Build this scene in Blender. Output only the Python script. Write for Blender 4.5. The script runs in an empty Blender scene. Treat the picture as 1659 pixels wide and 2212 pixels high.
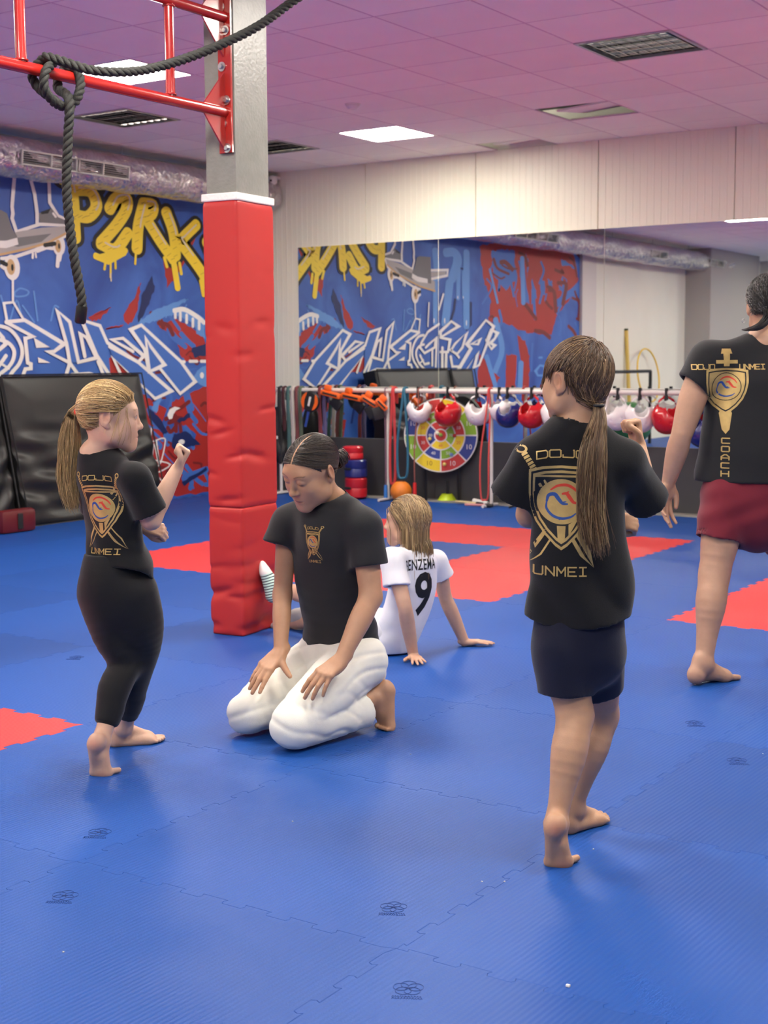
import bpy, bmesh, math, random
import numpy as np
from mathutils import Vector, Matrix, Euler
from mathutils.bvhtree import BVHTree
rnd = random.Random(7)
SC = bpy.context.scene
COL = SC.collection

# ------------------------------------------------------------------ camera
FPX, YAW, PITCH, ROLL = 3000.0, 0.58735, 0.10854, -0.00633
CAM = np.array([1.62215, -2.4758, 1.29759]); IW, IH = 1659, 2212
def _basis():
    cy, sy = math.cos(YAW), math.sin(YAW)
    f = np.array([-sy*math.cos(PITCH), cy*math.cos(PITCH), -math.sin(PITCH)])
    r = np.array([cy, sy, 0.0]); u = np.cross(r, f)
    c, s = math.cos(ROLL), math.sin(ROLL)
    return f, c*r+s*u, -s*r+c*u
CF, CR, CU = _basis()
FH = np.array([CF[0], CF[1], 0.0]); FH /= np.linalg.norm(FH)      # level viewing direction
RH = np.array([FH[1], -FH[0], 0.0])                                # level right
camd = bpy.data.cameras.new('camera'); camo = bpy.data.objects.new('camera', camd); COL.objects.link(camo)
camd.sensor_fit = 'VERTICAL'; camd.sensor_height = 36.0; camd.sensor_width = 27.0
camd.lens = FPX/IH*36.0; camd.clip_start = 0.05; camd.clip_end = 100
camo.matrix_world = Matrix(((CR[0], CU[0], -CF[0], CAM[0]), (CR[1], CU[1], -CF[1], CAM[1]), (CR[2], CU[2], -CF[2], CAM[2]), (0, 0, 0, 1)))
camd.dof.use_dof = True; camd.dof.focus_distance = 4.1; camd.dof.aperture_fstop = 6.5
SC.camera = camo
# ------------------------------------------------------------------ world, exposure
wd = bpy.data.worlds.new('world'); SC.world = wd; wd.use_nodes = True
wd.node_tree.nodes['Background'].inputs[0].default_value = (0.6, 0.62, 0.65, 1)
wd.node_tree.nodes['Background'].inputs[1].default_value = 0.15
SC.view_settings.view_transform = 'Standard'; SC.view_settings.look = 'None'
SC.view_settings.gamma = 1.0; SC.view_settings.use_curve_mapping = False
SC.view_settings.exposure = 1.65
PANEL_STRENGTH = 24.0      # emission of the lit ceiling panels

# ------------------------------------------------------------------ pixel -> place helpers (used only to measure real positions)
def ray(px, py):
    return CF + CR*(px-IW/2)/FPX - CU*(py-IH/2)/FPX
def onax(px, py, ax, v):
    d = ray(px, py); return CAM + d*((v-CAM[ax])/d[ax])
def onX(px, py, x): return onax(px, py, 0, x)
def onY(px, py, y): return onax(px, py, 1, y)
def onZ(px, py, z): return onax(px, py, 2, z)
def atd(px, py, depth):
    d = ray(px, py); return CAM + d*(depth/np.dot(d, FH))
# room measures
XL, YB, ZC = -7.35, 8.60, 3.15
XR, YF = 4.6, -7.0
YM = YB-0.02                                       # mirror face
def onXmirror(px, py, x=XL):
    P = onX(px, py, x).copy(); P[1] = 2*YM-P[1]; return P

# ------------------------------------------------------------------ object helpers
def tag(o, label=None, cat=None, group=None, kind=None):
    if label: o['label'] = label
    if cat: o['category'] = cat
    if group: o['group'] = group
    if kind: o['kind'] = kind
    return o
def link(o, parent=None):
    COL.objects.link(o)
    if parent is not None: o.parent = parent
    return o
def empty(name, loc=(0, 0, 0), rz=0.0, parent=None):
    o = bpy.data.objects.new(name, None); o.location = loc; o.rotation_euler = (0, 0, rz); o.empty_display_size = 0.05
    return link(o, parent)
def meshobj(name, verts, faces, mat, parent=None, smooth=False, loc=(0, 0, 0)):
    me = bpy.data.meshes.new(name); me.from_pydata([tuple(map(float, v)) for v in verts], [], [tuple(f) for f in faces]); me.update()
    if mat: me.materials.append(mat)
    if smooth: me.shade_smooth()
    o = bpy.data.objects.new(name, me); o.location = loc
    return link(o, parent)
def bmobj(name, bm, mat, parent=None, smooth=False, loc=(0, 0, 0), angle=None):
    bmesh.ops.recalc_face_normals(bm, faces=bm.faces)
    me = bpy.data.meshes.new(name); bm.to_mesh(me); bm.free()
    if mat:
        for m in (mat if isinstance(mat, (list, tuple)) else [mat]): me.materials.append(m)
    if smooth: me.shade_smooth()
    if angle is not None: me.shade_smooth(); me.set_sharp_from_angle(angle=math.radians(angle))
    o = bpy.data.objects.new(name, me); o.location = loc
    return link(o, parent)
def share(o, name, parent=None, loc=(0, 0, 0), rot=(0, 0, 0), scale=(1, 1, 1), mat=None):
    c = bpy.data.objects.new(name, o.data); c.location = loc; c.rotation_euler = rot; c.scale = scale
    link(c, parent)
    return c
def b_box(bm, c, s, bevel=0.0, rot=None):
    r = bmesh.ops.create_cube(bm, size=1.0); vs = r['verts']
    for v in vs: v.co = Vector((v.co.x*s[0], v.co.y*s[1], v.co.z*s[2]))
    if bevel:
        es = list({e for v in vs for e in v.link_edges})
        rr = bmesh.ops.bevel(bm, geom=es, offset=bevel, segments=2, affect='EDGES', profile=0.5)
        vs = list({v for f in rr['faces'] for v in f.verts} | {v for v in vs if v.is_valid})
    M = Matrix.Translation(Vector(c)) @ (rot.to_4x4() if rot is not None else Matrix.Identity(4))
    bmesh.ops.transform(bm, matrix=M, verts=vs)
    return vs
def frame_dir(d):
    d = Vector(d).normalized(); a = Vector((0, 0, 1)) if abs(d.z) < 0.9 else Vector((1, 0, 0))
    x = d.cross(a).normalized(); y = d.cross(x).normalized()
    return x, y, d
def b_tube(bm, pts, r, seg=10, cap=True, closed=False):
    pts = [Vector(p) for p in pts]; n = len(pts)
    rs = r if hasattr(r, '__len__') else [r]*n
    rings = []; px = None
    for i, p in enumerate(pts):
        if closed: t = pts[(i+1) % n]-pts[i-1]
        else: t = pts[min(i+1, n-1)]-pts[max(i-1, 0)]
        t.normalize()
        if px is None: px = frame_dir(t)[0]
        else:
            px = px-t*px.dot(t)
            px = px.normalized() if px.length > 1e-6 else frame_dir(t)[0]
        py = t.cross(px)
        rings.append([bm.verts.new(p+(px*math.cos(2*math.pi*k/seg)+py*math.sin(2*math.pi*k/seg))*rs[i]) for k in range(seg)])
    m = n if closed else n-1
    for i in range(m):
        a, b = rings[i], rings[(i+1) % n]
        for k in range(seg): bm.faces.new((a[k], a[(k+1) % seg], b[(k+1) % seg], b[k]))
    if cap and not closed:
        bm.faces.new(rings[0][::-1]); bm.faces.new(rings[-1])
def b_lathe(bm, prof, seg=24, M=None, capt=True):
    rings = []
    for (r, z) in prof:
        rings.append([bm.verts.new((r*math.cos(2*math.pi*k/seg), r*math.sin(2*math.pi*k/seg), z)) for k in range(seg)])
    for a, b in zip(rings[:-1], rings[1:]):
        for k in range(seg): bm.faces.new((a[k], a[(k+1) % seg], b[(k+1) % seg], b[k]))
    if capt: bm.faces.new(rings[0][::-1]); bm.faces.new(rings[-1])
    if M is not None: bmesh.ops.transform(bm, matrix=M, verts=[v for r in rings for v in r])
def b_prism(bm, poly, ex):
    """poly: list of 3D points, extruded by vector ex"""
    a = [bm.verts.new(Vector(p)) for p in poly]; b = [bm.verts.new(Vector(p)+Vector(ex)) for p in poly]
    n = len(a)
    bm.faces.new(a[::-1]); bm.faces.new(b)
    for i in range(n): bm.faces.new((a[i], a[(i+1) % n], b[(i+1) % n], b[i]))
def catmull(pts, n=8):
    P = [np.array(p, float) for p in pts]; P = [2*P[0]-P[1]]+P+[2*P[-1]-P[-2]]; out = []
    for i in range(1, len(P)-2):
        for k in range(n):
            t = k/n; a, b, c, d = P[i-1], P[i], P[i+1], P[i+2]
            out.append(0.5*((2*b)+(-a+c)*t+(2*a-5*b+4*c-d)*t*t+(-a+3*b-3*c+d)*t**3))
    out.append(P[-2]); return out

# ------------------------------------------------------------------ materials
def srgb(r, g, b):
    f = lambda c: (c/255/12.92) if c/255 <= 0.04045 else ((c/255+0.055)/1.055)**2.4
    return (f(r), f(g), f(b), 1.0)
def mat(name, col, rough=0.6, metal=0.0, spec=0.5, noise=0.0, nscale=8.0, bump=0.0, bscale=40.0, coat=0.0, sheen=0.0, emit=0.0, sss=0.0, attr=None, dark=0.75):
    m = bpy.data.materials.new(name); m.use_nodes = True; nt = m.node_tree; N = nt.nodes; L = nt.links
    p = N['Principled BSDF']
    p.inputs['Base Color'].default_value = col; p.inputs['Roughness'].default_value = rough; p.inputs['Metallic'].default_value = metal
    p.inputs['Specular IOR Level'].default_value = spec
    if coat: p.inputs['Coat Weight'].default_value = coat
    if sheen: p.inputs['Sheen Weight'].default_value = sheen
    if sss:
        p.inputs['Subsurface Weight'].default_value = sss; p.inputs['Subsurface Radius'].default_value = (0.012, 0.005, 0.003); p.inputs['Subsurface Scale'].default_value = 0.5
    if emit:
        p.inputs['Emission Color'].default_value = col; p.inputs['Emission Strength'].default_value = emit
    src = None
    if attr:
        a = N.new('ShaderNodeAttribute'); a.attribute_name = attr; src = a.outputs['Color']
    tc = N.new('ShaderNodeTexCoord')
    if noise:
        nz = N.new('ShaderNodeTexNoise'); nz.inputs['Scale'].default_value = nscale; nz.inputs['Detail'].default_value = 4
        L.new(tc.outputs['Object'], nz.inputs['Vector'])
        mx = N.new('ShaderNodeMix'); mx.data_type = 'RGBA'; mx.blend_type = 'MULTIPLY'
        rm = N.new('ShaderNodeMapRange'); rm.inputs[1].default_value = 0.3; rm.inputs[2].default_value = 0.7
        rm.inputs[3].default_value = 1.0-noise; rm.inputs[4].default_value = 1.0+noise*0.4
        L.new(nz.outputs[0], rm.inputs[0]); mx.inputs[0].default_value = 1.0
        if src: L.new(src, mx.inputs[6])
        else: mx.inputs[6].default_value = col
        L.new(rm.outputs[0], mx.inputs[7]); src = mx.outputs[2]
    if src: L.new(src, p.inputs['Base Color'])
    if bump:
        nb = N.new('ShaderNodeTexNoise'); nb.inputs['Scale'].default_value = bscale; nb.inputs['Detail'].default_value = 3
        L.new(tc.outputs['Object'], nb.inputs['Vector'])
        bp = N.new('ShaderNodeBump'); bp.inputs['Strength'].default_value = bump; bp.inputs['Distance'].default_value = 0.01
        L.new(nb.outputs[0], bp.inputs['Height']); L.new(bp.outputs[0], p.inputs['Normal'])
    return m
M = {}
M['wall'] = mat('painted wall', srgb(230, 228, 212), 0.75, noise=0.04, nscale=1.5)
M['black'] = mat('black rubber', srgb(24, 24, 25), 0.6)
M['steelgrey'] = mat('grey painted steel', srgb(126, 126, 120), 0.42, noise=0.12, nscale=14, bump=0.25, bscale=60)
M['redsteel'] = mat('red powder coat', srgb(160, 32, 26), 0.22, coat=0.4, spec=0.6)
M['zinc'] = mat('zinc', srgb(190, 190, 188), 0.3, metal=1.0)
M['white'] = mat('white plastic', srgb(228, 226, 220), 0.45)
# ================================================================== implicit surfaces: smooth blends of tapered limbs, meshed with surface nets
def V(*a): return np.array(a if len(a) > 1 else a[0], dtype=float)
def nrm(v): v = np.asarray(v, float); return v/np.linalg.norm(v)
class Sdf:
    def __init__(self): self.ops = []
    def cone(self, a, b, ra, rb, k=0.02, flat=None, ratio=1.0, sub=False):
        """tapered capsule; flat = axis along which the section is squeezed by ratio"""
        self.ops.append(('cone', V(a), V(b), ra, rb, k, None if flat is None else nrm(flat), ratio, sub)); return self
    def cap(self, a, b, ra, rb, k=0.02):
        """tapered tube with a flat end at b (sleeve, trouser leg)"""
        a, b = V(a), V(b); L = np.linalg.norm(b-a); e = b+(b-a)/L*0.06; self.ops.append(('cap', a, e, ra, rb+(rb-ra)/L*0.06, b, k, False)); return self
    def chain(self, pts, rs, k=0.02, flat=None, ratio=1.0, sub=False, n=4):
        """smooth limb through the points, one tapered tube"""
        if len(pts) > 2:
            Q = catmull([np.r_[V(p), r] for p, r in zip(pts, rs)], n)
        else: Q = [np.r_[V(p), r] for p, r in zip(pts, rs)]
        self.ops.append(('chain', np.array(Q), None if flat is None else nrm(flat), ratio, k, sub)); return self
    def ell(self, c, r, R=None, k=0.02, sub=False):
        """ellipsoid, R = 3x3 with columns as axes"""
        self.ops.append(('ell', V(c), V(r), np.eye(3) if R is None else np.asarray(R, float), k, sub)); return self
    def sph(self, c, r, k=0.02, sub=False): return self.ell(c, (r, r, r), None, k, sub)
    def box(self, c, h, R=None, rd=0.01, k=0.01, sub=False):
        self.ops.append(('box', V(c), V(h), np.eye(3) if R is None else np.asarray(R, float), rd, k, sub)); return self
    def bounds(self):
        lo, hi = [], []
        for o in self.ops:
            if o[-1]: continue
            a, b = self._bb(o); lo.append(a); hi.append(b)
        return np.min(lo, 0), np.max(hi, 0)
    def _bb(self, o):
        if o[0] == 'cone':
            r = max(o[3], o[4])*max(1, o[7]); return np.minimum(o[1], o[2])-r, np.maximum(o[1], o[2])+r
        if o[0] == 'cap':
            r = max(o[3], o[4]); return np.minimum(o[1], o[2])-r, np.maximum(o[1], o[2])+r
        if o[0] == 'chain':
            Q = o[1]; r = Q[:, 3:4]*max(1, o[3]); return (Q[:, :3]-r).min(0), (Q[:, :3]+r).max(0)
        if o[0] == 'ell':
            e = np.sqrt(((o[3]*o[2])**2).sum(1)); return o[1]-e, o[1]+e
        e = np.abs(o[3]) @ (o[2]+o[4]); return o[1]-e, o[1]+e
    def _d(self, o, p):
        if o[0] == 'cap':
            return np.maximum(self._d(('cone', o[1], o[2], o[3], o[4], 0, None, 1.0, False), p), (p-o[5]) @ nrm(o[2]-o[1]))
        if o[0] == 'cone':
            _, a, b, ra, rb, k, fl, ratio, sub = o
            ab = b-a; L2 = max(ab @ ab, 1e-12); pa = p-a
            t = np.clip((pa @ ab)/L2, 0, 1); d = pa-t[..., None]*ab
            if fl is not None:
                c = d @ fl; d = d+(c*(1/ratio-1))[..., None]*fl
                return (np.sqrt((d*d).sum(-1))-(ra+(rb-ra)*t))*min(1, (1+ratio)/2)
            return np.sqrt((d*d).sum(-1))-(ra+(rb-ra)*t)
        if o[0] == 'chain':
            Q = o[1]; best = None
            for i in range(len(Q)-1):
                d = self._d(('cone', Q[i, :3], Q[i+1, :3], Q[i, 3], Q[i+1, 3], 0, o[2], o[3], False), p); best = d if best is None else np.minimum(best, d)
            return best
        if o[0] == 'ell':
            q = (p-o[1]) @ o[3]; r = o[2]
            k0 = np.sqrt(((q/r)**2).sum(-1)); k1 = np.sqrt(((q/(r*r))**2).sum(-1))
            return k0*(k0-1)/np.maximum(k1, 1e-9)
        q = np.abs((p-o[1]) @ o[3])-o[2]
        return np.sqrt((np.maximum(q, 0)**2).sum(-1))+np.minimum(q.max(-1), 0)-o[4]
    def at(self, p, big=1.0):
        """value at arbitrary points (N,3)"""
        p = np.asarray(p, float); g = np.full(p.shape[:-1], big)
        for o in self.ops: g = self._mix(g, self._d(o, p), o)
        return g
    def _mix(self, g, d, o):
        k = o[-2] if o[0] != 'cone' else o[5]
        k = max(k, 1e-5)
        if o[-1]:
            d = -d; h = np.clip(0.5-0.5*(d-g)/k, 0, 1); return d+(g-d)*h+k*h*(1-h)
        h = np.clip(0.5+0.5*(d-g)/k, 0, 1); return d+(g-d)*h-k*h*(1-h)
    def grid(self, vox, lo=None, hi=None, big=0.08):
        if lo is None: lo, hi = self.bounds(); lo = lo-3*vox; hi = hi+3*vox
        lo = np.asarray(lo, float); hi = np.asarray(hi, float)
        n = np.maximum(2, np.ceil((hi-lo)/vox).astype(int)+1)
        g = np.full(n, big, dtype=np.float32)
        ax = [lo[i]+vox*np.arange(n[i]) for i in range(3)]
        for o in self.ops:
            a, b = self._bb(o); k = o[5] if o[0] == 'cone' else o[-2]; m = max(k, 0.006)+3*vox
            i0 = np.clip(np.floor((a-m-lo)/vox).astype(int), 0, n); i1 = np.clip(np.ceil((b+m-lo)/vox).astype(int)+1, 0, n)
            if np.any(i1 <= i0): continue
            sl = tuple(slice(x, y) for x, y in zip(i0, i1))
            if o[0] == 'chain':                      # each short segment only near itself
                Q = o[1]; tmp = np.full(g[sl].shape, big, np.float32); l0 = i0
                for i in range(len(Q)-1):
                    c = ('cone', Q[i, :3], Q[i+1, :3], Q[i, 3], Q[i+1, 3], 0, o[2], o[3], False); a2, b2 = self._bb(c)
                    j0 = np.clip(np.floor((a2-m-lo)/vox).astype(int), i0, i1); j1 = np.clip(np.ceil((b2+m-lo)/vox).astype(int)+1, i0, i1)
                    if np.any(j1 <= j0): continue
                    P = np.stack(np.meshgrid(*[ax[t][j0[t]:j1[t]] for t in range(3)], indexing='ij'), -1); ss = tuple(slice(x-z, y-z) for x, y, z in zip(j0, j1, i0))
                    tmp[ss] = np.minimum(tmp[ss], self._d(c, P))
                g[sl] = self._mix(g[sl], tmp, o); continue
            P = np.stack(np.meshgrid(ax[0][sl[0]], ax[1][sl[1]], ax[2][sl[2]], indexing='ij'), -1)
            g[sl] = self._mix(g[sl], self._d(o, P), o)
        return g, ax, lo
    def grad(self, p, e=0.001):
        p = np.asarray(p, float); out = np.zeros_like(p)
        for i in range(3):
            d = np.zeros(3); d[i] = e; out[..., i] = self.at(p+d)-self.at(p-d)
        return out/np.maximum(np.linalg.norm(out, axis=-1, keepdims=True), 1e-9)
def surface_nets(g, lo, vox):
    s = g < 0; nx, ny, nz = g.shape
    corners = [(i, j, k) for i in (0, 1) for j in (0, 1) for k in (0, 1)]
    cnt = np.zeros((nx-1, ny-1, nz-1), np.int8)
    for (i, j, k) in corners: cnt += s[i:nx-1+i, j:ny-1+j, k:nz-1+k]
    act = (cnt > 0) & (cnt < 8)
    idx = np.argwhere(act)
    if len(idx) == 0: return np.zeros((0, 3)), np.zeros((0, 4), int)
    vid = np.full(act.shape, -1, np.int64); vid[act] = np.arange(len(idx))
    acc = np.zeros((len(idx), 3)); num = np.zeros(len(idx))
    val = {c: g[idx[:, 0]+c[0], idx[:, 1]+c[1], idx[:, 2]+c[2]].astype(float) for c in corners}
    for c in corners:
        for ax in range(3):
            if c[ax]: continue
            c2 = list(c); c2[ax] = 1; c2 = tuple(c2); a, b = val[c], val[c2]; m = (a < 0) != (b < 0)
            t = np.where(m, a/np.where(m, a-b, 1), 0); pt = np.array(c, float)[None].repeat(len(idx), 0); pt[:, ax] += t
            acc += pt*m[:, None]; num += m
    v = lo+vox*(idx+acc/num[:, None])
    quads = []
    for ax in range(3):
        o1, o2 = [(1, 2), (2, 0), (0, 1)][ax]
        sa = [slice(None)]*3; sb = [slice(None)]*3; sa[ax] = slice(0, -1); sb[ax] = slice(1, None)
        cr = s[tuple(sa)] != s[tuple(sb)]
        e = np.argwhere(cr); e = e[(e[:, o1] > 0) & (e[:, o2] > 0) & (e[:, o1] < g.shape[o1]-1) & (e[:, o2] < g.shape[o2]-1)]
        if len(e) == 0: continue
        flip = s[e[:, 0], e[:, 1], e[:, 2]]
        d1 = np.zeros(3, int); d1[o1] = 1; d2 = np.zeros(3, int); d2[o2] = 1
        q = np.stack([vid[tuple((e-d1-d2).T)], vid[tuple((e-d2).T)], vid[tuple(e.T)], vid[tuple((e-d1).T)]], 1)
        q = np.where(flip[:, None], q, q[:, ::-1]); quads.append(q)
    q = np.concatenate(quads); q = q[(q >= 0).all(1)]
    return v, q
def relax(v, q, n=1, w=0.5):
    """a little Laplacian smoothing"""
    for _ in range(n):
        n_ = len(v); I = np.concatenate([q[:, i] for i in range(4) for _ in (0, 1)]); Jn = np.concatenate([q[:, j] for i in range(4) for j in ((i+1) % 4, (i+3) % 4)])
        c = np.bincount(I, minlength=n_); s = np.stack([np.bincount(I, v[Jn, a], n_) for a in range(3)], 1)
        v = v*(1-w)+w*s/np.maximum(c, 1)[:, None]
    return v
def np_mesh(name, v, q, mats, smooth=True, col=None):
    me = bpy.data.meshes.new(name); n = q.shape[1]
    me.vertices.add(len(v)); me.vertices.foreach_set('co', np.asarray(v, np.float32).ravel())
    me.loops.add(q.size); me.loops.foreach_set('vertex_index', np.asarray(q, np.int32).ravel())
    me.polygons.add(len(q)); me.polygons.foreach_set('loop_start', np.arange(0, q.size, n, dtype=np.int32)); me.polygons.foreach_set('loop_total', np.full(len(q), n, np.int32))
    if col is not None:
        a = me.color_attributes.new('tint', 'FLOAT_COLOR', 'POINT')
        c4 = np.ones((len(v), 4), np.float32); c4[:, :3] = col; a.data.foreach_set('color', c4.ravel())
    for m in (mats if isinstance(mats, (list, tuple)) else [mats]): me.materials.append(m)
    me.update(calc_edges=True); me.validate()
    if smooth: me.shade_smooth()
    return me
def np_obj(name, v, q, mats, parent=None, smooth=True, col=None):
    return link(bpy.data.objects.new(name, np_mesh(name, v, q, mats, smooth, col)), parent)
def sdf_obj(name, S, vox, m, parent=None, post=None, rel=1, loc=None):
    g, ax, lo = S.grid(vox)
    if post: g = post(g, ax)
    v, q = surface_nets(g, lo, vox)
    if rel: v = relax(v, q, rel)
    o = np_obj(name, v, q, m, parent)
    if loc is not None: o.location = loc
    return o
def rotm(ax, ang):
    a = nrm(ax); K = np.array([[0, -a[2], a[1]], [a[2], 0, -a[0]], [-a[1], a[0], 0]]); return np.eye(3)+math.sin(ang)*K+(1-math.cos(ang))*(K@K)

class Field:
    """a distance grid that can be asked for value and gradient quickly"""
    def __init__(s, S, vox=0.006, pad=0.05):
        lo, hi = S.bounds(); lo = lo-pad; n = np.ceil((hi+pad-lo)/vox).astype(int)+1; ax = [lo[i]+vox*np.arange(n[i]) for i in range(3)]
        s.g = S.at(np.stack(np.meshgrid(*ax, indexing='ij'), -1).astype(np.float32)).astype(np.float32); s.lo = lo; s.vox = vox; s.gr = np.stack(np.gradient(s.g, vox), -1).astype(np.float32); s.n = np.array(s.g.shape)
    def _ix(s, p):
        t = np.clip((np.asarray(p)-s.lo)/s.vox, 0.001, s.n-1.001); i = t.astype(int); return i, t-i
    def _tri(s, A, p):
        i, f = s._ix(p); out = 0
        for a in (0, 1):
            for b in (0, 1):
                for c in (0, 1):
                    w = (f[:, 0] if a else 1-f[:, 0])*(f[:, 1] if b else 1-f[:, 1])*(f[:, 2] if c else 1-f[:, 2]); x = A[i[:, 0]+a, i[:, 1]+b, i[:, 2]+c]; out = out+(x*w if A.ndim == 3 else x*w[:, None])
        return out
    def at(s, p): return s._tri(s.g, p)
    def grad(s, p, e=0): g = s._tri(s.gr, p); return g/np.maximum(np.linalg.norm(g, axis=1, keepdims=True), 1e-9)
# ================================================================== the room
# ---- floor mats: one metre interlocking tiles
def mat_material(name, c):
    m = mat(name, c, 0.5, spec=0.35, noise=0.07, nscale=1.3)
    nt = m.node_tree; N = nt.nodes; L = nt.links; p = N['Principled BSDF']
    tc = N.new('ShaderNodeTexCoord'); oi = N.new('ShaderNodeObjectInfo')
    # slight tone differences from tile to tile (older and newer tiles)
    mx = N.new('ShaderNodeMix'); mx.data_type = 'RGBA'; mx.blend_type = 'MULTIPLY'; mx.inputs[0].default_value = 1
    src = p.inputs['Base Color'].links[0].from_socket
    rr = N.new('ShaderNodeMapRange'); rr.inputs[3].default_value = 0.86; rr.inputs[4].default_value = 1.12
    L.new(oi.outputs['Random'], rr.inputs[0]); L.new(src, mx.inputs[6]); L.new(rr.outputs[0], mx.inputs[7]); L.new(mx.outputs[2], p.inputs['Base Color'])
    # fine straw-like ribs pressed into the foam
    wv = N.new('ShaderNodeTexWave'); wv.inputs['Scale'].default_value = 22; wv.inputs['Distortion'].default_value = 1.6; wv.inputs['Detail'].default_value = 2; wv.inputs['Detail Scale'].default_value = 1.5
    mp = N.new('ShaderNodeMapping'); mp.inputs['Rotation'].default_value = (0, 0, math.radians(9)); mp.inputs['Scale'].default_value = (1, 0.25, 1)
    L.new(tc.outputs['Object'], mp.inputs['Vector']); L.new(mp.outputs[0], wv.inputs['Vector'])
    nz = N.new('ShaderNodeTexNoise'); nz.inputs['Scale'].default_value = 220; L.new(tc.outputs['Object'], nz.inputs['Vector'])
    ad = N.new('ShaderNodeMath'); ad.operation = 'MULTIPLY_ADD'; ad.inputs[1].default_value = 0.5
    L.new(nz.outputs[0], ad.inputs[0]); L.new(wv.outputs['Fac'], ad.inputs[2])
    bp = N.new('ShaderNodeBump'); bp.inputs['Strength'].default_value = 0.16; bp.inputs['Distance'].default_value = 0.004
    L.new(ad.outputs[0], bp.inputs['Height']); L.new(bp.outputs[0], p.inputs['Normal'])
    return m
M['matblue'] = mat_material('blue foam mat', srgb(16, 72, 150))
M['matred'] = mat_material('red foam mat', srgb(206, 54, 54))
M['matside'] = mat('mat seam', srgb(20, 34, 80), 0.8)
floor = meshobj('floor', [(XL-0.1, YF-0.1, -0.03), (XR+0.1, YF-0.1, -0.03), (XR+0.1, YB+0.1, -0.03), (XL-0.1, YB+0.1, -0.03), (XL-0.1, YF-0.1, -0.12), (XR+0.1, YF-0.1, -0.12), (XR+0.1, YB+0.1, -0.12), (XL-0.1, YB+0.1, -0.12)],
                [(0, 1, 2, 3), (7, 6, 5, 4), (0, 4, 5, 1), (1, 5, 6, 2), (2, 6, 7, 3), (3, 7, 4, 0)], mat('concrete screed', srgb(120, 118, 112), 0.8, noise=0.1))
tag(floor, kind='structure')
def seam():
    """boundary wave along 0..1 as (t, offset): dovetail teeth"""
    pts = [(0.0, 0.0)]; n = 14; p = 0.94/n; a = 0.011
    s = 0.03; sgn = 1
    for k in range(n):
        t0 = s+k*p; t1 = t0+p
        pts += [(t0+0.006*0, 0), (t0-0.005, sgn*a), (t1+0.005, sgn*a), (t1, 0)] if sgn > 0 else [(t0+0.005, sgn*a), (t1-0.005, sgn*a)]
        sgn = -sgn
    pts.append((1.0, 0.0)); return pts
SEAM = seam()
def mat_outline(g=0.0008):
    """closed outline of one tile on the unit cell, all tiles alike and interlocking"""
    o = []
    o += [(t, off) for t, off in SEAM[:-1]]                       # bottom
    o += [(1+off, t) for t, off in SEAM[:-1]]                     # right
    o += [(t, 1+off) for t, off in reversed(SEAM[1:])]            # top
    o += [(off, t) for t, off in reversed(SEAM[1:])]              # left
    n = len(o); res = []
    for i in range(n):
        a, b, c = Vector(o[i-1]), Vector(o[i]), Vector(o[(i+1) % n])
        d1 = (b-a); d2 = (c-b)
        n1 = Vector((-d1.y, d1.x)).normalized() if d1.length > 1e-9 else Vector((0, 0)); n2 = Vector((-d2.y, d2.x)).normalized() if d2.length > 1e-9 else n1
        nn = n1+n2
        nn = nn/max(0.5, nn.dot(n1)) if nn.length > 1e-6 else n1
        res.append(b+nn*g)
    return res
def mat_mesh(mname, m):
    ol = mat_outline(0.0002); ol2 = mat_outline(0.0010); n = len(ol)
    vs = [(p.x-.5, p.y-.5, -0.03) for p in ol]+[(p.x-.5, p.y-.5, -0.0009) for p in ol]+[(p.x-.5, p.y-.5, 0.0) for p in ol2]
    fs = []
    for i in range(n):
        j = (i+1) % n
        fs += [(i, j, n+j, n+i), (n+i, n+j, 2*n+j, 2*n+i)]
    fs.append(tuple(range(2*n, 3*n)))
    me = bpy.data.meshes.new(mname); me.from_pydata(vs, [], fs); me.materials.append(m); return me
ME_BLUE = mat_mesh('floor_mat_blue', M['matblue']); ME_RED = mat_mesh('floor_mat_red', M['matred'])
RED = set()
for (ax, ay) in ((-5, 4), (-1, 4), (-5, -2)):
    RED |= {(ax+i, ay+j) for i in range(3) for j in range(3) if (i, j) != (1, 1)}
MATS = {}
for i in range(-8, 5):
    for j in range(-7, 9):
        x0, x1 = max(i, XL+0.01), min(i+1, XR-0.01); y0, y1 = max(j, YF+0.01), min(j+1, YB-0.22)
        if x1-x0 < 0.05 or y1-y0 < 0.05: continue
        o = bpy.data.objects.new('floor_mat', ME_RED if (i, j) in RED else ME_BLUE)
        o.location = ((x0+x1)/2, (y0+y1)/2, 0); o.scale = (x1-x0, y1-y0, 1); link(o, floor); MATS[(i, j)] = o
# ---- maker's emblem pressed into some tiles: five interlaced petals over two short lines of tiny script
def emblem_mesh():
    bm = bmesh.new(); pi2 = 2*math.pi
    for k in range(5):
        a = pi2*k/5+0.3; c = Vector((0.026*math.cos(a), 0.026*math.sin(a), 0))
        b_tube(bm, [c+Vector((0.027*math.cos(t*pi2/16), 0.027*math.sin(t*pi2/16), 0)) for t in range(16)], 0.0008, 4, closed=True)
    r2 = random.Random(3)
    for row in (-0.066, -0.08):
        x = -0.05
        while x < 0.05:
            w = r2.uniform(0.004, 0.008)
            b_tube(bm, [(x, row, 0), (x+w*.3, row+0.007, 0), (x+w, row+r2.uniform(0, .006), 0)], 0.0009, 4); x += w+0.003
    me = bpy.data.meshes.new('mat_emblem'); bm.to_mesh(me); bm.free()
    me.materials.append(mat('pressed emblem', srgb(16, 50, 112), 0.6)); return me
ME_EMB = emblem_mesh()
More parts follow.
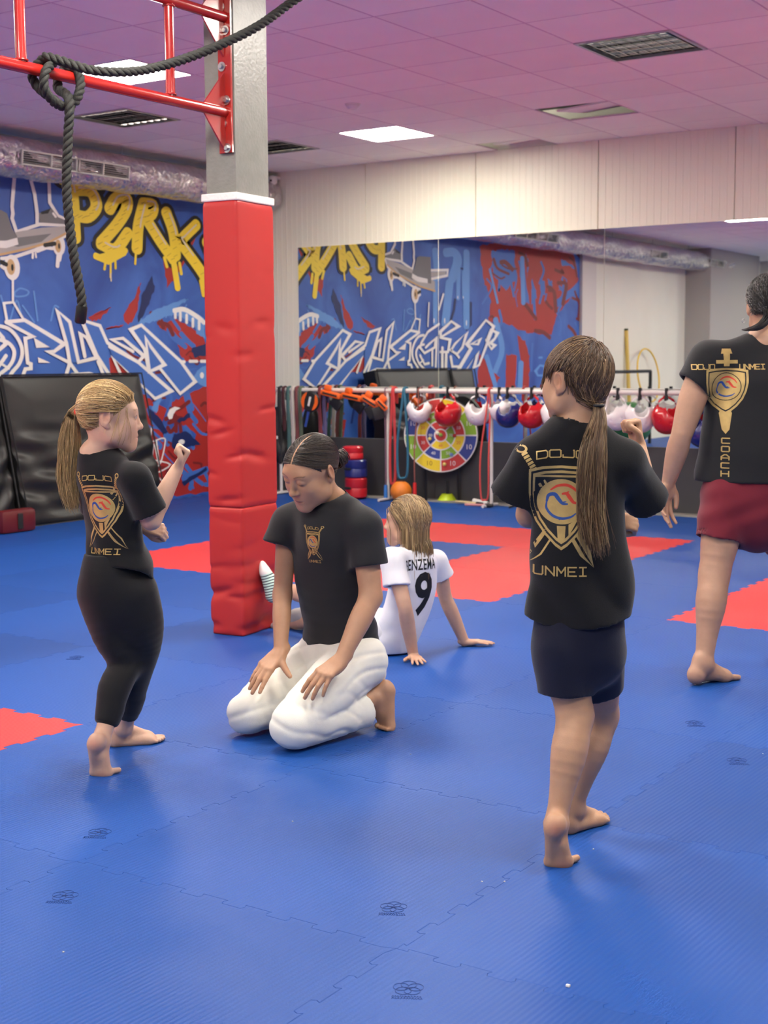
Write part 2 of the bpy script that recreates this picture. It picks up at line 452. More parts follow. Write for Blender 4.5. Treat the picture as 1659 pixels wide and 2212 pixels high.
for (px, py) in ((215, 1798), (140, 1935), (850, 1960), (882, 2135), (1592, 1643), (1500, 1562), (165, 1420)):
    P = onZ(px, py, 0.0); ij = (math.floor(P[0]), math.floor(P[1])); t = MATS[ij]
    o = bpy.data.objects.new('mat_emblem', ME_EMB); o.location = (P[0]-t.location.x, P[1]-t.location.y, 0.0004)
    o.rotation_euler = (0, 0, 0.5); o.scale = (0.62, 0.62, 1); link(o, t)
# stray white lint on the mats
bm = bmesh.new()
for (px, py) in ((1227, 2129), (632, 1774), (1655-836+830-1, 1628), (887, 1629), (1282, 1834), (1090, 1904), (1041, 1904), (137, 2056)):
    P = onZ(px, py, 0.002); b_box(bm, P, (0.0035, 0.003, 0.002))
P = onZ(1227, 2129, 0.003); b_box(bm, P, (0.008, 0.006, 0.004))
tag(bmobj('lint', bm, M['white']), 'tiny white specks of lint scattered on the blue mats', 'lint', kind='stuff')

# ---- walls
def slab(name, a, b, m, parent=None, kind='structure'):
    bm = bmesh.new(); a = Vector(a); b = Vector(b)
    b_box(bm, (a+b)/2, (abs(b.x-a.x), abs(b.y-a.y), abs(b.z-a.z)))
    o = bmobj(name, bm, m, parent)
    if kind and parent is None: tag(o, kind=kind)
    return o
wall_back = slab('wall_back', (XL-0.15, YB+0.01, -0.1), (XR+0.15, YB+0.15, ZC+0.4), M['wall'])
def panel_material():
    m = mat('ribbed sandwich panel', srgb(238, 236, 214), 0.42, spec=0.5); nt = m.node_tree; N = nt.nodes; L = nt.links
    tc = N.new('ShaderNodeTexCoord'); wv = N.new('ShaderNodeTexWave'); wv.inputs['Scale'].default_value = 5.0; wv.bands_direction = 'X'; wv.wave_profile = 'SIN'
    L.new(tc.outputs['Object'], wv.inputs['Vector']); r = N.new('ShaderNodeMapRange'); r.inputs[1].default_value = 0.86; r.inputs[2].default_value = 1.0
    L.new(wv.outputs['Fac'], r.inputs[0]); bp = N.new('ShaderNodeBump'); bp.inputs['Strength'].default_value = 0.35; bp.inputs['Distance'].default_value = 0.01
    L.new(r.outputs[0], bp.inputs['Height']); L.new(bp.outputs[0], N['Principled BSDF'].inputs['Normal']); return m
M['panel'] = panel_material()
bm = bmesh.new(); b_box(bm, (0, 0, 0), (1.194, 0.05, ZC), 0.004); wp0 = bmobj('wall_panel', bm, M['panel'], wall_back)
xs = [-5.93-1.2+0.6, ] ; x = -5.93-1.2
k = 0
while x < XR:
    c = x+0.6
    if k == 0: o = wp0
    else: o = share(wp0, 'wall_panel', wall_back)
    lo = max(x, XL); hi = min(x+1.2, XR)
    o.location = ((lo+hi)/2, YB-0.015+0.025, ZC/2); o.scale = ((hi-lo)/1.2, 1, 1); x += 1.2; k += 1
share(wp0, 'wall_panel', wall_back, ((XL-7.13)/2, YB+0.01, ZC/2), scale=((-7.13-XL)/1.2, 1, 1))
wall_left = slab('wall_left', (XL-0.15, YF-0.15, -0.1), (XL, YB+0.15, ZC+0.4), M['wall'])
wall_right = slab('wall_right', (XR, YF-0.15, -0.1), (XR+0.15, YB+0.15, ZC+0.4), M['wall'])
wall_front = slab('wall_front', (XL-0.15, YF-0.15, -0.1), (XR+0.15, YF, ZC+0.4), M['wall'])
# camera-side end of the left wall: pilaster, shallow recess and corner pier (seen in the mirror)
slab('trim_1', (XL, 0.50, 0), (XL+0.05, 0.98, ZC), mat('pilaster paint', srgb(214, 208, 200), 0.7))
slab('trim_2', (XL, -0.80, 0), (XL+0.03, 0.47, 2.75), M['wall'])
slab('trim_3', (XL, -5.6, 0), (XL+0.45, -3.15, ZC), mat('pier paint', srgb(170, 165, 160), 0.75))
# grey concrete strip and dark board under the mirrors
M['darkboard'] = mat('dark grey board', srgb(66, 66, 66), 0.55, noise=0.05)
slab('baseboard_back', (XL+0.02, YB-0.06, 0.0), (XR-0.02, YB-0.006-0.015, 0.555), M['darkboard'])
slab('trim_4', (XL+0.02, YB-0.22, -0.03), (XR-0.02, YB-0.05, 0.012), mat('concrete strip', srgb(150, 148, 138), 0.8, noise=0.1))
# ---- mirrors
mm = bpy.data.materials.new('mirror glass'); mm.use_nodes = True
p = mm.node_tree.nodes['Principled BSDF']; p.inputs['Base Color'].default_value = (0.80, 0.83, 0.81, 1); p.inputs['Metallic'].default_value = 1.0; p.inputs['Roughness'].default_value = 0.0
ztop = 2.405; zbot = 0.545
edges = [onY(644, 600, YM)[0], onY(947, 600, YM)[0], onY(1305, 600, YM)[0]]
w = edges[2]-edges[1]
edges += [edges[2]+w, edges[2]+2*w]
MLAB = ['tall frameless mirror behind the hanging belts and round target, reflecting the yellow letters', 'tall frameless mirror behind the middle head guards, reflecting the red end of the mural', 'tall frameless mirror beside the coach, reflecting plain wall and the end of the duct', 'tall frameless mirror behind the coach, reflecting the lit ceiling panel']
for a, b, ml in zip(edges[:-1], edges[1:], MLAB):
    bm = bmesh.new(); b_box(bm, ((a+b)/2, YM+0.003-0.0, (ztop+zbot)/2), (b-a-0.004, 0.006, ztop-zbot))
    tag(bmobj('wall_mirror', bm, mm), ml, 'mirror', 'mirror panels along the wall behind the rail')
# ---- ceiling: white mineral tiles in a 60 cm grid
GX0, GY0, G = -2.11, 5.17, 0.602
ceiling = slab('ceiling', (XL-0.15, YF-0.15, ZC+0.30), (XR+0.15, YB+0.15, ZC+0.4), mat('dark void', srgb(70, 66, 66), 0.9))
def tile_material():
    m = mat('mineral ceiling tile', srgb(248, 246, 238), 0.85, noise=0.03, nscale=2.0)
    nt = m.node_tree; N = nt.nodes; L = nt.links; p = N['Principled BSDF']; oi = N.new('ShaderNodeObjectInfo')
    rr = N.new('ShaderNodeMapRange'); rr.inputs[3].default_value = 0.96; rr.inputs[4].default_value = 1.03
    mx = N.new('ShaderNodeMix'); mx.data_type = 'RGBA'; mx.blend_type = 'MULTIPLY'; mx.inputs[0].default_value = 1
    src = p.inputs['Base Color'].links[0].from_socket
    L.new(oi.outputs['Random'], rr.inputs[0]); L.new(src, mx.inputs[6]); L.new(rr.outputs[0], mx.inputs[7]); L.new(mx.outputs[2], p.inputs['Base Color'])
    return m
M['tile'] = tile_material()
M['grid'] = mat('ceiling grid profile', srgb(210, 192, 200), 0.6)
bm = bmesh.new(); b_box(bm, (0, 0, 0.008), (G-0.012, G-0.012, 0.016), 0.003); tile0 = bmobj('ceiling_tile', bm, M['tile'], ceiling)
def cell(px, py):
    P = onZ(px, py, ZC); return (math.floor((P[0]-GX0)/G), math.floor((P[1]-GY0)/G))
_c = cell(1310, 5); LIT = {cell(815, 290), cell(260, 152), (_c[0], _c[1]-1)}
c1 = cell(260, 152)
LIT |= {(c1[0], c1[1]-5), (c1[0]+5, c1[1]-5), (c1[0]+10, c1[1]), (c1[0]+10, c1[1]-5), (c1[0]+10, c1[1]+5), (c1[0]+5, c1[1]-10), (c1[0]+10, c1[1]-10), (c1[0], c1[1]-10), (c1[0]+5, c1[1]-15), (c1[0], c1[1]-15)}
LOUV = {cell(1390, 97), cell(218, 250), cell(608, 316)}
GAP = {cell(1270, 243), cell(1110, 316)}
first = True; FAR = []
nx0, nx1 = math.floor((XL-GX0)/G), math.floor((XR-GX0)/G); ny0, ny1 = math.floor((YF-GY0)/G), math.floor((YB-GY0)/G)
for i in range(nx0, nx1+1):
    for j in range(ny0, ny1+1):
        if (i, j) in LIT or (i, j) in LOUV: continue
        x0, x1 = max(GX0+i*G, XL), min(GX0+(i+1)*G, XR); y0, y1 = max(GY0+j*G, YF), min(GY0+(j+1)*G, YB)
        if x1-x0 < 0.03 or y1-y0 < 0.03: continue
        if y1 < 0.4 and (i, j) not in GAP: FAR.append((x0, x1, y0, y1)); continue
        o = tile0 if first else share(tile0, 'ceiling_tile', ceiling); first = False
        o.location = ((x0+x1)/2, (y0+y1)/2, ZC-0.002); o.scale = ((x1-x0)/G, (y1-y0)/G, 1)
        if (i, j) in GAP:                                   # a tile pushed up and aside: the dark void shows
            o.location = ((x0+x1)/2+0.1, (y0+y1)/2+0.14, ZC+0.05); o.rotation_euler = (0.13, -0.08, 0.06)
bm = bmesh.new()
for (x0, x1, y0, y1) in FAR: b_box(bm, ((x0+x1)/2, (y0+y1)/2, ZC+0.006), (x1-x0-0.012, y1-y0-0.012, 0.016))
tag(bmobj('ceiling_tile_field', bm, M['tile'], ceiling), kind='stuff')
bm = bmesh.new(); b_box(bm, (0, 0, 0), (1, 0.016, 0.006)); bar0 = bmobj('ceiling_grid_bar', bm, M['grid'], ceiling)
k = 0
for j in range(ny0, ny1+1):
    y = GY0+j*G
    if YF < y < YB:
        o = bar0 if k == 0 else share(bar0, 'ceiling_grid_bar', ceiling); k += 1
        o.location = ((XL+XR)/2, y, ZC+0.0025); o.scale = (XR-XL, 1, 1)
for i in range(nx0, nx1+1):
    x = GX0+i*G
    if XL < x < XR: share(bar0, 'ceiling_grid_bar', ceiling, (x, (YF+YB)/2, ZC+0.0025), (0, 0, math.pi/2), (YB-YF, 1, 1))
# ---- lit panels and dark louvre fittings
def emissive(name, col, s):
    m = bpy.data.materials.new(name); m.use_nodes = True; nt = m.node_tree; nt.nodes.remove(nt.nodes['Principled BSDF'])
    e = nt.nodes.new('ShaderNodeEmission'); e.inputs[0].default_value = col; e.inputs[1].default_value = s
    nt.links.new(e.outputs[0], nt.nodes['Material Output'].inputs[0]); return m
M['lit'] = emissive('lit diffuser', (1.0, 0.93, 0.82, 1), PANEL_STRENGTH)
def light_panel(i, j):
    c = (GX0+(i+.5)*G, GY0+(j+.5)*G, ZC); e = empty('ceiling_light_panel', c)
    bm = bmesh.new()
    for (x, y, sx, sy) in ((0, .29, .6, .02), (0, -.29, .6, .02), (.29, 0, .02, .56), (-.29, 0, .02, .56)): b_box(bm, (x, y, 0.002), (sx, sy, 0.012))
    bmobj('frame', bm, M['white'], e)
    bm = bmesh.new(); b_box(bm, (0, 0, 0.006), (0.56, 0.56, 0.01)); bmobj('diffuser', bm, M['lit'], e)
    return e
lights = {ij: light_panel(*ij) for ij in sorted(LIT)}
GRP = 'lit square panels in the tiled ceiling'
for ij, e in lights.items(): tag(e, 'square lit LED panel set flush in the tiled ceiling', 'ceiling light', GRP)
def louvre(i, j):
    c = (GX0+(i+.5)*G, GY0+(j+.5)*G, ZC); e = empty('louvre_light', c)
    bm = bmesh.new()
    for (x, y, sx, sy) in ((0, .29, .6, .02), (0, -.29, .6, .02), (.29, 0, .02, .56), (-.29, 0, .02, .56)): b_box(bm, (x, y, 0.0), (sx, sy, 0.016))
    bmobj('frame', bm, M['zinc'], e)
    bm = bmesh.new(); b_box(bm, (0, 0, 0.026), (0.58, 0.58, 0.004)); bmobj('reflector', bm, M['louv'], e)
    bm = bmesh.new(); b_box(bm, (0, 0, 0.012), (0.56, 0.003, 0.02)); s0 = bmobj('louvre_blade', bm, M['louv'], e); s0.location = (0, -0.21, 0)
    for k in range(1, 4): share(s0, 'louvre_blade', e, (0, -0.21+0.14*k, 0))
    for k in range(8): share(s0, 'louvre_blade', e, (-0.245+0.07*k, 0, 0), (0, 0, math.pi/2))
    return e
M['louv'] = mat('bright louvre aluminium', srgb(225, 225, 228), 0.06, metal=1.0)
for n, (ij, l) in enumerate(((cell(1390, 97), 'unlit mirror-louvre ceiling fitting in the open ceiling away from the graffiti wall'), (cell(218, 250), 'unlit mirror-louvre ceiling fitting above the hanging rope and silver duct'), (cell(608, 316), 'unlit mirror-louvre ceiling fitting behind the grey steel column'))):
    tag(louvre(*ij), l, 'ceiling light', 'unlit louvre fittings in the ceiling')
e = empty('smoke_detector', onZ(762, 230, ZC-0.02)); bm = bmesh.new(); b_lathe(bm, [(0.05, 0.012), (0.05, 0.0), (0.03, -0.02), (0.001, -0.022)], 20); bmobj('housing', bm, M['white'], e, angle=40)
bm = bmesh.new(); b_lathe(bm, [(0.058, 0.02), (0.058, 0.012), (0.05, 0.012)], 20); bmobj('base', bm, M['white'], e, angle=40)
tag(e, 'small round white smoke detector on the tiled ceiling', 'smoke detector')
# ---- security camera in the corner
P = onY(588, 390, YB-0.12); e = empty('security_camera', P)
bm = bmesh.new(); bmesh.ops.create_uvsphere(bm, u_segments=20, v_segments=12, radius=0.05); bmobj('ball_housing', bm, M['white'], e, smooth=True)
bm = bmesh.new(); b_box(bm, (0, 0.06, 0.03), (0.05, 0.1, 0.03), 0.006); bmobj('bracket', bm, M['white'], e)
for s in (-1, 1):
    bm = bmesh.new(); bmesh.ops.create_uvsphere(bm, u_segments=10, v_segments=8, radius=0.012); bmobj('lens', bm, M['black'], e, True, (0.018*s, -0.044, -0.005))
tag(e, 'small white ball security camera high in the room corner', 'security camera')
# ================================================================== steel column with red pad
CRZ = math.radians(5)
col_e = empty('padded_column', (-2.63, 2.69, 0), CRZ)
def vinyl(name, c, s=0.35):
    m = mat(name, c, 0.38, spec=0.5, bump=s, bscale=9)
    return m
M['redvinyl'] = mat('red vinyl', srgb(178, 42, 40), 0.45, spec=0.4)
bm = bmesh.new(); b_box(bm, (0, 0, 1.05+ZC/2), (0.165, 0.27, ZC-1.5)); 
bmobj('steel_shaft', bm, M['steelgrey'], col_e)
# the pad: rounded box wrapped in vinyl with creases that gather towards the foot
def pad(name, z0, z1, seed, crease):
    r = random.Random(seed); hx, hy = 0.098, 0.158; nz = int((z1-z0)/0.009); per = []
    def corner(cx, cy, a0):
        for k in range(5): a = a0+math.pi/2*k/4; per.append((cx+0.016*math.cos(a), cy+0.016*math.sin(a)))
    corner(hx-.016, -hy+.016, -math.pi/2)
    for k in range(1, 14): per.append((hx, -hy+.016+(2*hy-.032)*k/14))
    corner(hx-.016, hy-.016, 0)
    for k in range(1, 9): per.append((hx-.016-(2*hx-.032)*k/9, hy))
    corner(-hx+.016, hy-.016, math.pi/2)
    for k in range(1, 14): per.append((-hx, hy-.016-(2*hy-.032)*k/14))
    corner(-hx+.016, -hy+.016, math.pi)
    for k in range(1, 9): per.append((-hx+.016+(2*hx-.032)*k/9, -hy))
    n = len(per); folds = [(r.uniform(z0, z1), r.uniform(0, 2*math.pi), r.uniform(0.5, 1.1), r.uniform(0.012, 0.03), r.uniform(-0.25, 0.25)) for _ in range(int(crease*26*(z1-z0)))]
    vs, fs = [], []
    for i in range(nz+1):
        z = z0+(z1-z0)*i/nz; low = max(0.15, 1-(z-z0)/(z1-z0))
        for (x, y) in per:
            a = math.atan2(y, x*1.5); d = 0
            for (fz, fa, fw, fh, tl) in folds:
                da = math.atan2(math.sin(a-fa), math.cos(a-fa))
                if abs(da) < fw:
                    u = (z-fz-tl*da*0.12)/fh
                    if abs(u) < 3: d -= 0.012*low*math.exp(-u*u)*math.cos(da/fw*math.pi/2)**2*(1 if u < 0.6 else 0.6)
            l = math.hypot(x, y); e = min((z-z0), (z1-z)); d -= 0.006*max(0, 1-e/0.02)
            vs.append((x*(1+d/l), y*(1+d/l), z))
    for i in range(nz):
        for k in range(n): fs.append((i*n+k, i*n+(k+1) % n, (i+1)*n+(k+1) % n, (i+1)*n+k))
    fs.append(tuple(range(n-1, -1, -1))); fs.append(tuple(range(nz*n, nz*n+n)))
    return meshobj(name, vs, fs, M['redvinyl'], col_e, True)
pd = pad('lower_pad', 0.002, 0.612, 4, 2.6); pu = pad('upper_pad', 0.614, 2.035, 9, 0.7)
for o in (pd, pu): tag(o, 'creased red vinyl wrap')
bm = bmesh.new(); b_box(bm, (0, 0, 2.052), (0.20, 0.32, 0.036), 0.006); tag(bmobj('foam_edge', bm, mat('white foam', srgb(232, 226, 222), 0.9, bump=0.3, bscale=80), col_e), 'white foam edge above the vinyl')
tag(col_e, 'grey steel column wrapped in a tall red vinyl pad', 'column')

# ================================================================== red pull-up rig bolted to the column
ZL, ZU = 2.455, 2.895
col_depth = float(np.dot(np.array([-2.66, 2.53, 0])-CAM, FH))
A = atd(488, 243, col_depth-0.03); ZL = A[2]
B = onZ(0, 133, ZL)
bd = nrm(B-A)
rig = empty('pull_up_rig', tuple(A))
def rel(p): return Vector(p)-Vector(A)
Lb = np.linalg.norm(B-A)+1.2
A2 = atd(487, 38, col_depth-0.03); ZU = A2[2]
bm = bmesh.new(); b_tube(bm, [rel(A), rel(A+bd*Lb)], 0.0235, 20); bmobj('lower_bar', bm, M['redsteel'], rig, angle=40)
bm = bmesh.new(); b_tube(bm, [rel(A2), rel(A2+bd*Lb)], 0.0235, 20); bmobj('upper_bar', bm, M['redsteel'], rig, angle=40)
def along(px, py):                     # bar parameter where it is seen at column px
    best = min(np.linspace(0, Lb, 400), key=lambda t: abs(_px(A+bd*t)[0]-px)); return best
def _px(p):
    d = np.asarray(p)-CAM; z = d@CF; return (IW/2+FPX*(d@CR)/z, IH/2-FPX*(d@CU)/z)
for px in (368, 46):
    t = along(px, 0); bm = bmesh.new(); b_tube(bm, [rel(A+bd*t+V(0, 0, 0.015)), rel(V(*(A+bd*t)[:2], ZU-0.015))], 0.0215, 18); bmobj('rung', bm, M['redsteel'], rig, angle=40)
    for z in (ZL+0.024, ZU-0.024):
        bm = bmesh.new(); b_tube(bm, [rel(V(*(A+bd*t)[:2], z))+Vector((0.025*math.cos(a), 0.025*math.sin(a), 0)) for a in np.linspace(0, 2*math.pi, 17)[:-1]], 0.004, 6, closed=True)
        bmobj('weld_bead', bm, M['redsteel'], rig, True)
# mounting plate on the column face, gussets, bolts
side = np.cross(bd, V(0, 0, 1)); side = nrm(side)
if np.dot(side, FH) > 0: side = -side
zt, zb = A2[2]+0.25, atd(487, 331, col_depth-0.03)[2]
bm = bmesh.new(); Rm = Matrix((tuple(side), tuple(bd), (0, 0, 1))).transposed()
b_box(bm, rel(V(*(A-bd*0.0)[:2], (zt+zb)/2)), (0.075, 0.012, zt-zb), 0.002, Rm); bmobj('mounting_plate', bm, M['redsteel'], rig)
for zc in (A[2], A2[2]):
    for s in (1, -1):
        bm = bmesh.new(); base = V(A[0], A[1], zc)
        pts = [base+bd*0.012+V(0, 0, s*0.022), base+bd*0.155+V(0, 0, s*0.022), base+bd*0.012+V(0, 0, s*0.175), ]
        b_prism(bm, [rel(p-side*0.004) for p in pts], Vector(side*0.008)); bmobj('gusset', bm, M['redsteel'], rig)
bn = 0
for py in (15, 67, 144, 218, 268, 321):
    P = atd(481, py, col_depth-0.03); P = V(A[0], A[1], P[2])+bd*0.008+side*(0.012 if bn % 2 else -0.012); bn += 1
    q = Vector(bd).to_track_quat('Z', 'Y').to_matrix().to_4x4()
    bm = bmesh.new(); b_lathe(bm, [(0.021, 0), (0.021, 0.004), (0.012, 0.004)], 20); bmesh.ops.transform(bm, matrix=q, verts=bm.verts); w_ = bmobj('washer', bm, M['zinc'], rig, loc=tuple(rel(P)))
    bm = bmesh.new(); b_lathe(bm, [(0.0125, 0.004), (0.0125, 0.013), (0.010, 0.015)], 6); bmesh.ops.transform(bm, matrix=q, verts=bm.verts); bmobj('bolt_head', bm, M['zinc'], w_)
tag(rig, 'red tubular steel pull-up rig bolted to the grey column', 'pull-up rig')

# ================================================================== black battle rope, knotted round the rig bar
def twisted(bm, path, r, pitch=0.085, strands=3, seg=7):
    P = [np.array(p) for p in path]; L = [0]
    for a, b in zip(P[:-1], P[1:]): L.append(L[-1]+np.linalg.norm(b-a))
    n = int(L[-1]/0.009); S = np.linspace(0, L[-1], n); Pa = np.array(P); X = np.stack([np.interp(S, L, Pa[:, i]) for i in range(3)], 1)
    T = np.gradient(X, axis=0); T /= np.linalg.norm(T, axis=1)[:, None]
    u = np.array(frame_dir(T[0])[0]); fr = []
    for t in T: u = u-t*(u@t); u /= np.linalg.norm(u); fr.append((u, np.cross(t, u)))
    for k in range(strands):
        pts = []
        for i in range(n):
            a = 2*math.pi*(S[i]/pitch+k/strands); pts.append(X[i]+(fr[i][0]*math.cos(a)+fr[i][1]*math.sin(a))*r*0.5)
        b_tube(bm, pts, r*0.56, seg)
tk = along(110, 0); K = A+bd*tk          # knot place on the bar
dk = float(np.dot(K-CAM, FH))
rope_e = empty('battle_rope', tuple(K))
M['rope'] = mat('black rope', srgb(30, 31, 28), 0.75, noise=0.25, nscale=120, bump=0.4, bscale=250)
path = [atd(px, py, dk+dd) for px, py, dd in ((800, -110, 0.75), (640, -2, 0.6), (560, 55, 0.45), (480, 95, 0.32), (400, 127, 0.20), (320, 150, 0.06), (250, 156, -0.04), (190, 150, -0.06), (140, 134, -0.06), (100, 122, -0.05))]
up = V(0, 0, 1)
loop1 = [K+bd*0.04+up*0.045-side*0.01*0, K+bd*0.055-side*0.045, K+bd*0.05-up*0.05-side*0.03, K+bd*0.04-up*0.10+side*0.03, K-bd*0.02-up*0.13+side*0.045, K-bd*0.08-up*0.10+side*0.05, K-bd*0.115-up*0.03+side*0.045, K-bd*0.115+up*0.035+side*0.02, K-bd*0.10+up*0.03-side*0.04, K-bd*0.075-up*0.04-side*0.042]
hang = [atd(px, py, dk-0.02) for px, py in ((149, 215), (147, 300), (144, 400), (150, 480), (160, 555), (171, 615), (177, 655), (174, 689))]
full = catmull(path, 8)[:-4]+catmull([path[-1]]+loop1+hang, 10)
bm = bmesh.new(); twisted(bm, [p-K for p in full], 0.0195); bmobj('rope_strands', bm, M['rope'], rope_e, True)
tail = catmull([K+bd*0.02+up*0.03+side*0.035, K+bd*0.075-up*0.01+side*0.052, K+bd*0.08-up*0.07+side*0.045, K+bd*0.03-up*0.115+side*0.035, K-bd*0.03-up*0.125+side*0.02], 8)
bm = bmesh.new(); twisted(bm, [p-K for p in tail], 0.0185); bmobj('knot_turn', bm, M['rope'], rope_e, True)
e_ = nrm(full[-1]-full[-3]); bm = bmesh.new(); b_tube(bm, [Vector(full[-1]-K-e_*0.05), Vector(full[-1]-K+e_*0.012), Vector(full[-1]-K+e_*0.02)], [0.0225, 0.023, 0.016], 16); bmobj('heat_shrink_end', bm, mat('shrink sleeve', srgb(22, 22, 22), 0.3), rope_e, angle=50)
tag(rope_e, 'thick black twisted battle rope knotted round the red rig bar and hanging free', 'rope')

# ================================================================== silver insulated duct along the graffiti wall
def foil():
    m = mat('crinkled foil', srgb(225, 222, 220), 0.16, metal=1.0); nt = m.node_tree; N = nt.nodes; L = nt.links
    tc = N.new('ShaderNodeTexCoord'); vo = N.new('ShaderNodeTexNoise'); vo.inputs['Scale'].default_value = 14; vo.inputs['Detail'].default_value = 6; vo.inputs['Distortion'].default_value = 1.2
    L.new(tc.outputs['Object'], vo.inputs['Vector']); bp = N.new('ShaderNodeBump'); bp.inputs['Strength'].default_value = 0.9; bp.inputs['Distance'].default_value = 0.04
    L.new(vo.outputs[0], bp.inputs['Height']); L.new(bp.outputs[0], N['Principled BSDF'].inputs['Normal']); return m
M['foil'] = foil()
DX, DZ, DR = XL+0.30, 2.92, 0.155
duct = empty('ventilation_duct', (DX, 2.0, DZ))
rr = random.Random(5); vs, fs = [], []; ys = np.arange(-4.3, YB-0.03, 0.035); ns = 40
for i, y in enumerate(ys):
    for k in range(ns):
        a = 2*math.pi*k/ns
        r = DR+0.006*math.sin(y*7+3*math.sin(a*2))+0.004*math.sin(a*5+y*13)+0.003*rr.uniform(-1, 1)-0.012*max(0, 1-abs((y+0.3) % 1.15-0.5)/0.04)
        vs.append((r*math.cos(a), y-2.0, r*math.sin(a)))
for i in range(len(ys)-1):
    for k in range(ns): fs.append((i*ns+k, i*ns+(k+1) % ns, (i+1)*ns+(k+1) % ns, (i+1)*ns+k))
meshobj('foil_sleeve', vs, fs, M['foil'], duct, True)
bm = bmesh.new(); el = [(0, -6.3-0.0, 0)]+[(-0.16+0.16*math.cos(a), -6.3-0.16*math.sin(a), 0) for a in np.linspace(0, math.pi/2, 8)[1:]]
b_tube(bm, el, DR, 32); bmobj('elbow', bm, M['foil'], duct, True)
M['grille'] = mat('grille aluminium', srgb(196, 196, 188), 0.45, metal=0.4)
def grille(y):
    g = empty('vent_grille', (0, 0, 0), 0, duct); R = Euler((0, math.radians(6), 0)).to_matrix(); c = R @ Vector((DR+0.006, 0, 0)); g.location = (c.x, y-2.0, c.z); g.rotation_euler = (0, math.radians(6), 0)
    bm = bmesh.new()
    for (yy, zz, sy, sz) in ((0, .052, .62, .014), (0, -.052, .62, .014), (.303, 0, .014, .09), (-.303, 0, .014, .09), (0, 0, 0.016, 0.09)): b_box(bm, (0.006, yy, zz), (0.02, sy, sz), 0.002)
    bmobj('grille_frame', bm, M['grille'], g)
    bm = bmesh.new(); b_box(bm, (-0.012, 0, 0), (0.004, 0.6, 0.1)); bmobj('grille_backing', bm, M['black'], g)
    bm = bmesh.new(); b_box(bm, (0, 0, 0), (0.014, 0.6, 0.003), 0, Euler((0, 0.5, 0)).to_matrix()); s0 = bmobj('slat', bm, M['grille'], g); s0.location = (0.0, 0, -0.034)
    for k in range(1, 5): share(s0, 'slat', g, (0.0, 0, -0.034+0.017*k))
y1, y2 = onX(108, 343, DX+DR)[1], onX(220, 352, DX+DR)[1]
for y in (y1, y2, y1-2.6, y2-2.6, -0.9, -3.4): grille(y)
for y in np.arange(-4, YB, 1.5): bm = bmesh.new(); b_tube(bm, [(0, y-2, DR-0.01), (0, y-2, ZC-DZ)], 0.004, 6); bmobj('hanger_rod', bm, M['zinc'], duct)
tag(duct, 'crinkled silver foil ventilation duct with louvred grilles along the graffiti wall', 'duct')
# ================================================================== graffiti mural on the left wall (flat paint, traced in wall coordinates: along = Y, up = Z)
def paint(c, r=0.5): return mat('mural paint', c, r, noise=0.06, nscale=3)
MP = {k: paint(srgb(*c)) for k, c in dict(red=(172, 44, 38), dred=(120, 32, 34), lblue=(98, 150, 214), mblue=(66, 112, 190), dblue=(20, 38, 92), white=(238, 236, 230), black=(22, 22, 26), yellow=(246, 216, 58), dyellow=(190, 158, 48), grey=(120, 120, 120), lgrey=(176, 172, 168), tan=(206, 170, 120), cream=(228, 214, 180), pink=(206, 170, 190)).items()}
def mural_base():
    m = bpy.data.materials.new('blue spray ground'); m.use_nodes = True; nt = m.node_tree; N = nt.nodes; L = nt.links; p = N['Principled BSDF']; p.inputs['Roughness'].default_value = 0.5
    tc = N.new('ShaderNodeTexCoord'); n1 = N.new('ShaderNodeTexNoise'); n1.inputs['Scale'].default_value = 1.1; n1.inputs['Detail'].default_value = 5; n1.inputs['Distortion'].default_value = 0.8
    L.new(tc.outputs['Object'], n1.inputs['Vector']); cr = N.new('ShaderNodeValToRGB'); cr.color_ramp.elements[0].position = 0.3; cr.color_ramp.elements[0].color = srgb(38, 70, 150); cr.color_ramp.elements[1].position = 0.75; cr.color_ramp.elements[1].color = srgb(74, 124, 206)
    L.new(n1.outputs[0], cr.inputs[0]); L.new(cr.outputs[0], p.inputs['Base Color']); return m
MY0 = 0.98
mural = slab('wall_mural_ground', (XL, MY0, 0.0), (XL+0.006, YB-0.02, ZC-0.02), mural_base(), wall_left)
LAYER = [0]; LAYER2 = [XL+0.006]
def to_wall(pts, mir): return [(P[1], P[2]) for P in ((onXmirror(x, y) if mir else onX(x, y, XL)) for x, y in pts)]
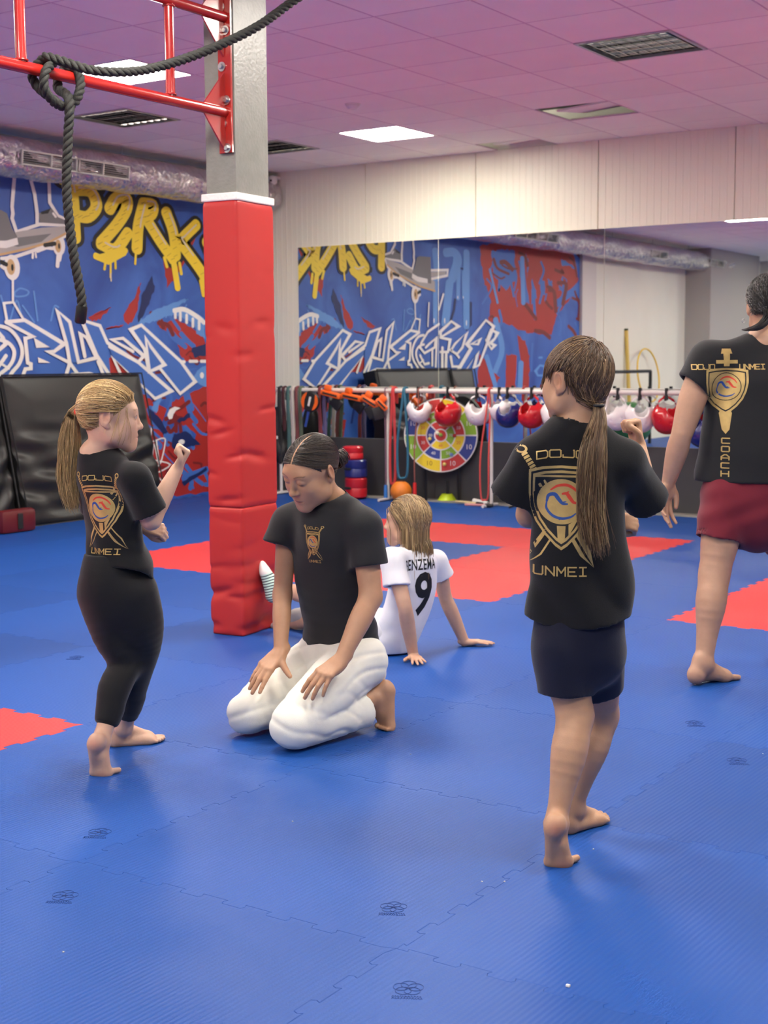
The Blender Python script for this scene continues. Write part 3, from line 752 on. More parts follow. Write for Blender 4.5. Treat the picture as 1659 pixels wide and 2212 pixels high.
class Paint:
    """collects flat shapes of one colour, one layer further out than the last"""
    def __init__(s, col): s.bm = bmesh.new(); s.col = col; LAYER[0] += 1; s.x = LAYER2[0]+0.0003
    def poly(s, yz):
        s.x += 1.5e-5
        try: s.bm.faces.new([s.bm.verts.new((s.x, y, z)) for y, z in yz])
        except ValueError: pass
    def disc(s, c, r, n=14, ry=None):
        s.poly([(c[0]+r*math.cos(2*math.pi*k/n), c[1]+(ry or r)*math.sin(2*math.pi*k/n)) for k in range(n)])
    def stroke(s, yz, w, rnd_=True):
        """one continuous ribbon with mitred bends and rounded ends"""
        P_ = [Vector((float(a[0]), float(a[1]))) for a in yz]; Q = [P_[0]]
        for p in P_[1:]:
            if (p-Q[-1]).length > 1e-4: Q.append(p)
        if len(Q) < 2: return
        an = 2.0 if sum(p.x for p in Q)/len(Q) < 5.0 else 1.35     # brush strokes measured along the receding wall
        s.x += 1.5e-5; h = w/2; L_, R_ = [], []; n = len(Q); closed = (Q[0]-Q[-1]).length < 1e-3 and n > 3
        if closed: Q = Q[:-1]; n -= 1
        for i in range(n):
            d1 = (Q[i]-Q[i-1]).normalized() if (i or closed) else (Q[1]-Q[0]).normalized(); d2 = (Q[(i+1) % n]-Q[i]).normalized() if (i < n-1 or closed) else d1
            n1 = Vector((-d1.y, d1.x)); n2 = Vector((-d2.y, d2.x)); m_ = n1+n2
            m_ = m_.normalized()*min(2.2, 1/max(0.3, m_.normalized().dot(n1))) if m_.length > 0.2 else n1
            m_ = Vector((m_.x*an, m_.y)); L_.append(Q[i]+m_*h); R_.append(Q[i]-m_*h)
        V_ = lambda p: s.bm.verts.new((s.x, p.x, p.y)); l = [V_(p) for p in L_]; r = [V_(p) for p in R_]
        for i in range(n if closed else n-1):
            j = (i+1) % n; s.bm.faces.new((l[i], r[i], r[j], l[j]))
        if rnd_ and not closed:
            for (c, d, a_, b_) in ((Q[0], -(Q[1]-Q[0]).normalized(), l[0], r[0]), (Q[-1], (Q[-1]-Q[-2]).normalized(), l[-1], r[-1])):
                e0 = Vector((a_.co.y, a_.co.z))-c; arc = [V_(c+e0*math.cos(t)+d*h*math.sin(t)) for t in np.linspace(0, math.pi, 8)[1:-1]]
                s.bm.faces.new([a_]+arc+[b_])
    def done(s, name):
        LAYER2[0] = s.x
        o = bmobj(name, s.bm, MP[s.col], wall_left)
        n = np.array([f.normal[:] for f in o.data.polygons]); fl = [f.index for f in o.data.polygons if f.normal.x < 0]
        if fl:
            bm = bmesh.new(); bm.from_mesh(o.data); bm.faces.ensure_lookup_table(); bmesh.ops.reverse_faces(bm, faces=[bm.faces[i] for i in fl]); bm.to_mesh(o.data); bm.free()
        o.data.update(); return tag(o, kind='stuff')
z5 = lambda pts: to_wall([(x*.2712, 640+y*.2712) for x, y in pts], False)
z3 = lambda pts: to_wall([(x*.3858, 360+y*.3858) for x, y in pts], False)
z4 = lambda pts: to_wall([(x*.1808, 360+y*.1808) for x, y in pts], False)
z7 = lambda pts: to_wall([(900+x*.2411, 500+y*.2411) for x, y in pts], True)
def rag(yz, amp, seed, n=6):
    """ragged brush edge"""
    r = random.Random(seed); out = []
    for a, b in zip(yz, yz[1:]+yz[:1]):
        for k in range(n):
            t = k/n; out.append((a[0]+(b[0]-a[0])*t+r.uniform(-amp, amp), a[1]+(b[1]-a[1])*t+r.uniform(-amp, amp)))
    return out
# -- red and dark grounds
P = Paint('red'); sd = 0
for pg in ([(1250, 230), (1400, 180), (1620, 320), (1645, 520), (1450, 520), (1400, 330)], [(1100, 760), (1200, 820), (1330, 900), (1250, 1100), (1130, 1000)], [(1450, 800), (1700, 680), (1700, 1300), (1500, 1250), (1560, 1100), (1400, 1000), (1350, 850)],
           [(1100, 1100), (1250, 1050), (1400, 1200), (1700, 1300), (1700, 1560), (1400, 1590), (1230, 1560), (1150, 1300)], [(700, 160), (890, 80), (790, 180), (720, 200)], [(980, 150), (1080, -20), (1120, -120), (1100, 60), (1060, 200), (1000, 220)], [(830, 265), (900, 240), (980, 225), (960, 250)], [(780, 540), (900, 470), (1050, 560), (1100, 640), (900, 640)], [(1300, -280), (1500, -480), (1560, -460), (1430, -200), (1330, -60)]):
    P.poly(rag(z5(pg), 0.012, sd)); sd += 1
for pg in ([(560, 130), (700, 100), (1100, 110), (1300, 150), (1400, 200), (1450, 430), (1400, 560), (1250, 760), (1200, 930), (1050, 910), (950, 900), (800, 820), (640, 800), (660, 620), (610, 480), (570, 250)], [(900, 920), (980, 1000), (1010, 1150), (1000, 1400), (900, 1400), (930, 1200)], [(560, 1090), (640, 1200), (740, 1300), (700, 1400), (540, 1400)], [(800, 1100), (890, 1110), (880, 1400), (790, 1400)], [(1100, 1380), (1300, 1340), (1300, 1480), (1100, 1480)]):
    P.poly(rag(z7(pg), 0.02, sd)); sd += 1
P.done('mural_red_paint')
P = Paint('mblue')
for pg in ([(660, 180), (780, 160), (870, 170), (890, 420), (800, 520), (690, 400)], [(910, 250), (955, 260), (1005, 640), (950, 650)], [(1030, 420), (1075, 600), (1020, 655)], [(975, 200), (1000, 260), (990, 420)], [(1230, 620), (1440, 460), (1450, 540), (1240, 690)], [(1100, 420), (1140, 440), (1150, 570), (1110, 560)], [(1170, 430), (1210, 450), (1215, 520), (1180, 515)], [(1290, 250), (1400, 300), (1410, 330), (1300, 300)]):
    P.poly(rag(z7(pg), 0.02, sd)); sd += 1
for pts, w in (([(1190, 900), (1230, 1000), (1330, 1080), (1350, 1130)], 60), ([(1230, 850), (1290, 800), (1310, 760)], 50), ([(1140, 1030), (1300, 1060)], 18), ([(1440, 620), (1500, 900), (1560, 1000)], 40), ([(1460, 1450), (1640, 1380)], 60)):
    P.stroke(catmull(z5(pts), 5), w*.2712/240)
r3 = random.Random(12)
for k in range(26):
    x, y = r3.uniform(1080, 1640), r3.uniform(-60, 1500); P.stroke(catmull(z5([(x, y), (x+r3.uniform(20, 90), y+r3.uniform(20, 110)), (x+r3.uniform(40, 140), y+r3.uniform(60, 220))]), 5), r3.uniform(0.01, 0.05))
for k in range(22):
    x, y = r3.uniform(600, 1440), r3.uniform(150, 1350); P.stroke(catmull(z7([(x, y), (x+r3.uniform(-30, 50), y+r3.uniform(40, 120)), (x+r3.uniform(-60, 40), y+r3.uniform(120, 260))]), 5), r3.uniform(0.01, 0.04))
P.done('mural_blue_brushwork')
P = Paint('dred')
for k in range(24):
    x, y = r3.uniform(1000, 1640), r3.uniform(100, 1560); P.stroke(catmull(z5([(x, y), (x+r3.uniform(20, 80), y+r3.uniform(-40, 70)), (x+r3.uniform(60, 160), y+r3.uniform(-60, 120))]), 5), r3.uniform(0.01, 0.045))
for k in range(20):
    x, y = r3.uniform(620, 1440), r3.uniform(120, 900); P.stroke(catmull(z7([(x, y), (x+r3.uniform(20, 80), y+r3.uniform(-20, 90)), (x+r3.uniform(40, 150), y+r3.uniform(0, 200))]), 5), r3.uniform(0.02, 0.06))
P.done('mural_dark_red_brushwork')
P = Paint('dblue')
for pg in ([(1090, 200), (1120, 0), (1200, -160), (1230, -60), (1180, 60), (1110, 210)], [(1380, 1100), (1480, 1070), (1590, 1180), (1480, 1200), (1430, 1260), (1360, 1200)], [(1520, 420), (1640, 380), (1640, 470), (1540, 490)], [(1190, 900), (1260, 960), (1330, 1080), (1300, 1100), (1180, 960)], [(1400, 990), (1500, 930), (1510, 970), (1420, 1010)], [(1440, 1480), (1640, 1360), (1640, 1390), (1460, 1510)]):
    P.poly(rag(z5(pg), 0.008, sd)); sd += 1
for pts, w in (([(320, 340), (360, 320), (420, 340)], 20), ([(340, 610), (330, 700), (300, 800)], 24), ([(480, 640), (480, 830), (440, 880)], 26)): P.stroke(z7(pts), w*.2411/200)
P.done('mural_dark_blue_shading')
P = Paint('lblue')
for pg in ([(1090, 215), (1200, 130), (1300, 80), (1460, 20), (1500, 25), (1400, 90), (1500, 110), (1620, 170), (1630, 340), (1560, 300), (1540, 210), (1380, 140), (1180, 215)], [(1530, 640), (1600, 560), (1660, 550), (1660, 730), (1560, 690)], [(1200, 900), (1250, 800), (1290, 790), (1240, 930)]):
    P.poly(rag(z5(pg), 0.008, sd)); sd += 1
for k in range(9): P.stroke(z5([(1120+45*k, 180-14*k), (1090+45*k, 240-14*k)]), 0.011)
for pts, w in (([(160, 170), (180, 420)], 60), ([(160, 450), (160, 820)], 64), ([(250, 190), (330, 190), (360, 270), (310, 420)], 90), ([(290, 460), (250, 830)], 78), ([(440, 190), (440, 850)], 66), ([(370, 340), (365, 600)], 40), ([(410, 360), (412, 600)], 26), ([(650, 340), (720, 640)], 24), ([(940, 240), (950, 640)], 50), ([(700, 790), (760, 1050), (700, 1250)], 60), ([(930, 1180), (920, 1390)], 60), ([(620, 1120), (700, 1380)], 50)):
    P.stroke(catmull(z7(pts), 5), w*.2411/200)
for pts in ([(165, 1500), (235, 1455), (330, 1490), (300, 1540), (180, 1550), (165, 1500)], [(0, 1540), (90, 1840)], [(110, 1840), (190, 1600), (250, 1800)], [(260, 1660), (400, 1860)], [(395, 1490), (440, 1840)], [(600, 1840), (640, 1670), (690, 1680)]): P.stroke(catmull(z4(pts), 4), 0.014)
for pts in ([(1090, 1130), (1120, 1130)], [(1100, 1200), (1150, 1210), (1130, 1290), (1080, 1290), (1060, 1250), (1100, 1200)]): P.stroke(z7(pts), 0.03)
P.done('mural_light_blue_brushwork')
P = Paint('white')
for c, r, ry in (((150, 800), 12, 26), ((245, 800), 14, 30), ((440, 820), 11, 30), ((362, 590), 8, 16), ((412, 590), 7, 14)): P.disc(z7([c])[0], r*.0012*.9, 12, ry*.0012)
P.disc(z5([(1602, 630)])[0], 0.03, 12); P.disc(z5([(1440, 1160)])[0], 0.045, 14, 0.025)
P.poly(z5([(1325, 945), (1345, 900), (1385, 878), (1432, 890), (1395, 910), (1375, 940), (1365, 975), (1340, 980)]))
for pts in ([(1380, 115), (1460, 105), (1560, 160), (1620, 210)], ): P.stroke(catmull(z5(pts), 5), 0.045)
for x, y in ((1390, 150), (1430, 170), (1480, 190), (1530, 220), (1580, 240)): P.stroke(z5([(x, y-40), (x, y+20)]), 0.028)
for pts in ([(1200, 1050), (1190, 1160)], [(1150, 1180), (1230, 1150), (1290, 1130), (1310, 1160), (1270, 1330), (1210, 1350), (1220, 1180), (1260, 1340), (1240, 1150)], [(1150, 1190), (1190, 1290), (1350, 1340), (1210, 1420), (1200, 1390)], [(1220, 1400), (1310, 1500)]): P.stroke(catmull(z5(pts), 4), 0.013)
P.done('mural_white_highlights')
# -- yellow bubble letters
LET = [[(330, 60), (395, 120), (415, 400)], [(405, 130), (500, 140), (535, 220), (490, 280), (425, 275)], [(608, 238), (645, 178), (702, 178), (702, 240), (650, 325), (560, 428)], [(556, 432), (640, 462), (712, 372)], [(800, 205), (770, 330), (762, 460)], [(800, 205), (850, 215), (845, 265), (805, 285)], [(825, 310), (900, 430), (965, 520)], [(925, 255), (965, 370), (980, 500)], [(1095, 325), (1020, 400), (1010, 430), (1130, 600), (1180, 720)], [(1150, 420), (1200, 520), (1260, 560)], [(1250, 380), (1230, 620), (1300, 700)], [(1330, 420), (1420, 400), (1440, 620)]]
P = Paint('black')
for l in LET: P.stroke(catmull(z3(l), 5), 0.170)
P.stroke(z3([(640, 300), (760, 230)]), 0.12); P.stroke(z3([(500, 200), (560, 120)]), 0.10)
P.done('mural_letter_outline')
P = Paint('yellow')
for l in LET: P.stroke(catmull(z3(l), 5), 0.104)
for a, b, w in (((560, 505), (700, 470), .05), ((590, 500), (580, 575), .022), ((615, 510), (614, 620), .018), ((640, 500), (642, 570), .02), ((970, 550), (990, 680), .06), ((1000, 540), (1010, 600), .03), ((756, 480), (752, 545), .02), ((1120, 640), (1135, 720), .04), ((915, 510), (930, 560), .03)): P.stroke(z3([a, b]), w)
P.stroke(z3([(530, 500), (600, 530), (690, 480)]), 0.06)
P.done('mural_yellow_letter_fill')
P = Paint('dyellow'); r2 = random.Random(2)
for l in LET[:10]:
    c = catmull(z3(l), 6)
    for i in range(0, len(c), 2):
        a = c[i]; P.stroke([(a[0]-0.035, a[1]-0.012+r2.uniform(-.01, .01)), (a[0]+0.02, a[1]+0.012)], 0.005, False)
P.done('mural_letter_hatching')
P = Paint('cream')
for l in LET:
    c = catmull(z3(l), 6); P.stroke([(a[0]+0.028, a[1]+0.022) for a in c[1:max(4, len(c)*2//3)]], 0.016)
for pg in ([(614, 600), (616, 640)],): P.stroke(z3(pg), 0.012)
P.done('mural_letter_shine')
# -- skateboard and shoes
P = Paint('white')
for pts in ([(160, 100), (130, 480), (140, 560), (130, 620), (185, 780), (460, 690), (790, 700)], [(340, 110), (400, 330), (430, 560), (430, 690)], [(570, 150), (580, 430), (680, 590), (790, 640)], [(0, 1100), (160, 1080), (400, 1000), (620, 900), (760, 830), (800, 720)], [(430, 1010), (540, 970), (620, 980)], [(0, 1190), (60, 1230)]): P.stroke(z4(pts), 0.028)
P.disc(z4([(690, 940)])[0], 0.072, 18, 0.09); P.disc(z4([(130, 1205)])[0], 0.085, 18, 0.105)
for a, b, w in (((690, 1000), (672, 1190), .032), ((140, 1280), (140, 1600), .017), ((380, 1040), (375, 1090), .02), ((410, 1030), (418, 1085), .014), ((700, 1050), (690, 1110), .04)): P.stroke(z4([a, b]), w)
for pts in ([(0, 330), (0, 360)],): P.stroke(z7(pts), 0.03)
P.stroke(z7([(10, 370), (60, 350), (270, 345), (265, 395), (60, 440), (10, 420)]), 0.03)
P.done('mural_skateboard_outline')
P = Paint('lgrey'); P.poly(z4([(-400, 900), (0, 850), (190, 780), (480, 730), (790, 712), (770, 790), (600, 890), (300, 980), (0, 1040), (-400, 1090)])); P.poly(z7([(0, 385), (60, 365), (255, 358), (252, 385), (60, 425), (0, 410)])); P.done('mural_skateboard_deck')
P = Paint('grey'); P.poly(z4([(450, 560), (600, 495), (680, 605), (790, 650), (785, 690), (460, 668)])); P.poly(z4([(-300, 480), (0, 520), (70, 560), (130, 740), (190, 830), (190, 930), (60, 970), (-300, 960)])); P.poly(z4([(-200, 860), (190, 850), (600, 800), (480, 900), (200, 960)])); P.done('mural_shoes')
P = Paint('tan'); P.stroke(z4([(-400, 1085), (0, 1050), (300, 985), (560, 910), (770, 800)]), 0.02)
P.disc(z4([(680, 950)])[0], 0.035, 14, 0.055); P.disc(z4([(115, 1200)])[0], 0.045, 14, 0.065); P.done('mural_skateboard_edge')
P = Paint('white'); P.poly(z4([(-200, 890), (60, 885), (190, 850), (205, 930), (60, 975), (-200, 965)])); P.stroke(z4([(620, 560), (650, 600)]), 0.02); P.done('mural_shoe_toe')
P = Paint('black'); P.stroke(z4([(520, 940), (640, 920)]), 0.035); P.disc(z4([(690, 950)])[0], 0.012, 10, 0.026); P.disc(z4([(132, 1205)])[0], 0.014, 10, 0.03); P.stroke(z4([(0, 1140), (60, 1170)]), 0.035); P.poly(z4([(470, 545), (590, 500), (560, 560), (480, 570)])); P.stroke(z4([(1100, 910), (1110, 960)]), 0.03); P.done('mural_skateboard_trucks')
# -- white outline lettering
P = Paint('mblue')
for pg in ([(1030, 265), (1115, 230), (1430, 520), (1545, 680), (1425, 775), (1260, 570), (1175, 600), (1140, 420)], [(890, 490), (1225, 815), (1355, 755), (1090, 525), (845, 370)], [(445, 115), (545, 205), (615, 525), (545, 530), (520, 380)], [(640, 190), (785, 235), (845, 370), (870, 630), (820, 630), (760, 470)], [(35, 205), (185, 190), (500, 380), (420, 440), (250, 320)]): P.poly(z5(pg))
P.done('mural_outline_letter_fill')
P = Paint('white'); W_ = 0.030
for pts in ([(-40, 235), (0, 240), (60, 260), (120, 320), (160, 400), (165, 470), (140, 540), (90, 600), (60, 650)], [(-40, 345), (0, 350), (60, 375), (100, 430), (95, 500), (60, 560), (0, 610), (-40, 640)]): P.stroke(catmull(z5(pts), 4), W_)
for pts in ([(35, 205), (185, 190), (500, 380), (420, 440), (370, 440), (545, 530), (620, 635)], [(35, 205), (250, 320), (190, 335), (210, 530), (235, 540), (235, 575), (190, 580), (165, 650)], [(520, 380), (445, 115), (545, 205), (615, 525), (760, 490), (680, 330), (630, 300), (665, 480)], [(520, 380), (545, 530), (510, 650)], [(870, 640), (760, 470), (640, 190), (785, 235), (845, 370), (1090, 525), (1135, 475), (970, 335), (880, 345), (1050, 440)],
            [(770, 520), (820, 640)], [(960, 640), (890, 490), (1225, 815), (1355, 755), (1090, 525), (860, 400)], [(1030, 265), (1115, 230), (1430, 520), (1545, 680), (1425, 775), (1260, 570), (1175, 600), (1140, 420), (1030, 265)], [(1150, 330), (1190, 400), (1300, 545), (1180, 600), (1150, 330)], [(1430, 522), (1460, 522)], [(1500, 518), (1560, 518)], [(1590, 518), (1640, 518)], [(560, 625), (700, 615), (780, 640)]): P.stroke(z5(pts), W_)
P.poly(z5([(258, 330), (385, 405), (278, 412)])); P.poly(z5([(290, 485), (390, 530), (296, 530)]))
for pts in ([(190, 830), (90, 900), (30, 1000), (20, 1040), (60, 1090), (150, 1040), (160, 960), (100, 1010), (70, 1040)], [(200, 900), (300, 805), (365, 850), (210, 945), (200, 900)], [(130, 1050), (130, 1200)], [(170, 950), (160, 1210)], [(220, 1040), (220, 1220)], [(200, 950), (290, 970), (270, 1080), (200, 1080)], [(255, 1090), (250, 1300)], [(290, 1060), (350, 1100), (400, 1040), (440, 905), (330, 1010), (300, 1060)], [(295, 1120), (310, 1210), (370, 1210), (420, 1160)], [(340, 1090), (370, 1130)],
            [(440, 1010), (610, 795), (680, 850), (550, 1195), (505, 1220), (540, 1080), (410, 1280), (360, 1245), (475, 1050), (440, 1010)], [(480, 1010), (560, 960), (540, 1010), (480, 1010)], [(620, 970), (655, 880), (715, 910), (690, 960), (650, 1000), (690, 1020), (660, 1055), (610, 970)], [(20, 1110), (60, 1190), (100, 1180)]): P.stroke(z7(pts), W_)
for pts in ([(10, 1190), (50, 1150)], [(-60, 880), (-20, 780), (20, 790), (10, 900)], [(100, 640), (90, 850)], [(230, 560), (190, 700)]): P.stroke(z7(pts), 0.02)
P.done('mural_white_outline_letters')
# ================================================================== big black crash mat leaning on the graffiti wall
def black_vinyl(name='black vinyl'):
    m = mat(name, srgb(30, 30, 30), 0.42, spec=0.4); nt = m.node_tree; N = nt.nodes; L = nt.links
    tc = N.new('ShaderNodeTexCoord'); n = N.new('ShaderNodeTexNoise'); n.inputs['Scale'].default_value = 60; L.new(tc.outputs['Object'], n.inputs['Vector'])
    bp = N.new('ShaderNodeBump'); bp.inputs['Strength'].default_value = 0.12; bp.inputs['Distance'].default_value = 0.004; L.new(n.outputs[0], bp.inputs['Height']); L.new(bp.outputs[0], N['Principled BSDF'].inputs['Normal']); return m
M['bvinyl'] = black_vinyl()
def crash_mat(name, y0, y1, zt, xb, xt, th, label, lower=0.0):
    """front face leaning from (xb, floor) to (xt, top)"""
    e = empty(name, (xb, (y0+y1)/2, 0)); w = y1-y0; ny, nz = 90, 60; vs, fs = [], []
    ang = math.atan2(xb-xt, zt); L = math.hypot(xb-xt, zt); dn = Vector((math.cos(ang), 0, math.sin(ang))); up_ = Vector((-math.sin(ang), 0, math.cos(ang)))
    for j in range(nz+1):
        for i in range(ny+1):
            u, v = i/ny, j/nz; bul = 0.03*(min(1, 6*min(u, 1-u, v, 1-v)))**0.5
            f = 0
            if v < 0.72:
                g = math.sin(min(1, (0.72-v)/0.25)*math.pi/2)
                f = g*(0.013*math.sin(26*v+7*math.sin(3.2*u+0.5)+4*u)+0.008*math.sin(47*v-6*u+2*math.sin(5*u)))
            p = up_*(L*v)+dn*(bul+f-0.03)+Vector((0, (u-.5)*w+0.02*(1-v)*0, 0)); vs.append(p)
    for j in range(nz):
        for i in range(ny): a = j*(ny+1)+i; fs.append((a, a+1, a+ny+2, a+ny+1))
    n0 = len(vs); per = [i for i in range(ny+1)]+[j*(ny+1)+ny for j in range(1, nz+1)]+[nz*(ny+1)+i for i in range(ny-1, -1, -1)]+[j*(ny+1) for j in range(nz-1, 0, -1)]
    for k in per: vs.append(Vector(vs[k])-dn*th)
    m_ = len(per)
    for k in range(m_): fs.append((per[k], n0+k, n0+(k+1) % m_, per[(k+1) % m_]))
    fs.append(tuple(range(n0, n0+m_)))
    o = meshobj('cover', [tuple(v) for v in vs], fs, M['bvinyl'], e); o.data.shade_smooth(); o.data.set_sharp_from_angle(angle=math.radians(50))
    bm = bmesh.new(); ring = [up_*(L*v)+dn*0.004+Vector((0, (u-.5)*w, 0)) for u, v in ((0, .0), (1, .0), (1, 1), (0, 1))]
    b_tube(bm, ring, 0.008, 6, closed=True); bmobj('piping', bm, M['black'], o)
    tag(e, label, 'crash mat'); return e
ym = onZ(330, 1078, 0)[1]-0.05
cm1 = crash_mat('crash_mat', 5.10, 6.70, 1.20, XL+0.55, XL+0.27, 0.16, 'large creased black vinyl crash mat leaning on the graffiti wall')
P = onZ(0, 1120, 0)
cm2 = crash_mat('crash_mat', 4.50, 5.06, 1.19, XL+0.50, XL+0.26, 0.14, 'second black crash mat beside the creased one, seen in the mirror')
e = empty('kick_shield', (XL+0.72, 4.80, 0)); bm = bmesh.new(); b_box(bm, (0, 0, 0.09), (0.10, 0.34, 0.18), 0.03); bmobj('shield_body', bm, mat('dark red vinyl', srgb(96, 22, 26), 0.4), e, angle=40)
bm = bmesh.new(); b_box(bm, (0.055, 0, 0.09), (0.01, 0.05, 0.12), 0.004); bmobj('strap', bm, M['black'], e); tag(e, 'dark red kick shield at the foot of the crash mat', 'kick shield')

# ================================================================== rail with hanging gear in front of the mirrors
YR = YB-0.34
ZR = onY(1100, 846, YR)[2]-0.0
xr0, xr1 = onY(596, 840, YR)[0], 0.6
rail = empty('gear_rail', ((xr0+xr1)/2, YR, 0)); cx = (xr0+xr1)/2
M['railw'] = mat('white tube', srgb(214, 208, 202), 0.35, spec=0.5)
bm = bmesh.new(); b_tube(bm, [(xr0-cx-0.2, 0, ZR), (xr1-cx, 0, ZR)], 0.021, 16); bmobj('top_tube', bm, M['railw'], rail, angle=40)
for px in (838, 1062, 1312):
    x = onY(px, 950, YR)[0]-cx
    bm = bmesh.new(); b_tube(bm, [(x, 0, 0.012), (x, 0, ZR-0.01)], 0.015, 12); bmobj('upright', bm, M['railw'], rail, angle=40)
    bm = bmesh.new(); b_tube(bm, [(x, -0.16, 0.018), (x, 0.10, 0.018)], 0.014, 10); bmobj('foot', bm, M['railw'], rail, angle=40)
for x in (xr0+0.05-cx, xr1-0.05-cx):
    bm = bmesh.new(); b_tube(bm, [(x, 0, 0.012), (x, 0, ZR-0.01)], 0.015, 12); bmobj('upright', bm, M['railw'], rail, angle=40)
    bm = bmesh.new(); b_tube(bm, [(x, -0.16, 0.018), (x, 0.10, 0.018)], 0.014, 10); bmobj('foot', bm, M['railw'], rail, angle=40)
tag(rail, 'long white tubular gear rail on uprights in front of the mirrors', 'rail')

# ---- head guards hung upside down from black clips
def headgear_mesh():
    S = Sdf(); S.ell((0, 0, -0.175), (0.108, 0.125, 0.098), k=0.03)                    # crown, pointing down
    S.ell((0, 0.01, -0.12), (0.112, 0.12, 0.085), k=0.04)
    for s in (-1, 1):
        S.cone((s*0.095, 0.0, -0.12), (s*0.05, 0.01, -0.02), 0.036, 0.014, 0.03, flat=(1, 0, 0), ratio=0.75)     # ear flaps running up to the strap
        S.cone((s*0.05, 0.01, -0.02), (0.0, 0.015, 0.02), 0.014, 0.011, 0.02)
    def post(g, ax):
        X, Y, Z = np.meshgrid(*ax, indexing='ij'); p = np.stack([X, Y, Z], -1)
        inner = Sdf().ell((0, 0, -0.165), (0.090, 0.104, 0.082), k=0.01).ell((0, 0.01, -0.10), (0.092, 0.10, 0.10), k=0.03).at(p)
        g = np.maximum(g, -inner)
        face = Sdf().ell((0, -0.13, -0.075), (0.068, 0.08, 0.075), k=0.01).ell((0, 0.15, -0.05), (0.075, 0.09, 0.075), k=0.01).at(p)
        g = np.maximum(g, -face)
        for (x, y, z) in ((-0.04, -0.12, -0.2), (0.04, -0.12, -0.2), (0, -0.12, -0.225), (0.085, -0.05, -0.165), (-0.085, -0.05, -0.165), (0.1, 0.02, -0.12), (-0.1, 0.02, -0.12), (0.06, -0.08, -0.24), (-0.06, -0.08, -0.24)):
            d = np.sqrt((X-x)**2+(Y-y)**2+(Z-z)**2)-0.014; g = np.maximum(g, -d)
        return g
    g, ax, lo = S.grid(0.006); g = post(g, ax); v, q = surface_nets(g, lo, 0.006); return relax(v, q, 2), q
HV, HQ = headgear_mesh()
HM = {c: np_mesh('head_guard_shell', HV, HQ, mat('dipped foam '+c, srgb(*k), 0.25, coat=0.3)) for c, k in dict(red=(196, 26, 34), white=(236, 232, 232), blue=(30, 38, 110)).items()}
bm = bmesh.new(); b_box(bm, (0, 0, 0.035), (0.022, 0.03, 0.10), 0.004); b_box(bm, (0, -0.02, 0.0), (0.018, 0.012, 0.04), 0.003); bmesh.ops.recalc_face_normals(bm, faces=bm.faces)
ME_CLIP = bpy.data.meshes.new('clip'); bm.to_mesh(ME_CLIP); bm.free(); ME_CLIP.materials.append(M['black'])
HG = [(905, 'white', 'white foam head guard hanging between the teal strap and the round target', 0.5, 0.92), (969, 'red', 'red foam head guard hanging in front of the round target', -0.2, 1.02), (1032, 'white', 'white foam head guard hanging beside the round target, next to the red jump rope', 0.4, 0.95), (1080, 'white', 'white foam head guard half hidden behind the blue one', 2.4, 0.8), (1098, 'blue', 'dark blue foam head guard hanging next to the red one by the boy', 0.1, 1.0), (1150, 'red', 'red foam head guard hanging between the blue guard and the boy', -0.35, 1.0),
      (1200, 'white', 'white foam head guard hanging behind the cheek of the boy', 0.3, 1.0), (1258, 'white', 'white foam head guard hidden behind the head of the boy', 0.3, 0.95), (1336, 'white', 'white foam head guard hanging just beside the ponytail of the boy', -0.3, 1.0), (1384, 'white', 'white foam head guard hanging behind the raised fist of the boy', 0.5, 1.05), (1441, 'red', 'red foam head guard hanging beside the arm of the coach', 0.9, 1.08), (1525, 'blue', 'bright blue foam head guard hanging behind the coach', -0.5, 1.08)]
for px, c, lab, rz, s in HG:
    x = onY(px, 850, YR)[0]; dz = 0.10 if px == 1525 else 0.0
    e = empty('head_guard', (x, YR, ZR-0.045-dz), 0)
    o = bpy.data.objects.new('shell', HM[c]); o.rotation_euler = (rnd.uniform(-.12, .12), 0, rz); o.scale = (s, s, s); link(o, e)
    k = bpy.data.objects.new('clip', ME_CLIP); link(k, e); k.location = (0, -0.012, dz)
    if dz: k.scale = (1, 1, 2.2)
    tag(e, lab, 'head guard', 'head guards clipped to the gear rail')

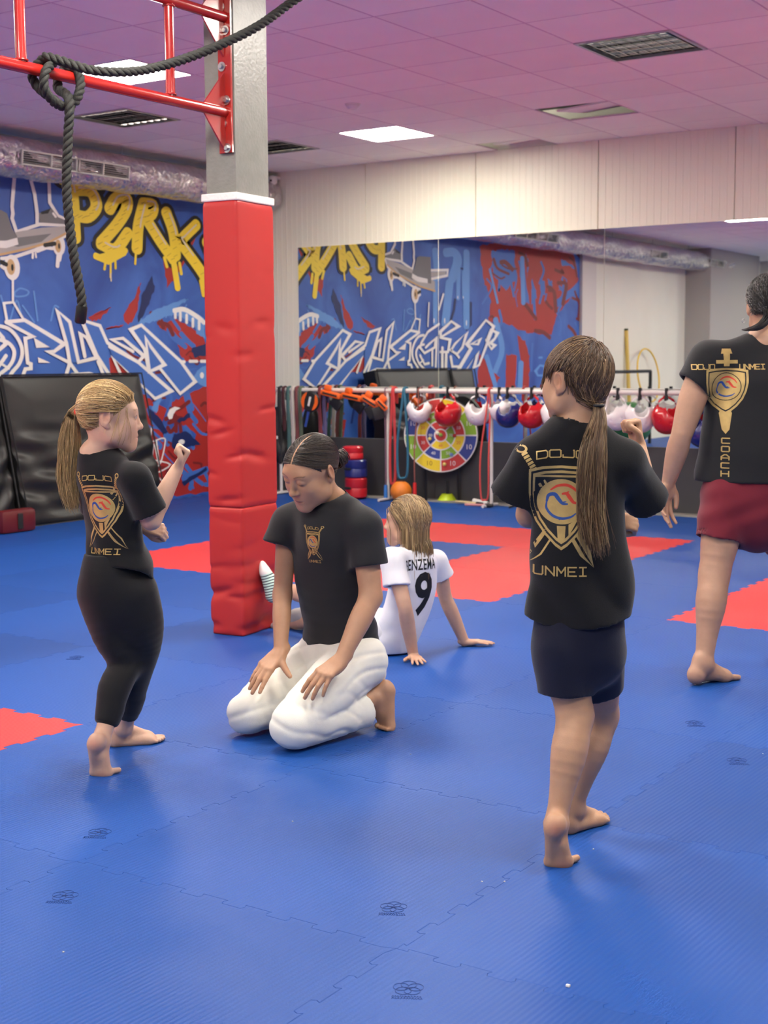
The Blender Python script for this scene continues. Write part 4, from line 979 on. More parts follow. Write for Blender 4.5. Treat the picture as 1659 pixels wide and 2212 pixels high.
# ---- paddles, belts, ropes hung on the rail
M['orange'] = mat('orange vinyl', srgb(238, 104, 30), 0.4); M['bpad'] = mat('black pad', srgb(28, 28, 30), 0.5)
def paddle(px, py, rz, tilt, lab, disc=False, s=1.0):
    P = onY(px, py, YR-0.06); e = empty('kick_paddle', tuple(P)); e.rotation_euler = (0, tilt, rz)
    bm = bmesh.new()
    if disc:
        b_lathe(bm, [(0.002, -0.022), (0.085, -0.022), (0.10, -0.008), (0.10, 0.008), (0.085, 0.022), (0.002, 0.022)], 28, Euler((math.pi/2, 0, 0)).to_matrix().to_4x4()); bmobj('pad', bm, M['bpad'], e, angle=35)
        for sx in (-1, 1):
            bm = bmesh.new(); pts = [(sx*(0.045+0.035*0)+0.0, -0.024, -0.075)]+[(sx*0.092*math.cos(a), -0.024, 0.092*math.sin(a)) for a in np.linspace(-0.95, 0.95, 9)]+[(sx*0.045, -0.024, 0.075), (sx*0.058, -0.024, 0.0)]
            b_prism(bm, pts, (0, 0.006, 0)); bmobj('orange_panel', bm, M['orange'], e)
        bm = bmesh.new(); b_box(bm, (0.0, -0.024, 0), (0.022, 0.006, 0.09), 0.002); bmobj('white_bar', bm, M['white'], e)
        bm = bmesh.new(); b_tube(bm, [(0, 0, -0.1), (0, 0.0, -0.25)], [0.014, 0.012], 10); bmobj('handle', bm, mat('blue grip', srgb(40, 70, 150), 0.5), e, angle=40)
    else:
        bm = bmesh.new(); b_box(bm, (0, 0, 0), (0.22*s, 0.07, 0.05), 0.012); bmobj('pad', bm, M['orange'], e, angle=40)
        bm = bmesh.new(); b_box(bm, (0, -0.037, 0), (0.16*s, 0.004, 0.018), 0.001); bmobj('dark_stripe', bm, M['bpad'], e)
        bm = bmesh.new(); b_box(bm, (-0.05*s, 0, 0.05), (0.07, 0.05, 0.06), 0.015); bmobj('strap', bm, M['orange'], e, angle=40)
        bm = bmesh.new(); b_box(bm, (0.06*s, 0.02, -0.075), (0.12, 0.03, 0.11), 0.012, Euler((0, 0.5, 0)).to_matrix()); bmobj('back_pad', bm, M['bpad'], e, angle=40)
    tag(e, lab, 'kick paddle', 'paddles hanging from the gear rail')
paddle(671, 867, 0.1, 0.25, 'round black and orange kick paddle with a white bar, hanging beside the red column', True)
paddle(716, 852, 0.1, 0.22, 'orange striped hand pad hanging next to the round paddle')
paddle(762, 858, -0.1, 0.16, 'wide orange hand pad in the middle of the hanging pads', False, 1.15)
paddle(800, 868, 0.3, 0.55, 'orange hand pad hanging steeply tilted on the rail', False, 0.9)
paddle(824, 874, 0.6, 0.8, 'small orange pad hanging beside the white upright', False, 0.62)
def hanging(name, px0, px1, ybot, w, c, lab, cat, loop=True, extra=None, dy=-0.03, grp=None):
    """flat belt or round rope hung over the rail"""
    x0, x1 = onY(px0, 850, YR+dy)[0], onY(px1, 850, YR+dy)[0]; zb = onY((px0+px1)/2, ybot, YR+dy)[2]; e = empty(name, ((x0+x1)/2, YR, ZR)); cx_ = (x0+x1)/2
    zt = 0.024; m = mat(name+' weave', srgb(*c), 0.7)
    a = [(0, 0.026, -0.1), (0, 0.026, 0.0), (0.0, 0.012, zt), (0.0, -0.014, zt), (0.0, -0.028, 0.0), (0.3*(x0-cx_), -0.03, -0.15), (x0-cx_, dy, (zb-ZR)*0.6)]
    b_ = [((x0-cx_)*0.9, dy, zb-ZR+0.04), (0, dy, zb-ZR), ((x1-cx_)*0.9, dy, zb-ZR+0.05), (x1-cx_, dy, (zb-ZR)*0.6), (0.3*(x1-cx_)+0.01, -0.032, -0.15), (0.01, -0.030, 0.0), (0.01, -0.014, zt+0.003), (0.01, 0.014, zt+0.002), (0.012, 0.028, 0.0), (0.012, 0.03, -0.12)]
    if not loop: b_ = [(x0-cx_, dy, zb-ZR)]
    pts = catmull(a+b_, 5); bm = bmesh.new()
    b_tube(bm, pts, w, 8); bmobj('webbing', bm, m, e, True)
    if extra:
        bm = bmesh.new(); b_tube(bm, [(pts[-1][0], pts[-1][1], pts[-1][2]+0.01), (pts[-1][0], pts[-1][1], pts[-1][2]-0.12)], [0.016, 0.019], 10); bmobj('handle', bm, mat('grip', srgb(*extra), 0.4), e, angle=40)
    tag(e, lab, cat, grp); return e
hanging('skipping_rope', 832, 830, 1050, 0.006, (128, 96, 110), 'mauve skipping rope with a blue handle hanging by the upright', 'skipping rope', False, (60, 130, 210))
hanging('resistance_band', 842, 853, 1045, 0.013, (196, 60, 62), 'red resistance band looped over the rail above the orange ball', 'band')
hanging('resistance_band', 858, 880, 1033, 0.012, (44, 104, 130), 'teal resistance band looped over the rail above the orange ball', 'band', dy=-0.045)
hanging('skipping_rope', 895, 893, 1045, 0.007, (140, 84, 74), 'brown skipping rope with a red handle crossing the round target', 'skipping rope', False, (214, 40, 40), dy=-0.10)
hanging('skipping_rope', 1038, 1056, 1080, 0.008, (205, 74, 70), 'red skipping rope hanging in a long loop beside the white upright', 'skipping rope', dy=-0.09)
for px, yb, c, lab in ((603, 1000, (30, 30, 32), 'black belt hanging right beside the red column'), (612, 930, (70, 30, 36), 'dark maroon belt among the black gear by the column'), (622, 985, (70, 104, 100), 'grey green belt hanging near the column'), (631, 1000, (196, 190, 180), 'cream white belt hanging near the column'), (640, 990, (120, 66, 66), 'dull red belt hanging left of the round paddle'), (648, 985, (90, 104, 84), 'olive belt hanging behind the round paddle'), (690, 960, (120, 50, 56), 'wine red belt hanging between the paddles'), (700, 965, (92, 84, 120), 'mauve belt hanging between the paddles')):
    hanging('martial_arts_belt', px, px+3, yb, 0.012, c, lab, 'belt', grp='belts hanging from the gear rail', dy=-0.01)
# black equipment bag at the foot by the column
P = onY(612, 1000, YR+0.06); e = empty('gear_bag', (P[0]-0.05, YR+0.05, 0)); S = Sdf(); S.ell((0, 0, 0.62), (0.10, 0.08, 0.24), k=0.05); S.ell((0.01, 0, 0.42), (0.12, 0.09, 0.12), k=0.05)
sdf_obj('bag_body', S, 0.01, M['bpad'], e); bm = bmesh.new(); b_tube(bm, catmull([(-0.05, 0, 0.8), (-0.04, 0, 0.97), (0, 0.0, 1.04), (0.04, 0, 0.97), (0.05, 0, 0.8)], 6), 0.012, 8); bmobj('strap', bm, M['black'], e, True)
bm = bmesh.new(); b_box(bm, (0.03, -0.085, 0.56), (0.06, 0.01, 0.03), 0.003); bmobj('white_patch', bm, M['white'], e); tag(e, 'black gear bag hanging from the rail beside the red column', 'bag')

# ---- round target with number sectors, standing against the mirror
def target():
    P = onY(953, 940, YR+0.13); R = 0.338; TA = 0.42; e = empty('target_board', (P[0], YR+0.13, P[2]), TA); tn = V(math.sin(TA), -math.cos(TA), 0)
    tz = lambda r, a: (r*math.cos(a), r*math.sin(a))
    def sector(r0, r1, a0, a1, y): 
        n = max(2, int((a1-a0)/0.12)); return [(*tz(r1, a0+(a1-a0)*k/n), )for k in range(n+1)]+[(*tz(r0, a1-(a1-a0)*k/n), ) for k in range(n+1)]
    bm = bmesh.new(); b_lathe(bm, [(0.002, 0), (R+0.008, 0), (R+0.008, 0.03), (0.002, 0.03)], 64, Euler((math.pi/2, 0, 0)).to_matrix().to_4x4()); bmobj('backing', bm, M['black'], e, angle=40)
    bm = bmesh.new(); b_lathe(bm, [(0.002, 0), (R, 0), (R, 0.004), (0.002, 0.004)], 64, Matrix.Translation((0, -0.03, 0)) @ Euler((math.pi/2, 0, 0)).to_matrix().to_4x4()); bmobj('white_face', bm, M['white'], e, angle=40)
    C = {k: mat('target '+k, srgb(*c), 0.5) for k, c in dict(red=(200, 60, 54), yellow=(232, 204, 40), blue=(44, 66, 140), green=(132, 178, 50), num=(150, 110, 30)).items()}
    def sec(r0, r1, d0, d1, c, txt, tc='white', ts=0.05):
        g = 0.006; a0, a1 = math.radians(d0), math.radians(d1); rm = (r0+r1)/2
        pts = sector(r0+g, r1-g, a0+g/rm, a1-g/rm, 0); bm = bmesh.new(); b_prism(bm, [(x, -0.0345, z) for x, z in pts], (0, -0.0015, 0)); o = bmobj('sector', bm, C[c], e)
        if txt:
            x, z = tz(rm, (a0+a1)/2); t = text_mesh(txt, ts, 'number', M['white'] if tc == 'white' else C[tc], o); t.location = (x, -0.0368, z); t.rotation_euler = (math.pi/2, 0, 0)
    ring = [('green', 0), ('yellow', 45), ('red', 90), ('blue', 135), ('green', 180), ('yellow', 225), ('red', 270), ('blue', 315)]
    for c, a in ring: sec(0.222, R-0.004, a, a+45, c, '10', 'num' if c == 'yellow' else 'white', 0.062)
    for (c, a, t) in (('red', 0, '50'), ('yellow', 45, '20'), ('green', 90, '30'), ('yellow', 135, '20'), ('red', 180, '30'), ('blue', 225, '40'), ('green', 270, '50'), ('yellow', 315, '20')): sec(0.132, 0.222, a, a+45, c, t, 'red' if c == 'yellow' else 'white', 0.04)
    for (c, a, t) in (('green', -45, '70'), ('red', 45, '90'), ('blue', 135, '80'), ('yellow', 225, '60')): sec(0.056, 0.132, a, a+90, c, t, 'red' if c == 'yellow' else 'white', 0.036)
    bm = bmesh.new(); b_lathe(bm, [(0.002, 0), (0.05, 0), (0.05, 0.0015), (0.002, 0.0015)], 32, Matrix.Translation((0, -0.0345, 0)) @ Euler((math.pi/2, 0, 0)).to_matrix().to_4x4()); bmobj('bullseye', bm, C['red'], e)
    bm = bmesh.new()
    b_tube(bm, [(-0.15, 0.06, -P[2]+0.012), (-0.15, 0.02, -0.25)], 0.012, 8); bmobj('stand_leg', bm, M['black'], e)
    bm = bmesh.new(); b_tube(bm, [(0.15, 0.06, -P[2]+0.012), (0.15, 0.02, -0.25)], 0.012, 8); bmobj('stand_leg', bm, M['black'], e)
    tag(e, 'large round sticky-ball target board with coloured number sectors', 'target')
    balls = [((840, 660), (150, 190, 90)), ((805, 640), (220, 226, 200)), ((710, 708), (220, 206, 120)), ((968, 895), (120, 150, 200)), ((885, 1012), (230, 214, 120)), ((1005, 668), (190, 60, 60)), ((700, 470), (200, 90, 90))]
    for (zx, zy), c in balls:
        px, py = 800+zx*.1808, 820+zy*.1808; d_ = ray(px, py); Q = CAM+d_*(np.dot(V(P[0], YR+0.13, P[2])+tn*0.053-CAM, tn)/np.dot(d_, tn)); bm = bmesh.new(); bmesh.ops.create_icosphere(bm, subdivisions=3, radius=0.017)
        nm = {150: 'green', 220: 'pale', 120: 'blue', 230: 'yellow', 190: 'red', 200: 'pink'}[c[0]]
        where = {840: 'on the bullseye', 805: 'at the rim of the bullseye', 710: 'on the blue 80 sector', 968: 'on the lower green 50 sector', 885: 'at the bottom rim between yellow and red', 1005: 'on the green 70 sector', 700: 'on the green 30 sector'}[zx]
        tag(bmobj('sticky_ball', bm, mat('fuzzy ball', srgb(*c), 0.9), None, True, tuple(Q)), 'small %s ball stuck %s of the round target' % (nm, where), 'ball', 'balls stuck to the target')
FONT = bpy.data.curves.new('fnt', 'FONT').font
def text_mesh(s, size, name, m, parent, ex=0.0008, sx=1.0, align='CENTER', fit=None, bold=0.0, spacing=1.0):
    cu = bpy.data.curves.new(name, 'FONT'); cu.body = s; cu.size = size; cu.align_x = align; cu.align_y = 'CENTER'; cu.extrude = ex; cu.offset = bold; cu.resolution_u = 3; cu.space_character = spacing
    t = bpy.data.objects.new(name, cu); COL.objects.link(t); bpy.context.view_layer.update()
    me = bpy.data.meshes.new_from_object(t.evaluated_get(bpy.context.evaluated_depsgraph_get())); bpy.data.objects.remove(t); me.name = name; me.materials.clear(); me.materials.append(m)
    o = bpy.data.objects.new(name, me); link(o, parent); return o
target()
# ---- stacked round kick pads
for k, (py0, py1, c, lab) in enumerate(((1042, 1068, (186, 30, 40), 'red striking drum pad at the foot of the stack'), (1002, 1042, (34, 42, 110), 'dark blue striking drum pad in the middle of the stack'), (972, 1002, (200, 34, 44), 'red striking drum pad on top of the stack'))):
    x = onY(766 if k < 2 else 760, 1000, YR-0.02)[0]; z0 = (0.0, 0.205, 0.375)[k]+0.014; h = (0.19, 0.168, 0.125)[k]; e = empty('drum_pad', (x, YR-0.0, z0 if k else 0.014)); r = (0.105, 0.105, 0.098)[k]
    h = (0.19, 0.168, 0.125)[k]; e.location.z = 0.014+(0, 0.191, 0.360)[k]
    bm = bmesh.new(); b_lathe(bm, [(0.002, 0), (r-0.012, 0), (r, 0.012), (r, h*0.45), (r-0.004, h*0.5), (r, h*0.55), (r, h-0.012), (r-0.012, h), (0.002, h)], 32); bmobj('drum', bm, mat('drum vinyl', srgb(*c), 0.3), e, angle=35)
    bm = bmesh.new(); b_box(bm, (-0.02, -r-0.002, h*0.5), (0.07, 0.012, 0.022), 0.004); bmobj('grip_slot', bm, M['black'], e)
    tag(e, lab, 'drum pad', 'stacked drum pads')
# ---- orange ball, cone, floor odds and ends
P = onY(870, 1055, YR-0.03); e = empty('ball', (P[0], YR-0.06, 0.1)); bm = bmesh.new(); bmesh.ops.create_uvsphere(bm, u_segments=32, v_segments=18, radius=0.1); bmobj('skin', bm, mat('orange leather', srgb(228, 128, 36), 0.45, bump=0.3, bscale=200), e, True)
bm = bmesh.new(); b_tube(bm, [(0.035*math.cos(a), 0.03*math.sin(a), 0.096) for a in np.linspace(0, 2*math.pi, 20)[:-1]], 0.006, 6, closed=True); bmobj('lacing', bm, mat('dark lacing', srgb(80, 40, 16), 0.6), e, True); e.rotation_euler = (0.0, 0, 0)
tag(e, 'orange leather ball resting on the floor under the rail', 'ball')
P = onZ(962, 1083, 0); e = empty('marker_cone', (P[0], P[1]+0.03, 0)); bm = bmesh.new(); b_lathe(bm, [(0.098, 0.0), (0.094, 0.008), (0.05, 0.068), (0.046, 0.07), (0.04, 0.068), (0.085, 0.003)], 28, capt=False); bmobj('dome', bm, mat('neon plastic', srgb(196, 226, 40), 0.4), e, angle=40)
bm = bmesh.new(); b_tube(bm, [(0, 0, 0.0), (0, 0, 0.19)], 0.006, 8); bmobj('post', bm, M['black'], e); tag(e, 'neon green marker cone with a thin black post on the mat edge', 'cone')
def stick(px0, py0, px1, py1, r, c, lab, nm='wooden_stick', z=None):
    a, b = onZ(px0, py0, r+0.012), onZ(px1, py1, r+0.012); e = empty(nm, tuple((a+b)/2)); bm = bmesh.new(); m_ = (a+b)/2
    b_tube(bm, [Vector(a-m_), Vector(b-m_)], r, 10); bmobj('shaft', bm, mat('stick paint', srgb(*c), 0.5), e, angle=40); d = nrm(b-a)
    bm = bmesh.new(); b_tube(bm, [Vector(b-m_-d*0.06), Vector(b-m_+d*0.01)], r*1.35, 10); bmobj('grip', bm, M['bpad'], e, angle=40); tag(e, lab, 'stick')
stick(985, 1083, 1040, 1089, 0.012, (206, 190, 140), 'pale wooden stick lying on the floor behind the cone')
stick(1005, 1090, 1062, 1092, 0.012, (196, 130, 130), 'pinkish stick lying beside the pale wooden stick')
P = onZ(1037, 1092, 0); e = empty('plastic_clamp', (P[0], P[1], 0.03)); bm = bmesh.new(); b_box(bm, (0, 0, 0), (0.14, 0.05, 0.04), 0.01, Euler((0, 0.2, 0.3)).to_matrix()); bmobj('body', bm, M['white'], e); bm = bmesh.new(); b_tube(bm, catmull([(-0.05, -0.02, 0), (-0.1, -0.05, -0.015), (-0.06, -0.08, -0.02)], 5), 0.008, 6); bmobj('hook', bm, M['grille'], e, True)
tag(e, 'white plastic clamp lying at the foot of the rail upright', 'clamp')
P = onZ(1395, 1103, 0); e = empty('training_shoe', (P[0], P[1], 0.0), 0.3); S = Sdf(); S.cone((-0.1, 0, 0.05), (0.1, 0, 0.03), 0.04, 0.03, 0.03); S.cone((-0.1, 0, 0.05), (-0.1, 0, 0.1), 0.04, 0.036, 0.03); sdf_obj('upper', S, 0.007, M['bpad'], e)
bm = bmesh.new(); b_box(bm, (0, 0, 0.01), (0.27, 0.085, 0.02), 0.008); bmobj('sole', bm, M['white'], e); tag(e, 'black training shoe with a white sole under the rail', 'shoe')
bm = bmesh.new(); b_tube(bm, [Vector(p) for p in catmull([onZ(1100, 1096, 0.012), onZ(1120, 1090, 0.012), onZ(1140, 1093, 0.012), onZ(1175, 1092, 0.012), onZ(1190, 1085, 0.012)], 6)], 0.008, 6); tag(bmobj('black_cable', bm, M['black'], None, True), 'thin black cable lying along the concrete strip', 'cable')
# ---- things by the far end of the left wall, seen only in the mirror
def mpt(px, py, x): P = onXmirror(px, py, x); return P
a, b = mpt(1275, 800, XL+0.5), mpt(1405, 806, XL+0.5); e = empty('exercise_bar', (XL+0.5, (a[1]+b[1])/2, 0)); yc = (a[1]+b[1])/2; zt = (a[2]+b[2])/2
bm = bmesh.new(); b_tube(bm, [(0, a[1]-yc, zt), (0, b[1]-yc, zt)], 0.025, 10); bmobj('cross_bar', bm, M['black'], e)
for y in (a[1]-yc, b[1]-yc): bm = bmesh.new(); b_tube(bm, [(0, y, 0.0), (0, y, zt)], 0.025, 10); bmobj('post', bm, M['black'], e)
tag(e, 'black steel dip bar frame by the plain wall, reflected in the mirror', 'bar frame')
P = mpt(1400, 860, XL+0.16); bm = bmesh.new(); R_ = 0.42; b_tube(bm, [(0.1*math.cos(t)*0+0.12*(1-math.sin(t))*0.5, R_*math.cos(t), R_*math.sin(t)) for t in np.linspace(0, 2*math.pi, 41)[:-1]], 0.014, 8, closed=True)
tag(bmobj('hula_hoop', bm, mat('yellow plastic', srgb(232, 190, 40), 0.35), None, True, (XL+0.1, P[1], R_+0.62)), 'yellow hula hoop hung on the plain wall, reflected in the mirror', 'hoop')
P = mpt(1353, 800, XL+0.06); e = empty('training_pole', (XL+0.1, P[1], 0)); bm = bmesh.new(); b_tube(bm, [(0.05, 0, 0.0), (-0.05, 0, 1.75)], 0.03, 10); bmobj('shaft', bm, mat('yellow pole', srgb(222, 190, 96), 0.4), e, angle=40); bm = bmesh.new(); b_tube(bm, [(-0.05, 0, 1.74), (-0.052, 0, 1.77)], 0.032, 10); bmobj('cap', bm, M['black'], e); tag(e, 'yellow training pole leaning on the plain wall, reflected in the mirror', 'pole')
bm = bmesh.new(); bmesh.ops.create_uvsphere(bm, u_segments=32, v_segments=18, radius=0.33); P = mpt(1425, 930, XL+0.8); e = empty('gym_ball', (XL+0.45, P[1]+0.3, 0.33)); bmobj('skin', bm, mat('green ball', srgb(64, 120, 70), 0.35), e, True); bm = bmesh.new(); b_tube(bm, [(0.331*math.cos(t), 0.331*math.sin(t), 0) for t in np.linspace(0, 6.283, 49)[:-1]], 0.006, 6, closed=True); bmobj('seam', bm, mat('green seam', srgb(50, 96, 58), 0.4), e); tag(e, 'green gym ball on the floor by the plain wall, reflected in the mirror', 'ball')
# ================================================================== people: shared anatomy
UP = V(0, 0, 1.0)
def vec(r, f, u=0.0): return nrm(RH*r+FH*f+UP*u)             # direction from right / away / up
def skin_mat(name):
    m = mat(name, (0.6, 0.4, 0.3, 1), 0.48, spec=0.4, attr='tint', noise=0.07, nscale=30, bump=0.06, bscale=300)
    p = m.node_tree.nodes['Principled BSDF']; p.inputs['Subsurface Weight'].default_value = 0.12; p.inputs['Subsurface Radius'].default_value = (0.010, 0.004, 0.002); p.inputs['Subsurface Scale'].default_value = 1.0
    return m
M['skin'] = skin_mat('skin')
def hair_mat(name): return mat(name, (0.2, 0.1, 0.05, 1), 0.42, spec=0.55, attr='tint')
M['hair'] = hair_mat('hair')
def cloth(name, c, rough=0.85, bs=500, b=0.15): 
    return mat(name, c, rough, spec=0.25, noise=0.06, nscale=12, bump=b, bscale=bs, sheen=0.15)
class Body:
    """a person's body: pieces that meet under the clothes, joined into one mesh, coloured per vertex"""
    def __init__(s, skin): s.pieces = []; s.skin = np.array(skin[:3]); s.zones = []
    def new(s, vox=0.003): S = Sdf(); s.pieces.append((S, vox)); return S
    def zone(s, c, r, col, w=1.0, soft=0.4): s.zones.append(('ball', V(c), V(r) if hasattr(r, '__len__') else V(r, r, r), np.array(col[:3]), w, soft, None))
    def zoneR(s, c, r, R, col, w=1.0, soft=0.4): s.zones.append(('ball', V(c), V(r), np.array(col[:3]), w, soft, R))
    def zonef(s, f, col): s.zones.append(('fn', f, np.array(col[:3])))
    def build(s, name, loc):
        vs, qs, n = [], [], 0
        for S, vox in s.pieces:
            g, ax, lo = S.grid(vox); v, q = surface_nets(g, lo, vox); v = relax(v, q, 1, 0.4); vs.append(v); qs.append(q+n); n += len(v)
        v = np.concatenate(vs); q = np.concatenate(qs); col = np.repeat(s.skin[None], len(v), 0)
        for z in s.zones:
            if z[0] == 'fn': w = z[1](v)[:, None]; col = col*(1-w)+z[2]*w; continue
            d = v-z[1]
            if z[6] is not None: d = d @ z[6]
            d = np.sqrt(((d/z[2])**2).sum(1)); w = np.clip((1-d)/max(z[5], 1e-3), 0, 1)[:, None]*z[4]; col = col*(1-w)+z[3]*w
        o = np_obj(name, v-np.array(loc), q, M['skin'], None, True, col); o.location = loc; return o
def head(B, c, R, s=1.0, child=False, neck=None, neck_r=0.05, lids=True, look=(0, 0), ears=(1, -1), vox=0.0025, hairc=(0.05, 0.03, 0.02), lip=(0.42, 0.16, 0.13), iris=(0.10, 0.13, 0.16), brow=None, nose=1.0, closed=False):
    """R columns: head right, forward, up"""
    S = B.new(vox); W = lambda x, y, z: c+s*(R @ V(x, y, z)); E = lambda p, r, k=0.02, sub=False, Rl=None: S.ell(W(*p), np.array(r)*s, R if Rl is None else R@Rl, k*s, sub)
    cr = 1.05 if child else 1.0; lo = 0.93 if child else 1.0
    E((0, -0.012 if child else -0.018, 0.030), (0.077, 0.089, 0.087) if child else (0.076, 0.096, 0.084), 0.01)
    E((0, 0.028, 0.022), (0.062, 0.062, 0.060), 0.03)                                   # forehead
    E((0, 0.028, -0.035*lo), (0.056, 0.060, 0.062), 0.03)                               # mid face
    for x in (-1, 1):
        S.cone(W(x*0.052, -0.005, -0.040), W(x*0.050, 0.012, -0.068*lo), 0.020*s, 0.019*s, 0.025*s)   # jaw angle
        S.cone(W(x*0.050, 0.012, -0.068*lo), W(x*0.014, 0.068, -0.098*lo), 0.019*s, 0.017*s, 0.03*s)
        E((x*0.036, 0.058, -0.026), (0.026, 0.026, 0.024), 0.03)                        # cheek
        E((x*0.032, 0.042, -0.056*lo), (0.028, 0.030, 0.030), 0.03)                     # lower cheek
    n_smooth = len(S.ops)
    E((0, 0.072, -0.098*lo), (0.021, 0.018, 0.017), 0.022)                              # chin
    E((0, 0.068, -0.060*lo), (0.030, 0.024, 0.030), 0.025)                              # muzzle
    S.cone(W(-0.036, 0.074, 0.026), W(0.036, 0.074, 0.026), 0.013*s, 0.013*s, 0.022*s)  # brow
    for x in (-1, 1): E((x*0.031, 0.101, 0.006), (0.017, 0.013, 0.011), 0.014, True)    # eye socket
    n = nose
    S.cone(W(0, 0.084, 0.016), W(0, 0.086+0.019*n, -0.024*lo), 0.0075*s, 0.0095*s, 0.012*s)      # nose bridge to tip
    E((0, 0.086+0.021*n, -0.029*lo), (0.0115, 0.0105, 0.0095), 0.008)
    for x in (-1, 1): E((x*0.0115, 0.086+0.009*n, -0.033*lo), (0.0075, 0.010, 0.0070), 0.007)
    for x in (-1, 1): E((x*0.006, 0.086+0.017*n, -0.041*lo), (0.0035, 0.005, 0.004), 0.003, True)
    for x in (-1, 1): E((x*0.031, 0.0785, 0.006), (0.0135, 0.0125, 0.0125), 0.004)      # eyeball
    if closed:
        for x in (-1, 1): E((x*0.031, 0.0795, 0.008), (0.0155, 0.0135, 0.0125), 0.006)
    else:
        for x in (-1, 1): S.cone(W(x*0.018, 0.0885, 0.012), W(x*0.044, 0.083, 0.011), 0.0042*s, 0.0038*s, 0.005*s)  # upper lid
    # lips
    z0 = -0.066*lo
    S.chain([W(-0.022, 0.083, z0), W(-0.008, 0.0925, z0+0.005), W(0, 0.0925, z0+0.004), W(0.008, 0.0925, z0+0.005), W(0.022, 0.083, z0)], [0.003*s, 0.0052*s, 0.0048*s, 0.0052*s, 0.003*s], 0.006*s)
    S.chain([W(-0.019, 0.083, z0-0.004), W(0, 0.0905, z0-0.0085), W(0.019, 0.083, z0-0.004)], [0.003*s, 0.0065*s, 0.003*s], 0.006*s)
    S.chain([W(-0.021, 0.0885, z0-0.0005), W(0, 0.0985, z0-0.001), W(0.021, 0.0885, z0-0.0005)], [0.0016*s]*3, 0.003*s, sub=True)
    for x in ears:
        Rl = rotm((0, 0, 1), -x*0.45) @ rotm((1, 0, 0), -0.18)
        E((x*0.079, -0.014, 0.000), (0.0075, 0.0185, 0.031), 0.005, False, Rl)
        E((x*0.0865, -0.010, 0.003), (0.006, 0.0115, 0.020), 0.004, True, Rl)
        E((x*0.077, -0.006, -0.026), (0.006, 0.010, 0.010), 0.006)
        E((x*0.080, -0.004, -0.002), (0.0045, 0.0050, 0.008), 0.003)
    n_neck = len(S.ops)
    if neck is not None:
        S.chain([W(0, -0.030, -0.03), W(0, -0.022, -0.085), neck], [neck_r*0.98, neck_r*0.95, neck_r*1.12], 0.025*s)
        S.cone(neck, neck-UP*0.05, neck_r*1.2, neck_r*1.3, 0.02)
    # colours
    bz = brow if brow is not None else hairc
    for x in (-1, 1):
        B.zoneR(W(x*0.031, 0.088, 0.006), V(0.0125, 0.010, 0.0058)*s, R, (0.62, 0.58, 0.55) if not closed else B.skin*0.80, 1.0 if not closed else 0.6, 0.15)
        if not closed:
            B.zoneR(W(x*0.031+look[0]*0.006, 0.0905, 0.006+look[1]*0.004), V(0.0056, 0.006, 0.0056)*s, R, iris, 1.0, 0.2)
            B.zoneR(W(x*0.031+look[0]*0.006, 0.0915, 0.006+look[1]*0.004), V(0.0026, 0.005, 0.0026)*s, R, (0.01, 0.01, 0.01), 1.0, 0.2)
        B.zoneR(W(x*0.031, 0.0885, 0.0125 if not closed else 0.000), V(0.016, 0.014, 0.0022)*s, R, (0.06, 0.035, 0.03), 0.9, 0.4)    # lash line
        for t in np.linspace(0, 1, 6):
            B.zoneR(W(x*(0.016+0.032*t), 0.088-0.012*t, 0.027+0.006*math.sin(t*2.4)), V(0.006, 0.02, 0.0036)*s, R, bz, 0.75, 0.6)
    B.zoneR(W(0, 0.089, z0-0.002), V(0.024, 0.016, 0.0105)*s, R, lip, 0.75, 0.5)
    B.zoneR(W(0, 0.1, z0-0.001), V(0.020, 0.016, 0.0016)*s, R, np.array(lip)*0.4, 0.8, 0.5)
    for x in (-1, 1): B.zoneR(W(x*0.04, 0.07, -0.02), V(0.03, 0.03, 0.022)*s, R, B.skin*np.array([1.02, 0.80, 0.78]), 0.35, 1.0)
    for x in ears: B.zoneR(W(x*0.082, -0.012, 0.0), V(0.02, 0.022, 0.033)*s, R, B.skin*np.array([1.04, 0.74, 0.70]), 0.55, 0.8)
    B.zoneR(W(0, 0.108, -0.028), V(0.016, 0.014, 0.012)*s, R, B.skin*np.array([1.03, 0.80, 0.77]), 0.5, 1.0)
    S2 = Sdf(); S2.ops = [o for o in S.ops[:n_smooth]]+[o for o in S.ops[n_neck:]]
    return Field(S2), W
